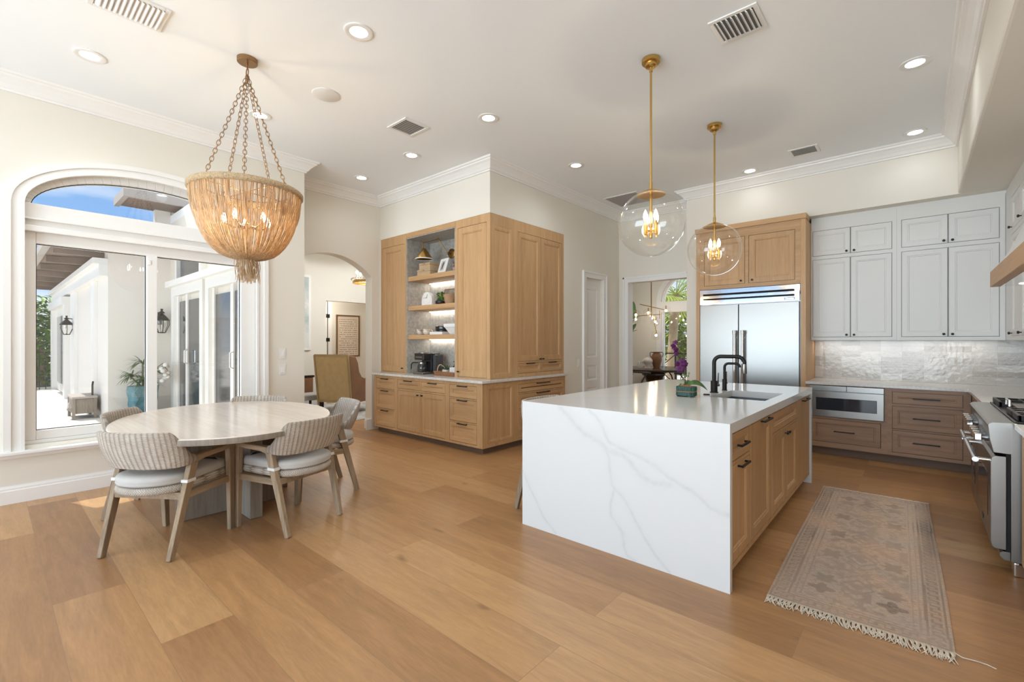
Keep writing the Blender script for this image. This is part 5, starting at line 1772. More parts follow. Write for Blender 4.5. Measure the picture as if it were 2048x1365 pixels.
# ------------------------------------------------------------------ orchid on the island
ox, oy, oz = -1.395, 3.735, IZ
r = empty('potted_orchid', (ox, oy, oz), 'purple orchid in a small ribbed green ceramic pot on the island', 'potted plant')
Rr = Vector((.752, .659, 0)); Fw = Vector((-.659, .752, 0))
O3 = Vector((ox, oy, oz))
gm = flat('green_glaze', (0.010, 0.05, 0.034), 0.3, vary=.5, vscale=60)
def octo(w, d, z, k=.3): return [O3 + Vector((x, y, z)) for x, y in ((-w, -d + k * d), (-w + k * w, -d), (w - k * w, -d), (w, -d + k * d), (w, d - k * d), (w - k * w, d), (-w + k * w, d), (-w, d - k * d))]
m = MB()
m.loops([octo(.066, .05, .004), octo(.070, .053, .01), octo(.069, .052, .04), octo(.071, .054, .044), octo(.069, .052, .048), octo(.071, .054, .08), octo(.066, .05, .084), octo(.060, .045, .080), octo(.058, .043, .06)])
po = m.build('pot', gm, r, bevel=.002)
m = MB()
og = octo(.071, .054, 0)
for i in range(8):
    a_, b_ = og[i], og[(i + 1) % 8]
    k = max(2, int((b_ - a_).length / .011))
    for j in range(k):
        q = a_ + (b_ - a_) * ((j + .5) / k)
        for z0, z1 in ((.010, .036), (.050, .078)): m.tube([q + Vector((0, 0, z0)), q + Vector((0, 0, z1))], .0034, 6)
m.build('ribbing', flat('pale_green_glaze', (0.02, 0.10, 0.07), .3, vary=.5, vscale=50), po, smooth=True, angle=60)
m = MB()
og = octo(.0735, .0565, 0)
m.tube([q + Vector((0, 0, .043)) for q in og], .003, 6, closed=True)
m.build('band', flat('tan_glaze', (.36, .18, .06), .4), po, smooth=True)
m = MB()
for k in (-.6, .6): m.box(ox - .075 * abs(k) - .012, ox - .075 * abs(k) + .012, oy - .052, oy - .036, oz + .0, oz + .006)
m.box(ox + .03, ox + .05, oy - .052, oy - .036, oz, oz + .006).box(ox - .05, ox + .05, oy + .03, oy + .05, oz, oz + .006)
m.build('foot', gm, po)
m = MB()
m.grid(lambda u, v: O3 + Vector(((u - .5) * .115, (v - .5) * .085, .078 + .014 * math.sin(u * PI) * math.sin(v * PI) + .006 * mnoise.noise(Vector((u * 9, v * 9, 0))))), 24, 20)
m.build('bark_chips', M['soil'], r, smooth=True)


def blade(m, p0, d, L, W, droop, up=Vector((0, 0, 1)), n=10, lift=.3, fold=.12, roll=0.0):
    d = Vector(d).normalized(); s = d.cross(up).normalized()
    if roll: s = (s * math.cos(roll) + up * math.sin(roll)).normalized()
    rows = []
    for i in range(n + 1):
        t = i / n
        w = W * math.sin(PI * min(1, (t * .93 + .05))) ** .7
        c = Vector(p0) + d * (L * t) + up * (lift * L * t - droop * L * t * t)
        rows.append([c - s * w / 2 + up * fold * w, c, c + s * w / 2 + up * fold * w])
    b = len(m.v)
    for q in rows: m.v += [tuple(x) for x in q]
    for i in range(n):
        for j in range(2): m.f.append((b + i * 3 + j, b + i * 3 + j + 1, b + i * 3 + j + 4, b + i * 3 + j + 3))


def leafpart(name, mat, parent, *args, **kw):
    m = MB(); blade(m, *args, **kw)
    o = m.build(name, mat, parent, smooth=True, angle=180, clean=False)
    md = o.modifiers.new('thick', 'SOLIDIFY'); md.thickness = .0012
    return o


leafpart('leaf', M['leaf'], r, O3 + Vector((0, 0, .085)), Rr * 1.0 - Fw * .15, .16, .05, .95, lift=.75, roll=-.8)
leafpart('leaf', M['leaf'], r, O3 + Vector((0, 0, .09)), Rr * .6 + Fw * .6, .09, .04, .3, lift=.55, roll=-.8)
leafpart('leaf', M['leaf'], r, O3 + Vector((0, 0, .085)), -Rr * .3 + Fw * .9, .08, .04, .5, lift=.5)
P1 = [O3 + Rr * a + Vector((0, 0, z)) for a, z in ((-.012, .085), (-.016, .15), (-.012, .24), (-.02, .33), (-.028, .40), (-.045, .45), (-.075, .455), (-.095, .44))]
P2 = [O3 + Rr * a + Fw * .01 + Vector((0, 0, z)) for a, z in ((-.004, .085), (-.002, .15), (.002, .22), (-.008, .28), (-.03, .315), (-.055, .32))]
part('flower_stem', M['stem'], r, lambda m: m.tube(P1, .0035, 7), smooth=True)
part('flower_stem', M['stem'], r, lambda m: m.tube(P2, .003, 7), smooth=True)
part('support_stake', M['stem'], r, lambda m: m.cyl(O3 + Rr * -.004 + Vector((0, 0, .08)), O3 + Rr * -.012 + Vector((0, 0, .36)), .0025, n=6))


def bloom(c, R, face, parent):
    face = Vector(face).normalized()
    s = face.cross(Vector((0, 0, 1))).normalized(); u = s.cross(face)
    m = MB()
    for k in range(5):
        a = PI / 2 + 2 * PI * k / 5
        d = s * math.cos(a) + u * math.sin(a)
        q = face.cross(d)
        w = R * (.95 if k in (1, 4) else .62)
        rows = []
        for i in range(6):
            t = i / 5
            ww = w * math.sin(PI * min(.97, t * .85 + .08)) ** .6
            cc = Vector(c) + d * (R * t) + face * (.25 * R * t * (1 - t) - .15 * R * t * t)
            rows.append([cc - q * ww / 2, cc + face * .06 * R, cc + q * ww / 2])
        b = len(m.v)
        for x in rows: m.v += [tuple(y) for y in x]
        for i in range(5):
            for j in range(2): m.f.append((b + i * 3 + j, b + i * 3 + j + 1, b + i * 3 + j + 4, b + i * 3 + j + 3))
    m.sphere(Vector(c) + face * R * .15, R * .16, 8, 6)
    o = m.build('flower', M['purple'], parent, smooth=True, angle=180, clean=False)
    return o


rnd = random.Random(2)
for a, z, R in ((-.088, .375, .028), (-.105, .405, .026), (-.092, .435, .022), (-.085, .345, .022), (-.035, .275, .036), (-.075, .262, .024), (-.055, .225, .036), (-.03, .235, .03), (-.005, .262, .022)):
    bloom(O3 + Rr * a + Vector((0, 0, z)) - Fw * rnd.uniform(0, .015), R, -Fw * 1 + Rr * rnd.uniform(-.5, .4) + Vector((0, 0, rnd.uniform(-.2, .3))), r)
for a, z in ((.014, .165), (-.028, .175), (-.02, .145), (.02, .185)):
    part('bud', flat('bud_green', (.22, .24, .10), .5), r, lambda m: m.sphere(O3 + Rr * a + Vector((0, 0, z)), .008, 8, 6, 1.4), smooth=True)

# ------------------------------------------------------------------ things on the coffee shelves
Z1, Z2, Z3 = 2.3035, 1.8725, 1.4525
lightoak = wood('pale_box_wood', (.60, .44, .27), (.52, .37, .22), 'x', vary=.04)
r = empty('swing_arm_lamp', (-5.09, 4.487, 2.63), 'brass swing-arm wall lamp with a cone shade over the top shelf', 'wall lamp')
AB = M['obrass']
wb = Vector((-5.095, 4.486, 2.64))
e1 = Vector((-5.22, 4.33, 2.845)); e2 = Vector((-5.345, 4.14, 2.775))
part('backplate', AB, r, lambda m: m.tube([wb, wb + Vector((0, -.012, 0)), wb + Vector((0, -.018, 0))], [.072, .072, .06], 28), smooth=True, angle=40)
part('pivot', AB, r, lambda m: [m.cyl(wb + Vector((0, -.018, 0)), wb + Vector((-.02, -.06, 0)), .012, n=12), m.sphere(wb + Vector((-.02, -.06, 0)), .018, 12, 8)], smooth=True)
part('arm', AB, r, lambda m: m.cyl(wb + Vector((-.02, -.06, 0)), e1, .007, n=10), smooth=True)
part('elbow', AB, r, lambda m: [m.sphere(e1, .016, 12, 8), m.cyl(e1 + Vector((0, 0, -.02)), e1 + Vector((0, 0, .025)), .009, n=10)], smooth=True)
part('arm', AB, r, lambda m: m.cyl(e1, e2, .006, n=10), smooth=True)
part('shade_holder', AB, r, lambda m: m.tube([e2 + Vector((0, 0, .02)), e2, e2 + Vector((.005, 0, -.05)), e2 + Vector((.02, 0, -.085))], [.007, .010, .007, .016], 12), smooth=True)
sc = Vector((-5.30, 4.14, 0))
part('cone_shade', M['brass'], r, lambda m: m.lathe([(.016, 2.692), (.022, 2.688), (.125, 2.545), (.127, 2.541), (.122, 2.541), (.018, 2.684)], sc, 32), smooth=True, angle=40)
part('shade_rim', M['paper'], r, lambda m: m.lathe([(.1275, 2.545), (.1295, 2.539), (.1275, 2.532), (.122, 2.532), (.122, 2.541)], sc, 32), smooth=True)

for lab, x0, x1, z0, z1 in (('pale wooden lidded box, lower and wider of the two on the top shelf', -5.497, -5.20, Z1, Z1 + .098), ('pale wooden lidded box stacked on the wider one under the cone lamp', -5.452, -5.205, Z1 + .0985, Z1 + .190)):
    r = empty('wooden_box', ((x0 + x1) / 2, 4.27, z0), lab, 'box', 'stacked wooden boxes')
    part('box_body', lightoak, r, lambda m: m.box(x0, x1, 4.165, 4.37, z0, z1 - .034), bevel=.002)
    part('lid', lightoak, r, lambda m: m.box(x0 - .002, x1 + .002, 4.163, 4.372, z1 - .032, z1), bevel=.002)
    part('clasp', M['obrass'], r, lambda m: m.box((x0 + x1) / 2 - .018, (x0 + x1) / 2 + .018, 4.160, 4.163, z1 - .020, z1 - .012))

r = empty('picture_frame', (-5.0, 4.2, Z1), 'small white framed print leaning on the top shelf beside the boxes', 'picture frame')
T = Matrix.Translation((-4.995, 4.19, Z1 + .0065)) @ Matrix.Rotation(math.radians(-8), 4, 'Z') @ Matrix.Rotation(math.radians(-17), 4, 'X')
part('frame', M['paper'], r, lambda m: m.box(-.10, .10, 0, .014, 0, .225).xform(T), bevel=.002)
part('print', flat('soft_grey_print', (.60, .57, .53), .6), r, lambda m: m.box(-.05, .05, -.002, 0, .04, .19).xform(T))
part('figure', flat('charcoal_ink', (.10, .10, .11), .7), r, lambda m: [m.prism([(-.012, .055), (.012, .06), (.02, .11), (.03, .15), (.012, .18), (-.008, .165), (-.016, .12)], lambda u, v, d: (u, d, v), -.003, -.002), m.prism([(-.038, .05), (-.03, .05), (-.026, .15), (-.034, .16)], lambda u, v, d: (u, d, v), -.003, -.002)] and m.xform(T))
m = MB()
for i in range(9):
    a = 2.4 * i
    m.sphere((-4.83 + .035 * math.cos(a), 4.32 + .03 * math.sin(a), Z1 + .03 + .013 * i), .028 - .0012 * i, 10, 8)
o = m.build('coral_ornament', flat('pink_brown_coral', (.48, .33, .26), .7, bump=.8, bscale=60, vary=.3, vscale=30), None, smooth=True)
tag(o, 'knobbly pinkish coral ornament at the end of the top shelf', 'ornament')

# second shelf
r = empty('arched_clock', (-5.245, 4.15, Z2), 'white arched mantel clock with black hands on the middle shelf', 'clock')
cl = [(-.115, 0), (.115, 0), (.115, .075)] + [(.115 * math.cos(PI * i / 20), .075 + .115 * math.sin(PI * i / 20)) for i in range(21)] + [(-.115, .075)]
part('case', M['paper'], r, lambda m: m.prism(cl, lambda u, v, d: (-5.245 + u, d, Z2 + v), 4.14, 4.185), bevel=.003)
cc = Vector((-5.245, 4.138, Z2 + .105))
part('hour_hand', M['blackp'], r, lambda m: m.bar(cc, cc + Vector((.02, 0, .055)), .007, .002, .003, .002))
part('minute_hand', M['blackp'], r, lambda m: m.bar(cc + Vector((.006, 0, 0)), cc + Vector((-.075, 0, .0)), .006, .002, .003, .002, side=(0, 0, 1)))
part('clock_ring', flat('pale_grey_line', (.6, .59, .57), .6), r, lambda m: m.strip([(.092 * math.cos(2 * PI * i / 40), .092 * math.sin(2 * PI * i / 40)) for i in range(41)], [(.089 * math.cos(2 * PI * i / 40), .089 * math.sin(2 * PI * i / 40)) for i in range(41)], lambda u, v, d: (cc.x + u, d, cc.z + v), 4.1385, 4.1399))

r = empty('potted_plant', (-5.07, 4.25, Z2), 'bushy green plant in a black pot beside the arched clock', 'potted plant')
part('pot', M['blackp'], r, lambda m: m.lathe([(.001, Z2), (.055, Z2), (.075, Z2 + .03), (.075, Z2 + .055), (.065, Z2 + .065), (.06, Z2 + .055), (.001, Z2 + .052)], (-5.07, 4.25, 0), 24), smooth=True, angle=50)
rnd = random.Random(5)
m = MB()
for i in range(120):
    a = rnd.uniform(0, 2 * PI); h = rnd.uniform(.05, .17)
    p = Vector((-5.07 + .03 * math.cos(a), 4.25 + .03 * math.sin(a), Z2 + h))
    blade(m, p, (math.cos(a), math.sin(a), rnd.uniform(.2, .9)), rnd.uniform(.03, .05), .022, .3, n=4)
m.build('foliage', M['leaf_l'], r, smooth=True, clean=False)
r = empty('leaning_frame', (-5.0, 4.46, Z2), 'wide bronze framed picture leaning behind the plant on the middle shelf', 'picture frame')
T = Matrix.Translation((-5.02, 4.40, Z2 + .0055)) @ Matrix.Rotation(math.radians(-12), 4, 'X')
part('frame', M['antique'], r, lambda m: m.box(-.20, .22, 0, .014, 0, .25).xform(T))
part('picture', flat('muted_brown_picture', (.30, .27, .23), .35, vary=.4, vscale=9), r, lambda m: m.box(-.185, .205, -.002, 0, .014, .236).xform(T))
r = empty('woven_basket', (-4.855, 4.235, Z2), 'small flared woven basket on the middle shelf', 'basket')
m = MB()
m.grid(lambda u, v: (-4.855 + (.062 + .030 * v) * math.cos(2 * PI * u), 4.235 + (.062 + .03 * v) * math.sin(2 * PI * u), Z2 + .14 * v + .008 * (v ** 3) * math.cos(4 * PI * u)), 60, 14, uv=True)
m.grid(lambda u, v: (-4.855 + (.088 - .03 * v) * math.cos(2 * PI * u), 4.235 + (.088 - .03 * v) * math.sin(2 * PI * u), Z2 + .14 - .132 * v + .008 * ((1 - v) ** 3) * math.cos(4 * PI * u)), 60, 8, uv=True)
m.add([(-4.855 + .06 * math.cos(2 * PI * i / 30), 4.235 + .06 * math.sin(2 * PI * i / 30), Z2 + .004) for i in range(30)], [tuple(range(30))])
m.build('weave', M['basket'], r, smooth=True, angle=60)

# third shelf
mm = stone_mat('brown_white_marbled_glaze', (.76, .70, .62), (.20, .11, .07), 22, .25)
for x, lab, f in ((-5.425, 'marbled brown and white mug, darker of the pair on the lowest shelf', -1), (-5.275, 'marbled cream mug beside the darker one on the lowest shelf', 1)):
    r = empty('marbled_mug', (x, 4.17, Z3), lab, 'mug', 'marbled mugs')
    part('cup', mm if f < 0 else stone_mat('cream_marbled_glaze', (.78, .72, .64), (.42, .30, .22), 20, .25), r, lambda m: m.lathe([(.001, Z3), (.035, Z3), (.058, Z3 + .02), (.064, Z3 + .05), (.058, Z3 + .08), (.053, Z3 + .082), (.054, Z3 + .06), (.045, Z3 + .015), (.001, Z3 + .01)], (x, 4.17, 0), 28), smooth=True)
    part('handle', M['cream'], r, lambda m: m.tube([(x + .05 * 1, 4.17 + .03, Z3 + .065), (x + .085, 4.2, Z3 + .06), (x + .088, 4.2, Z3 + .03), (x + .05, 4.19, Z3 + .02)], .006, 8), smooth=True)
o = MB().box(-5.155, -4.885, 4.12, 4.34, Z3, Z3 + .04).build('white_book', M['paper'], None, bevel=.003)
tag(o, 'thick white book lying flat on the lowest shelf under the black bowl', 'book')
r = empty('black_bowl', (-4.99, 4.23, Z3 + .0405), 'glossy ridged black bowl standing on the white book', 'bowl')
zb_ = Z3 + .0405
part('bowl', flat('black_glaze', (.012, .012, .014), .15), r, lambda m: m.lathe([(.001, zb_), (.085, zb_), (.105, zb_ + .012), (.105, zb_ + .025), (.109, zb_ + .03), (.106, zb_ + .04), (.11, zb_ + .055), (.108, zb_ + .075), (.10, zb_ + .078), (.098, zb_ + .06), (.08, zb_ + .015), (.001, zb_ + .01)], (-4.99, 4.23, 0), 36), smooth=True, angle=50)
r = empty('white_serving_bowl', (-4.74, 4.22, Z3), 'tapered white serving bowl half hidden at the end of the lowest shelf', 'bowl')
m = MB()
rb = lambda w, z: [(-4.745 - w, 4.22 - w * .85, z), (-4.745 + w, 4.22 - w * .85, z), (-4.745 + w, 4.22 + w * .85, z), (-4.745 - w, 4.22 + w * .85, z)]
m.loops([rb(.045, Z3), rb(.105, Z3 + .10), rb(.113, Z3 + .102), rb(.113, Z3 + .145), rb(.105, Z3 + .145), rb(.098, Z3 + .105), rb(.045, Z3 + .012)])
m.build('bowl', M['white'], r, bevel=.006)

# worktop
r = empty('coffee_maker', (-5.3, 4.22, CT), 'black and steel drip coffee maker with a glass jug on the stone worktop', 'coffee maker')
X0, X1 = -5.45, -5.215
part('base', M['steel'], r, lambda m: m.box(X0, X1, 4.05, 4.33, CT + .001, CT + .035), bevel=.006)
part('tower', M['blackp'], r, lambda m: m.box(X0 + .015, X1 - .0, 4.20, 4.36, CT + .036, CT + .30), bevel=.006)
part('brew_head', M['blackp'], r, lambda m: m.box(X0 + .01, X1 - .005, 4.07, 4.199, CT + .205, CT + .30), bevel=.01)
part('front_trim', M['steel'], r, lambda m: m.box(X0 + .045, X1 - .045, 4.066, 4.0695, CT + .235, CT + .255))
part('lid', M['steel'], r, lambda m: m.lathe([(.0, CT + .3005), (.07, CT + .3005), (.068, CT + .315), (.03, CT + .32), (0, CT + .32)], ((X0 + X1) / 2, 4.15, 0), 28), smooth=True, angle=40)
jc = ((X0 + X1) / 2, 4.13, 0)
j = part('jug', thin_glass('jug_glass', (.55, .55, .55)), r, lambda m: m.lathe([(.001, CT + .037), (.065, CT + .037), (.072, CT + .05), (.07, CT + .11), (.055, CT + .155), (.055, CT + .17)], jc, 28), smooth=True, angle=60)
part('jug_handle', M['blackp'], j, lambda m: m.tube([(X0 + .06, 4.10, CT + .165), (X0 - .02, 4.07, CT + .165), (X0 - .045, 4.06, CT + .14), (X0 - .05, 4.06, CT + .07)], [.008, .009, .01, .008], 10), smooth=True)
part('jug_band', M['steel'], j, lambda m: m.lathe([(.057, CT + .15), (.058, CT + .15), (.058, CT + .172), (.04, CT + .178), (.001, CT + .178)], jc, 28), smooth=True)
part('water_tank', flat('smoked_tank', (.06, .06, .065), .15), r, lambda m: m.box(X1 + .001, X1 + .06, 4.22, 4.37, CT + .02, CT + .28), bevel=.006)

r = empty('woven_tray', (-4.86, 4.22, CT), 'brown woven tray with looped handles on the worktop beside the coffee maker', 'tray')
tx0, tx1, ty0, ty1 = -5.05, -4.60, 4.10, 4.36
m = MB()
cp = [(tx0, ty0), (tx1, ty0), (tx1, ty1), (tx0, ty1)]
for k in range(4):
    z = CT + .008 + .014 * k
    m.tube([(x + (tx0 + tx1 - 2 * x) * .02 * (1 - k), y, z) for x, y in [(tx0 + .03, ty0), (tx1 - .03, ty0), (tx1, ty0 + .03), (tx1, ty1 - .03), (tx1 - .03, ty1), (tx0 + .03, ty1), (tx0, ty1 - .03), (tx0, ty0 + .03)]], .0078, 8, closed=True)
m.build('rim', flat('cane_brown', (.33, .15, .065), .6, bump=.6, bscale=120, vary=.3, vscale=60), r, smooth=True)
part('tray_base', flat('cane_base', (.28, .13, .06), .7, bump=.4, bscale=150), r, lambda m: m.box(tx0 + .006, tx1 - .006, ty0 + .006, ty1 - .006, CT + .0012, CT + .012))
part('loop_handle', flat('pale_cane_wrap', (.52, .37, .24), .6), r, lambda m: m.tube([(tx0 + .0, 4.23 + .055 * math.cos(a), CT + .055 + .085 * math.sin(a)) for a in [PI * i / 12 for i in range(13)]], .008, 10), smooth=True)
zt_ = CT + .0135
r = empty('succulent_pot', (-4.92, 4.22, zt_), 'small grey-green succulent in a stone pot on the woven tray', 'potted plant')
part('pot', M['cream'], r, lambda m: m.lathe([(.001, zt_), (.042, zt_), (.055, zt_ + .03), (.05, zt_ + .065), (.044, zt_ + .06), (.001, zt_ + .055)], (-4.92, 4.22, 0), 24), smooth=True)
m = MB()
for i in range(70):
    a = 2.39996 * i; h = .075 + .05 * rnd.random()
    q = .05 * math.sqrt(rnd.random())
    blade(m, Vector((-4.92 + q * math.cos(a), 4.22 + q * math.sin(a), zt_ + h - .02)), (math.cos(a), math.sin(a), rnd.uniform(.1, .8)), .05, .024, .3, n=4)
m.build('foliage', M['leaf_g'], r, smooth=True, clean=False)
o = MB().box(-4.805, -4.70, 4.18, 4.28, zt_, zt_ + .10).build('white_canister', M['white'], None, bevel=.008)
tag(o, 'square white canister standing on the woven tray', 'canister')
r = empty('pump_bottle', (-4.825, 4.305, zt_), 'dark pump bottle behind the white canister on the tray', 'bottle')
part('bottle', flat('amber_bottle', (.05, .03, .02), .2), r, lambda m: m.lathe([(.001, zt_), (.032, zt_), (.032, zt_ + .11), (.012, zt_ + .13), (.001, zt_ + .13)], (-4.825, 4.305, 0), 20), smooth=True, angle=50)
part('pump', M['blackp'], r, lambda m: [m.cyl((-4.825, 4.305, zt_ + .128), (-4.825, 4.305, zt_ + .175), .005, n=8), m.cyl((-4.825, 4.305, zt_ + .128), (-4.825, 4.305, zt_ + .145), .014, n=12), m.tube([(-4.825, 4.305, zt_ + .172), (-4.86, 4.30, zt_ + .172)], .005, 8)], smooth=True)

# ------------------------------------------------------------------ living room beyond the arch
f = Vector((-.45, .89, 0)).normalized(); rt_ = Vector((f.y, -f.x, 0))
c0 = Vector((-8.33, 4.62, 0))
r = empty('wingback_chair', c0, 'tan leather wingback armchair with a woven cane back beyond the archway', 'armchair')
def L3(x, y, z): return c0 + rt_ * x + f * y + Vector((0, 0, z))
m = MB()
m.grid(lambda u, v: L3(-.33 + .66 * u, -.37 - .12 * v - .0, .25 + .83 * v), 4, 8, uv=True)
m.grid(lambda u, v: L3(-.33 + .66 * u, -.33 - .12 * v - .0, .25 + .83 * v), 4, 8, uv=True)
m.build('cane_back', M['cane'], r)
def fr(m):
    for s in (-1, 1): m.bar(L3(s * .35, -.35, .16), L3(s * .35, -.475, 1.10), .035, .05, side=rt_)
    m.bar(L3(-.36, -.472, 1.09), L3(.36, -.472, 1.09), .035, .05, side=f)
    m.bar(L3(-.36, -.365, .24), L3(.36, -.365, .24), .035, .05, side=f)
part('back_frame', M['rattan_frame'], r, fr)
part('back_pad', M['leather'], r, lambda m: m.hexa([L3(-.33, -.325, .3), L3(.33, -.325, .3), L3(.33, -.22, .3), L3(-.33, -.22, .3)], [L3(-.33, -.445, 1.07), L3(.33, -.445, 1.07), L3(.33, -.36, 1.07), L3(-.33, -.36, 1.07)]), bevel=.02)
part('seat', M['leather'], r, lambda m: m.hexa([L3(-.30, -.21, .2), L3(.30, -.21, .2), L3(.30, .36, .2), L3(-.30, .36, .2)], [L3(-.30, -.21, .45), L3(.30, -.21, .45), L3(.30, .36, .45), L3(-.30, .36, .45)]), bevel=.03)
for s in (-1, 1):
    prof = [(-.36, .20), (.38, .20), (.38, .60), (.33, .64), (.05, .64), (-.06, .68), (-.14, .78), (-.18, .95), (-.26, 1.07), (-.46, 1.09)]
    part('wing', M['leather'], r, lambda m: m.prism(prof, lambda u, v, d: L3(d, u, v), s * .31, s * .375), bevel=.012)
for s in (-1, 1):
    part('leg', M['darkwood'], r, lambda m: m.bar(L3(s * .33, -.34, 0.012), L3(s * .33, -.33, .20), .03, .03, .045, .045, side=rt_))
    part('leg', M['darkwood'], r, lambda m: m.bar(L3(s * .33, .33, 0.012), L3(s * .33, .32, .20), .03, .03, .045, .045, side=rt_))
o = MB().box(-9.55, -7.2, 3.2, 6.4, .0008, .011).build('area_rug', stone_mat('pale_abstract_rug', (.60, .58, .54), (.28, .27, .27), 3.0, .95), None)
tag(o, 'pale grey abstract area rug under the wingback chair', 'rug')
r = empty('low_bench', (-9.1, 3.55, 0), 'low wooden bench with a pale cushion behind the wingback chair', 'bench')
part('bench_back', M['leather'], r, lambda m: m.box(-9.35, -9.29, 3.3, 4.42, .30, .62), bevel=.01)
part('top_rail', M['darkwood'], r, lambda m: m.box(-9.36, -9.28, 3.28, 4.44, .622, .66))
part('seat', M['cushion'], r, lambda m: m.box(-9.28, -8.72, 3.3, 4.42, .22, .32), bevel=.02)
for x in (-9.3, -8.78):
    for y in (3.35, 4.36): part('leg', M['darkwood'], r, lambda m: m.box(x - .02, x + .02, y - .02, y + .02, 0.0115, .22))
r = empty('wall_painting', (-9.59, 4.13, 1.95), 'tall pale abstract canvas on the living room wall seen past the window wall', 'painting')
part('frame', M['trim'], r, lambda m: m.box(-9.598, -9.555, 3.55, 4.50, 1.17, 2.75), bevel=.004)
part('canvas', stone_mat('pale_abstract_canvas', (.74, .74, .70), (.42, .50, .48), 2.2, .8), r, lambda m: m.box(-9.555, -9.55, 3.60, 4.45, 1.22, 2.70))
r = empty('framed_artwork', (-11.19, 6.25, 1.5), 'tall brown framed print with rows of dark dabs on cream in the hallway', 'picture')
part('frame', M['antique'], r, lambda m: [m.box(-11.198, -11.165, a, b, c, d) for a, b, c, d in ((5.92, 5.955, .95, 2.04), (6.545, 6.58, .95, 2.04), (5.955, 6.545, .95, .985), (5.955, 6.545, 2.005, 2.04))])
part('backing', flat('cream_print_paper', (.70, .60, .48), .8), r, lambda m: m.box(-11.197, -11.185, 5.955, 6.545, .985, 2.005))
m = MB()
for i in range(17):
    for jx in range(12):
        if rnd.random() < .85:
            y, z = 6.0 + .042 * jx + .02 + rnd.uniform(-.004, .004), 1.03 + .056 * i
            m.box(-11.1848, -11.183, y - .012, y + .012, z - rnd.uniform(.004, .013), z + .006)
m.build('dabs', flat('brown_ink_dabs', (.20, .11, .07), .8), r)
r = empty('door_2', (-11.2, 5.6, 0)); r['kind'] = 'structure'
part('door_leaf', M['trim'], r, lambda m: m.box(-11.198, -11.15, 4.75, 5.66, .005, 2.35))
part('gap', M['dark'], r, lambda m: m.box(-11.199, -11.16, 5.662, 5.685, .005, 2.35))
for z in (1.35, 1.95): part('hinge', M['black'], r, lambda m: m.box(-11.15, -11.13, 5.63, 5.72, z, z + .09))
part('door_casing', M['trim'], r, lambda m: m.box(-11.199, -11.16, 5.687, 5.79, .005, 2.45))
x, y = -10.6, 5.55
r = empty('flush_light', (x, y, 2.5), 'small lit gold drum ceiling light in the hallway beyond the archway', 'ceiling light')
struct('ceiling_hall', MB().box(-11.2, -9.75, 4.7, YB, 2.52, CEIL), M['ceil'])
part('drum', M['obrass'], r, lambda m: [m.lathe([(.15, a), (.16, a), (.16, b), (.15, b)], (x, y, 0), 28) for a, b in ((2.33, 2.345), (2.40, 2.412), (2.46, 2.475))] + [m.cyl((x + .155 * math.cos(k * PI / 8), y + .155 * math.sin(k * PI / 8), 2.33), (x + .155 * math.cos(k * PI / 8), y + .155 * math.sin(k * PI / 8), 2.475), .006, n=6) for k in range(16)] + [m.lathe([(.001, 2.519), (.16, 2.519), (.16, 2.47), (.001, 2.47)], (x, y, 0), 28)])
part('bulb', M['bulb'], r, lambda m: m.sphere((x, y, 2.40), .05, 14, 10), smooth=True)
lamp('hall_glow', 'POINT', (x, y, 2.25), 9, (1, .92, .82), None, shadow_soft_size=.03)
x, y = -8.0, 4.92
r = empty('gold_chandelier', (x, y, 2.5), 'round gold chandelier with candle bulbs and glass beads, half hidden by the arch', 'chandelier')
part('ring', M['brass'], r, lambda m: m.lathe([(.30, 2.48), (.315, 2.48), (.315, 2.53), (.30, 2.53)], (x, y, 0), 48))
part('glass_beads', flat('cream_beads', (.85, .80, .70), .3), r, lambda m: [m.sphere((x + .325 * math.cos(2 * PI * k / 36), y + .325 * math.sin(2 * PI * k / 36), 2.555), .022, 8, 6) for k in range(36)], smooth=True)
part('rod', M['brass'], r, lambda m: [m.cyl((x, y, 2.50), (x, y, CEIL - .001), .01, n=8)] + [m.tube([(x, y, 2.505), (x + .30 * math.cos(b_), y + .30 * math.sin(b_), 2.505)], .006, 6) for b_ in (0, PI / 2, PI, 3 * PI / 2)])
for k in range(6):
    a = 2 * PI * k / 6 + .25
    o = part('candle', M['cream'], r, lambda m: m.cyl((x + .24 * math.cos(a), y + .24 * math.sin(a), 2.53), (x + .24 * math.cos(a), y + .24 * math.sin(a), 2.65), .014, n=10))
    part('bulb', M['bulb'], o, lambda m: m.sphere((x + .24 * math.cos(a), y + .24 * math.sin(a), 2.68), .022, 10, 8, 1.5), smooth=True)
lamp('living_glow', 'POINT', (x, y, 2.35), 32, (.95, .97, 1), None, shadow_soft_size=.03)
for px_, py_ in ((-7.4, 3.6), (-7.4, 5.9), (-9.0, 5.9)):  # added unseen spots to brighten the living room
    lamp('ceiling_spot', 'SPOT', (px_, py_, CEIL - .03), LAMP_W, LAMP_C, None, spot_size=2.75, spot_blend=.9, shadow_soft_size=.07)
for px_, py_ in ((-4.9, 8.4), (-3.2, 8.4), (-4.6, 9.9)):  # added spots out of view that lift the dining room
    lamp('ceiling_spot', 'SPOT', (px_, py_, CEIL - .03), LAMP_W * .8, LAMP_C, None, spot_size=2.75, spot_blend=.9, shadow_soft_size=.07)

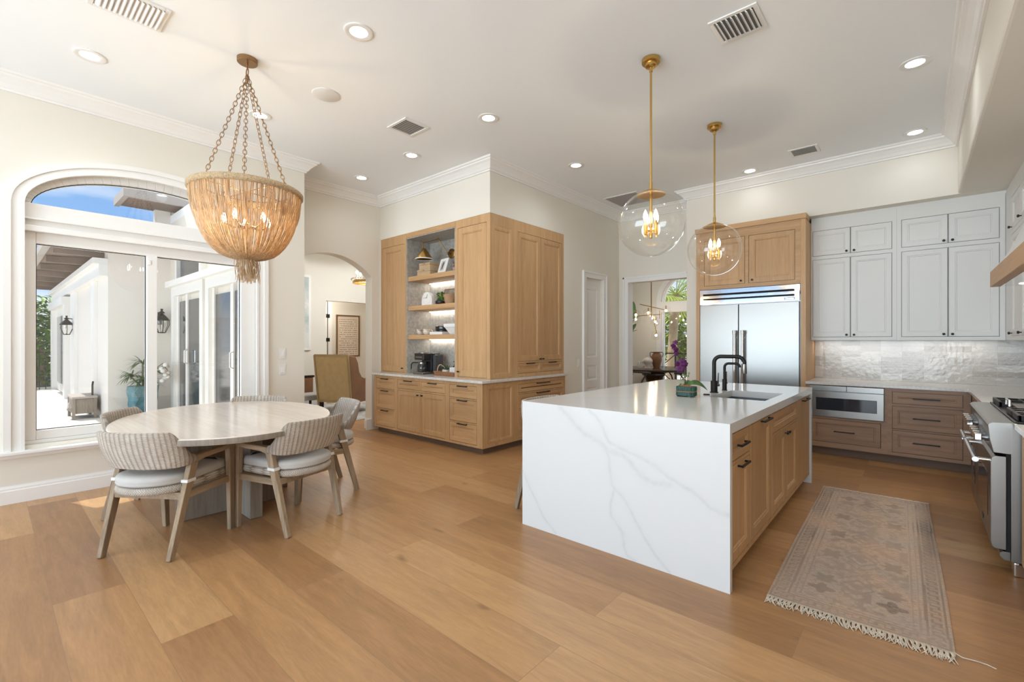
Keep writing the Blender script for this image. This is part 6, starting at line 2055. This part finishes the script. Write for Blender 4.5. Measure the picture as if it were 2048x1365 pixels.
# ------------------------------------------------------------------ dining room
tx, ty = -4.45, 9.95
r = empty('round_table', (tx, ty, 0), 'polished dark round dining table on a sculpted pedestal in the room beyond', 'table')
part('table_top', M['espresso'], r, lambda m: m.lathe([(.001, .70), (.80, .70), (.84, .715), (.85, .735), (.845, .752), (.83, .756), (.001, .756)], (tx, ty, 0), 64), smooth=True, angle=30)
part('pedestal', M['espresso'], r, lambda m: m.lathe([(.001, .002), (.36, .002), (.36, .04), (.28, .10), (.17, .22), (.14, .36), (.18, .50), (.21, .56), (.26, .60), (.26, .64), (.22, .66), (.22, .699), (.001, .699)], (tx, ty, 0), 12), smooth=False)


def wishbone(cx_, cy_, f, lab):
    f = Vector((*f, 0)).normalized(); s = Vector((f.y, -f.x, 0))
    c_ = Vector((cx_, cy_, 0))
    q = lambda x, y, z: c_ + s * x + f * y + Vector((0, 0, z))
    r = empty('wishbone_chair', c_, lab, 'chair', 'black chairs around the round table')
    D = M['darkwood']
    part('seat', M['seatcord'], r, lambda m: m.hexa([q(-.25, .22, .435), q(.25, .22, .435), q(.20, -.20, .435), q(-.20, -.20, .435)], [q(-.25, .22, .465), q(.25, .22, .465), q(.20, -.20, .465), q(-.20, -.20, .465)]), bevel=.012)
    part('seat_rail', D, r, lambda m: m.hexa([q(-.26, .235, .395), q(.26, .235, .395), q(.21, -.21, .395), q(-.21, -.21, .395)], [q(-.26, .235, .434), q(.26, .235, .434), q(.21, -.21, .434), q(-.21, -.21, .434)]))
    for k in (-1, 1):
        part('leg', D, r, lambda m: m.tube([q(k * .25, .21, 0.001), q(k * .25, .22, .3), q(k * .25, .22, .46)], [.014, .018, .016], 8), smooth=True)
        part('leg', D, r, lambda m: m.tube([q(k * .19, -.26, 0.001), q(k * .19, -.19, .42), q(k * .22, -.17, .55), q(k * .27, -.07, .69)], [.014, .018, .017, .013], 8), smooth=True)
    part('top_rail', D, r, lambda m: m.tube([q(.30 * math.sin(b_), -.02 - .26 * math.cos(b_) + .03, .70 + .025 * math.cos(b_)) for b_ in [-PI * .55 + PI * 1.1 * i / 24 for i in range(25)]], .016, 8), smooth=True)
    part('splat', D, r, lambda m: [m.tube([q(0, -.20, .46), q(0, -.235, .58), q(k * .06, -.25, .70)], .010, 8) for k in (-1, 1)], smooth=True)
    part('stretcher', D, r, lambda m: [m.cyl(q(k * .21, -.24, .2), q(k * .25, .215, .2), .010, n=8) for k in (-1, 1)] + [m.cyl(q(-.25, .21, .27), q(.25, .21, .27), .010, n=8)])
    return r


wishbone(-4.42, 9.0, (0, 1), 'black wishbone chair with a pale cord seat on the near side of the round table')
wishbone(-5.35, 9.55, (.85, .45), 'black wishbone chair with a pale cord seat by the plain wall, behind the door jamb')
wishbone(-3.55, 9.55, (-.9, .4), 'black wishbone chair drawn up at the bright side of the round table')
wishbone(-4.15, 10.45, (-.2, -1), 'black wishbone chair beyond the table against the tall window')
zt_ = .757
m = MB()
r = empty('clay_jar', (-4.40, 9.98, zt_), 'brown clay jar with two dark loop handles on the round table', 'vase')
part('jar', M['terracotta'], r, lambda m: m.lathe([(.001, zt_), (.07, zt_), (.075, zt_ + .02), (.115, zt_ + .17), (.12, zt_ + .24), (.10, zt_ + .30), (.075, zt_ + .325), (.075, zt_ + .335), (.095, zt_ + .36), (.085, zt_ + .36), (.06, zt_ + .33), (.001, zt_ + .3)], (-4.40, 9.98, 0), 32), smooth=True, angle=60)
for s in (-1, 1):
    part('handle', M['darkwood'], r, lambda m: m.tube([(-4.40 + s * a, 9.98 + s * b, zt_ + z) for a, b, z in ((.065, .05, .345), (.10, .08, .355), (.115, .092, .33), (.11, .088, .27), (.092, .07, .24))], .008, 8), smooth=True)
r = empty('round_vase', (-4.52, 9.78, zt_), 'cream round-bodied vase with a narrow neck in front of the clay jar', 'vase')
part('vase', M['cream'], r, lambda m: m.lathe([(.001, zt_), (.062, zt_), (.055, zt_ + .04), (.075, zt_ + .09), (.105, zt_ + .13), (.108, zt_ + .17), (.085, zt_ + .21), (.045, zt_ + .235), (.04, zt_ + .27), (.046, zt_ + .28), (.04, zt_ + .28), (.03, zt_ + .24), (.001, zt_ + .22)], (-4.52, 9.78, 0), 32), smooth=True, angle=60)
m = MB()
for k in range(5): m.tube([(-4.69 + .075 * math.cos(t) * math.cos(k * PI / 5), 9.75 + .075 * math.cos(t) * math.sin(k * PI / 5), zt_ + .075 + .07 * math.sin(t)) for t in [2 * PI * i / 24 for i in range(24)]], .004, 6, closed=True)
o = m.build('wire_orb', flat('clear_crystal', (.75, .76, .76), .05, spec=.9), None, smooth=True)
tag(o, 'openwork glass orb ornament beside the cream vase on the round table', 'ornament')
# bubble chandelier
hx, hy, hz = -4.49, 9.9, 2.0
r = empty('bubble_chandelier', (hx, hy, CEIL), 'branching brass chandelier with clear glass bubbles over the round table', 'chandelier')
part('canopy', M['obrass'], r, lambda m: m.lathe([(.001, CEIL - .0005), (.07, CEIL - .0005), (.07, CEIL - .03), (.001, CEIL - .03)], (hx, hy, 0), 20))
part('rod', M['obrass'], r, lambda m: m.cyl((hx, hy, CEIL - .03), (hx, hy, 1.92), .011, n=10))
RX = Vector((.90, .43, 0))
def bub(dx, z, dy=0.0): return Vector((hx, hy, 0)) + RX * dx + Vector((-.43, .90, 0)) * dy + Vector((0, 0, z))
arms = [((-.25, 2.20), (.30, 2.06)), ((-.38, 1.93), (.20, 1.96)), ((-.05, 2.05), (-.10, 2.02)), ((.18, 2.06), (.18, 1.86)), ((.04, 1.92), (.10, 1.60))]
for a, b_ in arms: part('branch', M['obrass'], r, lambda m: m.cyl(bub(*a), bub(*b_), .008, n=8))
for dx, z, dy in ((-.335, 1.955, -.08), (-.34, 1.86, .08), (-.065, 2.005, .05), (.315, 2.045, 0), (.085, 1.80, 0), (.105, 1.49, 0)):
    c_ = bub(dx, z, dy)
    g = part('glass_bubble', M['globe'], r, lambda m: m.sphere(c_, .105, 24, 16), smooth=True, angle=180)
    part('bulb', M['bulb'], g, lambda m: m.sphere(c_, .024, 10, 8), smooth=True)
    part('socket', M['obrass'], g, lambda m: m.cyl(c_ + Vector((0, 0, .03)), c_ + Vector((0, 0, .11)), .014, n=8))
lamp('dining_glow', 'POINT', (hx, hy, 1.9), 7, (1, .9, .78), r, shadow_soft_size=.02)
r = empty('tall_plant', (-5.55, 10.15, 0), 'tall potted plant with broad dark leaves behind the dining room door jamb', 'potted plant')
part('pot', M['cream'], r, lambda m: m.lathe([(.001, .001), (.16, .001), (.20, .36), (.18, .36), (.001, .33)], (-5.55, 10.15, 0), 24), smooth=True, angle=50)
part('stem', M['stem'], r, lambda m: m.tube([(-5.55, 10.15, .33), (-5.52, 10.15, 1.2), (-5.5, 10.15, 2.2)], .018, 8), smooth=True)
for p0, d, L, W in (((-5.17, 10.25, 1.72), (.14, -.1, 1), .66, .20), ((-5.2, 10.25, 1.52), (.30, -.1, .45), .36, .15), ((-5.45, 10.15, 1.50), (.75, .1, .75), .75, .17), ((-5.5, 10.15, 1.9), (.55, -.2, .95), .75, .17), ((-5.5, 10.15, 1.35), (.75, .3, .55), .60, .16), ((-5.5, 10.15, 2.0), (-.4, .2, .9), .7, .16), ((-5.55, 10.15, 1.6), (-.6, -.3, .6), .6, .16), ((-5.5, 10.15, 2.1), (.1, -.3, 1), .65, .15)):
    leafpart('leaf', M['leaf'], r, p0, d, L, W, .2, lift=.1)

# ------------------------------------------------------------------ outdoors
GZ = -.05
m = MB()
m.box(-60, XL - .2, -40, 2.3, GZ - .2, GZ).box(XL - .2, 30, -40, -3.2, GZ - .2, GZ).box(XR + .2, 30, -3.2, 60, GZ - .2, GZ).box(-60, -13, 2.3, 60, GZ - .2, GZ).box(-13, XR + .2, 11.2, 60, GZ - .2, GZ)
struct('terrace_ground', m, M['terrace'])
# eave of this house over the window
struct('roof_eave', MB().box(XL - 1.28, XL - .2, -3.2, 2.3, 3.20, 3.34), M['stucco'])
SW, TRM = M['stucco'], M['trim']
# lower garden wing: wall facing us, corner, side wall
PX = -10.6
m = MB()
m.box(-19.3, PX, 1.4, 2.0, GZ, 2.95)
m.box(PX - .3, PX, 2.0, 2.3, GZ, 2.95)
struct('wall_garden_wing', m, SW)
m = MB()
m.box(-19.3, PX + .0, 1.28, 1.399, 2.50, 2.70).box(-19.3, PX + .0, 1.20, 1.399, 2.701, 2.80)
m.box(-12.1, -11.75, 1.34, 1.399, GZ, 2.499).box(-15.4, -14.6, 1.34, 1.399, GZ, 2.499)
m.box(-19.2, -18.9, 1.25, 1.399, GZ, 2.249).box(-15.9, -15.6, 1.25, 1.399, GZ, 2.249).box(-19.2, -15.6, 1.2, 1.399, 2.25, 2.45)
struct('trim_garden_wing', m, TRM)
r = empty('door_3', (-17.2, 1.4, 0)); r['kind'] = 'structure'
part('door_leaf', M['trim'], r, lambda m: m.box(-18.9, -15.9, 1.36, 1.399, GZ + .02, 2.25))
part('pane', M['darkglass'], r, lambda m: [m.box(-18.7, -17.5, 1.35, 1.36, .2, 2.05), m.box(-17.3, -16.1, 1.35, 1.36, .2, 2.05)])
m = MB()
m.hexa([(-19.7, .72, 2.98), (PX + .35, .72, 2.98), (PX + .35, 3.2, 3.12), (-19.7, 3.2, 3.12)], [(-19.7, .72, 3.06), (PX + .35, .72, 3.06), (PX + .35, 3.2, 3.2), (-19.7, 3.2, 3.2)])
struct('roof_garden_wing', m, M['roofbrown'])
struct('roof_gutter', MB().box(-19.7, PX + .4, .62, .715, 2.96, 3.10), M['fascia'])
for i in range(7):
    x = -11.0 - 1.35 * i
    struct('roof_rafter', MB().box(x - .05, x + .05, .74, 1.39, 2.86, 2.975), M['roofbrown'])
# upper block with its own eave
struct('wall_upper_block', MB().box(-10.72, PX, 2.06, 2.3, 2.95, 3.80).box(PX - .5, PX, 2.31, 6, CEIL + .15, 3.80), SW)
m = MB()
m.hexa([(-10.75, 1.58, 3.80), (-9.95, 1.58, 3.80), (-9.95, 6, 3.80), (-10.75, 6, 3.80)], [(-10.75, 1.58, 3.9), (-9.95, 1.58, 3.86), (-10.1, 6, 4.0), (-10.75, 6, 4.3)])
struct('roof_upper_block', m, M['roofbrown'])
struct('roof_upper_gutter', MB().box(-10.78, -9.88, 1.50, 1.575, 3.78, 3.92).box(-9.945, -9.88, 1.576, 6, 3.78, 3.92), M['fascia'])
# garden doors in the wall that runs back from the window
def garden_door(n, x0, x1, zt, split):
    r = empty(n, ((x0 + x1) / 2, 2.3, 0)); r['kind'] = 'structure'
    part('door_casing', TRM, r, lambda m: [m.box(x0 - .16, x0, 2.2, 2.299, GZ, zt + .16), m.box(x1, x1 + .16, 2.2, 2.299, GZ, zt + .16), m.box(x0, x1, 2.2, 2.299, zt, zt + .16), m.box(x0 - .22, x1 + .22, 2.12, 2.299, zt + .16, zt + .26)])
    part('door_frame', TRM, r, lambda m: [m.box(a, b, 2.25, 2.299, GZ + .01, zt) for a, b in ((x0, x0 + .1), (x1 - .1, x1), (split - .06, split + .06))])
    for a, b in ((x0 + .1, split - .06), (split + .06, x1 - .1)):
        part('pane', M['darkglass'], r, lambda m: m.box(a, b, 2.27, 2.28, .08, zt - .1))
    part('handle', M['chrome'], r, lambda m: m.tube([(split + .09, 2.24, .98), (split + .09, 2.2, 1.0), (split + .09, 2.2, 1.2), (split + .09, 2.24, 1.22)], .012, 8))
garden_door('door_4', -9.95, -8.45, 2.16, -9.35)
garden_door('door_5', -8.0, -6.7, 2.16, -7.15)
r = empty('window_3', (-9.1, 2.3, 2.6)); r['kind'] = 'structure'
part('pane', M['darkglass'], r, lambda m: m.box(-9.85, -8.55, 2.28, 2.295, 2.42, 2.80))
part('frame', TRM, r, lambda m: [m.box(a, b, 2.22, 2.299, c, d) for a, b, c, d in ((-9.95, -9.85, 2.42, 2.9), (-8.55, -8.45, 2.42, 2.9), (-9.85, -8.55, 2.80, 2.9))])


def lantern(c, out, lab, grp):
    r = empty('wall_lantern', c, lab, 'wall lantern', grp)
    c = Vector(c); out = Vector(out)
    k = c + out * .16
    B = M['black']
    part('bracket', B, r, lambda m: [m.tube([c + Vector((0, 0, .14)), c + out * .10 + Vector((0, 0, .17)), k + Vector((0, 0, .16))], .010, 8), m.bar(c + out * .004 + Vector((0, 0, -.05)), c + out * .004 + Vector((0, 0, .18)), .06, .008, side=out.cross(Vector((0, 0, 1))))])
    part('cap', B, r, lambda m: m.lathe([(.001, .24), (.02, .235), (.02, .21), (.012, .20), (.045, .17), (.05, .155), (.02, .15), (.06, .11), (.12, .035), (.125, .02), (.001, .02)], k, 8))
    part('cage', B, r, lambda m: [m.tube([k + Vector((.115 * math.cos(a), .115 * math.sin(a), .02)), k + Vector((.12 * math.cos(a), .12 * math.sin(a), -.06)), k + Vector((.06 * math.cos(a), .06 * math.sin(a), -.20))], .006, 6) for a in [PI * i / 3 for i in range(6)]] + [m.lathe([(.001, -.215), (.062, -.21), (.062, -.195), (.001, -.19)], k, 12)])
    part('lantern_glass', M['globe'], r, lambda m: m.lathe([(.108, .02), (.112, -.06), (.055, -.19)], k, 24), smooth=True, angle=180)
    part('bulb', M['cream'], r, lambda m: m.cyl(k + Vector((0, 0, -.18)), k + Vector((0, 0, -.06)), .014, n=8))


lantern((-14.95, 1.4, 1.72), (0, -1, 0), 'black wall lantern on the sunlit garden wall farther along the terrace', 'garden wall lanterns')
lantern((PX, 2.13, 1.72), (1, 0, 0), 'black wall lantern on the shaded garden wall above the blue planter', 'garden wall lanterns')
r = empty('garden_cart', (-11.7, 1.2, GZ), 'small grey wooden garden cart parked by the white wall', 'cart')
GW = M['greywood']
part('chest', GW, r, lambda m: m.box(-12.0, -11.32, 1.02, 1.33, GZ + .10, GZ + .37), bevel=.01)
part('lid', M['fascia'], r, lambda m: m.box(-12.03, -11.29, 1.0, 1.35, GZ + .372, GZ + .41), bevel=.006)
for x in (-11.99, -11.33):
    for y in (1.03, 1.32): part('leg', GW, r, lambda m: m.box(x - .03, x + .03, y - .02, y + .02, GZ + .001, GZ + .37))
part('handle', M['bronze'], r, lambda m: m.tube([(-11.5, 1.3, GZ + .41), (-11.5, 1.3, GZ + .60), (-11.43, 1.3, GZ + .66)], .015, 8))
part('spout', M['fascia'], r, lambda m: m.bar((-11.75, 1.02, GZ + .26), (-11.45, .98, GZ + .18), .05, .05))
r = empty('blue_planter', (-10.15, 1.8, GZ), 'faceted turquoise planter with a spiky dark plant against the garden wall', 'planter')
m = MB()
n = 14
rings = []
for j in range(7):
    rad = .17 + .045 * j / 6
    rings.append([(-10.15 + rad * (1.07 if (k + j) % 2 else .95) * math.cos(2 * PI * (k + .5 * (j % 2)) / n), 1.8 + rad * (1.07 if (k + j) % 2 else .95) * math.sin(2 * PI * (k + .5 * (j % 2)) / n), GZ + .002 + .63 * j / 6) for k in range(n)])
b = len(m.v)
for q in rings: m.v += q
for j in range(6):
    for k in range(n):
        a0, a1, b0_, b1 = j * n + k, j * n + (k + 1) % n, (j + 1) * n + k, (j + 1) * n + (k + 1) % n
        if j % 2 == 0: m.f += [(a0, a1, b0_), (a1, b1, b0_)]
        else: m.f += [(a0, b1, b0_), (a0, a1, b1)]
m.f.append(tuple(range(n))); m.f.append(tuple(6 * n + k for k in range(n)))
m.build('pot', flat('turquoise_glaze', (.07, .20, .24), .4, vary=.4, vscale=8), r)
rnd = random.Random(9)
m = MB()
for hub, h in (((-10.15, 1.8), 1.02), ((-10.23, 1.66), .78), ((-10.05, 1.92), .85), ((-10.00, 1.78), .72), ((-10.25, 1.88), .70)):
    m.tube([(-10.15, 1.8, GZ + .6), (*hub, GZ + h)], .014, 6)
    for i in range(42):
        a = rnd.uniform(0, 2 * PI)
        blade(m, Vector((*hub, GZ + h)), (math.cos(a), math.sin(a), rnd.uniform(-.1, 1.0)), rnd.uniform(.20, .29), .024, rnd.uniform(.3, .9), n=6)
m.build('foliage', M['leaf'], r, smooth=True, clean=False)
part('orchid_stem', M['stem'], r, lambda m: m.tube([(-10.05, 1.88, GZ + .6), (-9.95, 1.96, GZ + .95), (-9.85, 2.02, GZ + 1.02), (-9.78, 2.08, GZ + .9)], .006, 6))
for i in range(9):
    m = MB(); m.sphere((-9.82 + rnd.uniform(-.07, .06), 2.05 + rnd.uniform(-.05, .05), GZ + .72 + .035 * i), .045, 8, 6, .8)
    m.build('orchid_flower', M['paper'], r, smooth=True)


def leaf_mass(name, label, cat, c, rad, n, size, mat, kind=None, trunk=None, grp=None, seed=1, asp=.45):
    rn = random.Random(seed)
    r = empty(name, (c[0], c[1], GZ), label, cat, grp)
    m = MB()
    for i in range(n):
        while True:
            p = Vector((rn.uniform(-1, 1), rn.uniform(-1, 1), rn.uniform(-1, 1)))
            if .25 < p.length < 1: break
        p = Vector((c[0] + p.x * rad[0], c[1] + p.y * rad[1], c[2] + p.z * rad[2]))
        a = rn.uniform(0, 2 * PI)
        blade(m, p, (math.cos(a), math.sin(a), rn.uniform(-.6, .6)), size * rn.uniform(.7, 1.3), size * asp, .4, n=3)
    m.build('foliage', mat, r, smooth=True, clean=False)
    part('trunk', M['bark'], r, lambda m: [m.tube([(c[0] + k * .2, c[1], GZ), (c[0] + k * .4, c[1], c[2])], [.10, .05], 8) for k in (-1, 0, 1)], smooth=True)
    return r


leaf_mass('garden_shrub', 'big glossy green shrub at the far end of the terrace', 'shrub', (-21.3, 1.15, 1.35), (1.3, 1.3, 1.5), 2600, .26, M['leaf_l'], seed=3)
leaf_mass('garden_hedge', 'dark lower hedge behind the far terrace railing', 'hedge', (-25.0, .6, .9), (1.8, 2.6, 1.2), 2000, .3, M['leaf'], seed=4)
r = empty('terrace_railing', (-19.2, .9, GZ), 'dark metal railing at the far end of the terrace', 'railing')
part('rail', M['black'], r, lambda m: [m.box(-19.22, -19.18, -1.2, 1.36, GZ + .02 + z, GZ + .05 + z) for z in (.05, 1.05)])
for i in range(20): part('baluster', M['black'], r, lambda m: m.box(-19.21, -19.19, -1.2 + .13 * i, -1.18 + .13 * i, GZ + .002, GZ + 1.07))

# palms and greenery outside the dining window
def palm(c, h, lab, seed, mat, nf=26, fl=1.5):
    rn = random.Random(seed)
    r = empty('palm_tree', (c[0], c[1], GZ), lab, 'palm tree', 'palms outside the dining room')
    top = Vector((c[0] + .15, c[1], GZ + h))
    part('trunk', M['bark'], r, lambda m: m.tube([(c[0], c[1], GZ), (c[0] + .05, c[1], GZ + h * .5), tuple(top)], [.17, .14, .13], 12), smooth=True)
    for i in range(nf):
        a = 2 * PI * i / nf + rn.uniform(-.15, .15); el = rn.uniform(-.5, 1.1)
        m = MB()
        d = Vector((math.cos(a) * math.cos(el), math.sin(a) * math.cos(el), math.sin(el)))
        hub = top + d * fl * .5
        m.tube([top, hub], .014, 5)
        s = d.cross(Vector((0, 0, 1))).normalized(); u = s.cross(d)
        for k in range(15):
            t = -1.25 + 2.5 * k / 14
            dd = (d * math.cos(t) + s * math.sin(t)).normalized()
            blade(m, hub, dd, fl * .55 * (.6 + .4 * math.cos(t)), .05, .35, n=4, lift=.05)
        m.build('frond', mat, r, smooth=True, clean=False)
palm((-5.9, 14.5), 2.9, 'slender palm with a pale trunk outside the dining room window', 21, M['leaf_y'])
palm((-6.15, 17.6), 3.9, 'taller palm whose crown fills the arched pane', 22, M['leaf_l'])
leaf_mass('garden_shrub', 'sunlit yellow-green bushes behind the railing outside the dining room', 'shrub', (-7.6, 19.8, 1.6), (1.7, 1.2, 1.9), 2600, .34, M['leaf_y'], seed=6, asp=.3)
leaf_mass('garden_shrub', 'dark green bushes behind the palms outside the dining room', 'shrub', (-9.0, 23.0, 1.6), (2.6, 1.6, 2.4), 2200, .34, M['leaf'], seed=7, asp=.3)
r = empty('balcony_railing', (-4.6, 12.6, GZ), 'dark crossed balcony railing outside the dining room window', 'railing')
part('rail', M['black'], r, lambda m: [m.box(-8, -1, 12.58, 12.62, z, z + .035) for z in (.12, 1.0)])
for i in range(8): part('post', M['black'], r, lambda m: m.box(-8 + i * 1.0 - .025, -8 + i * 1.0 + .025, 12.575, 12.625, GZ + .002, 1.05))
for i in range(7):
    x0, x1 = -8 + i * 1.0, -7 + i * 1.0
    part('cross_bar', M['black'], r, lambda m: [m.bar((x0, 12.6, .15), (x1, 12.6, 1.0), .022, .022), m.bar((x0, 12.6, 1.0), (x1, 12.6, .15), .022, .022)])
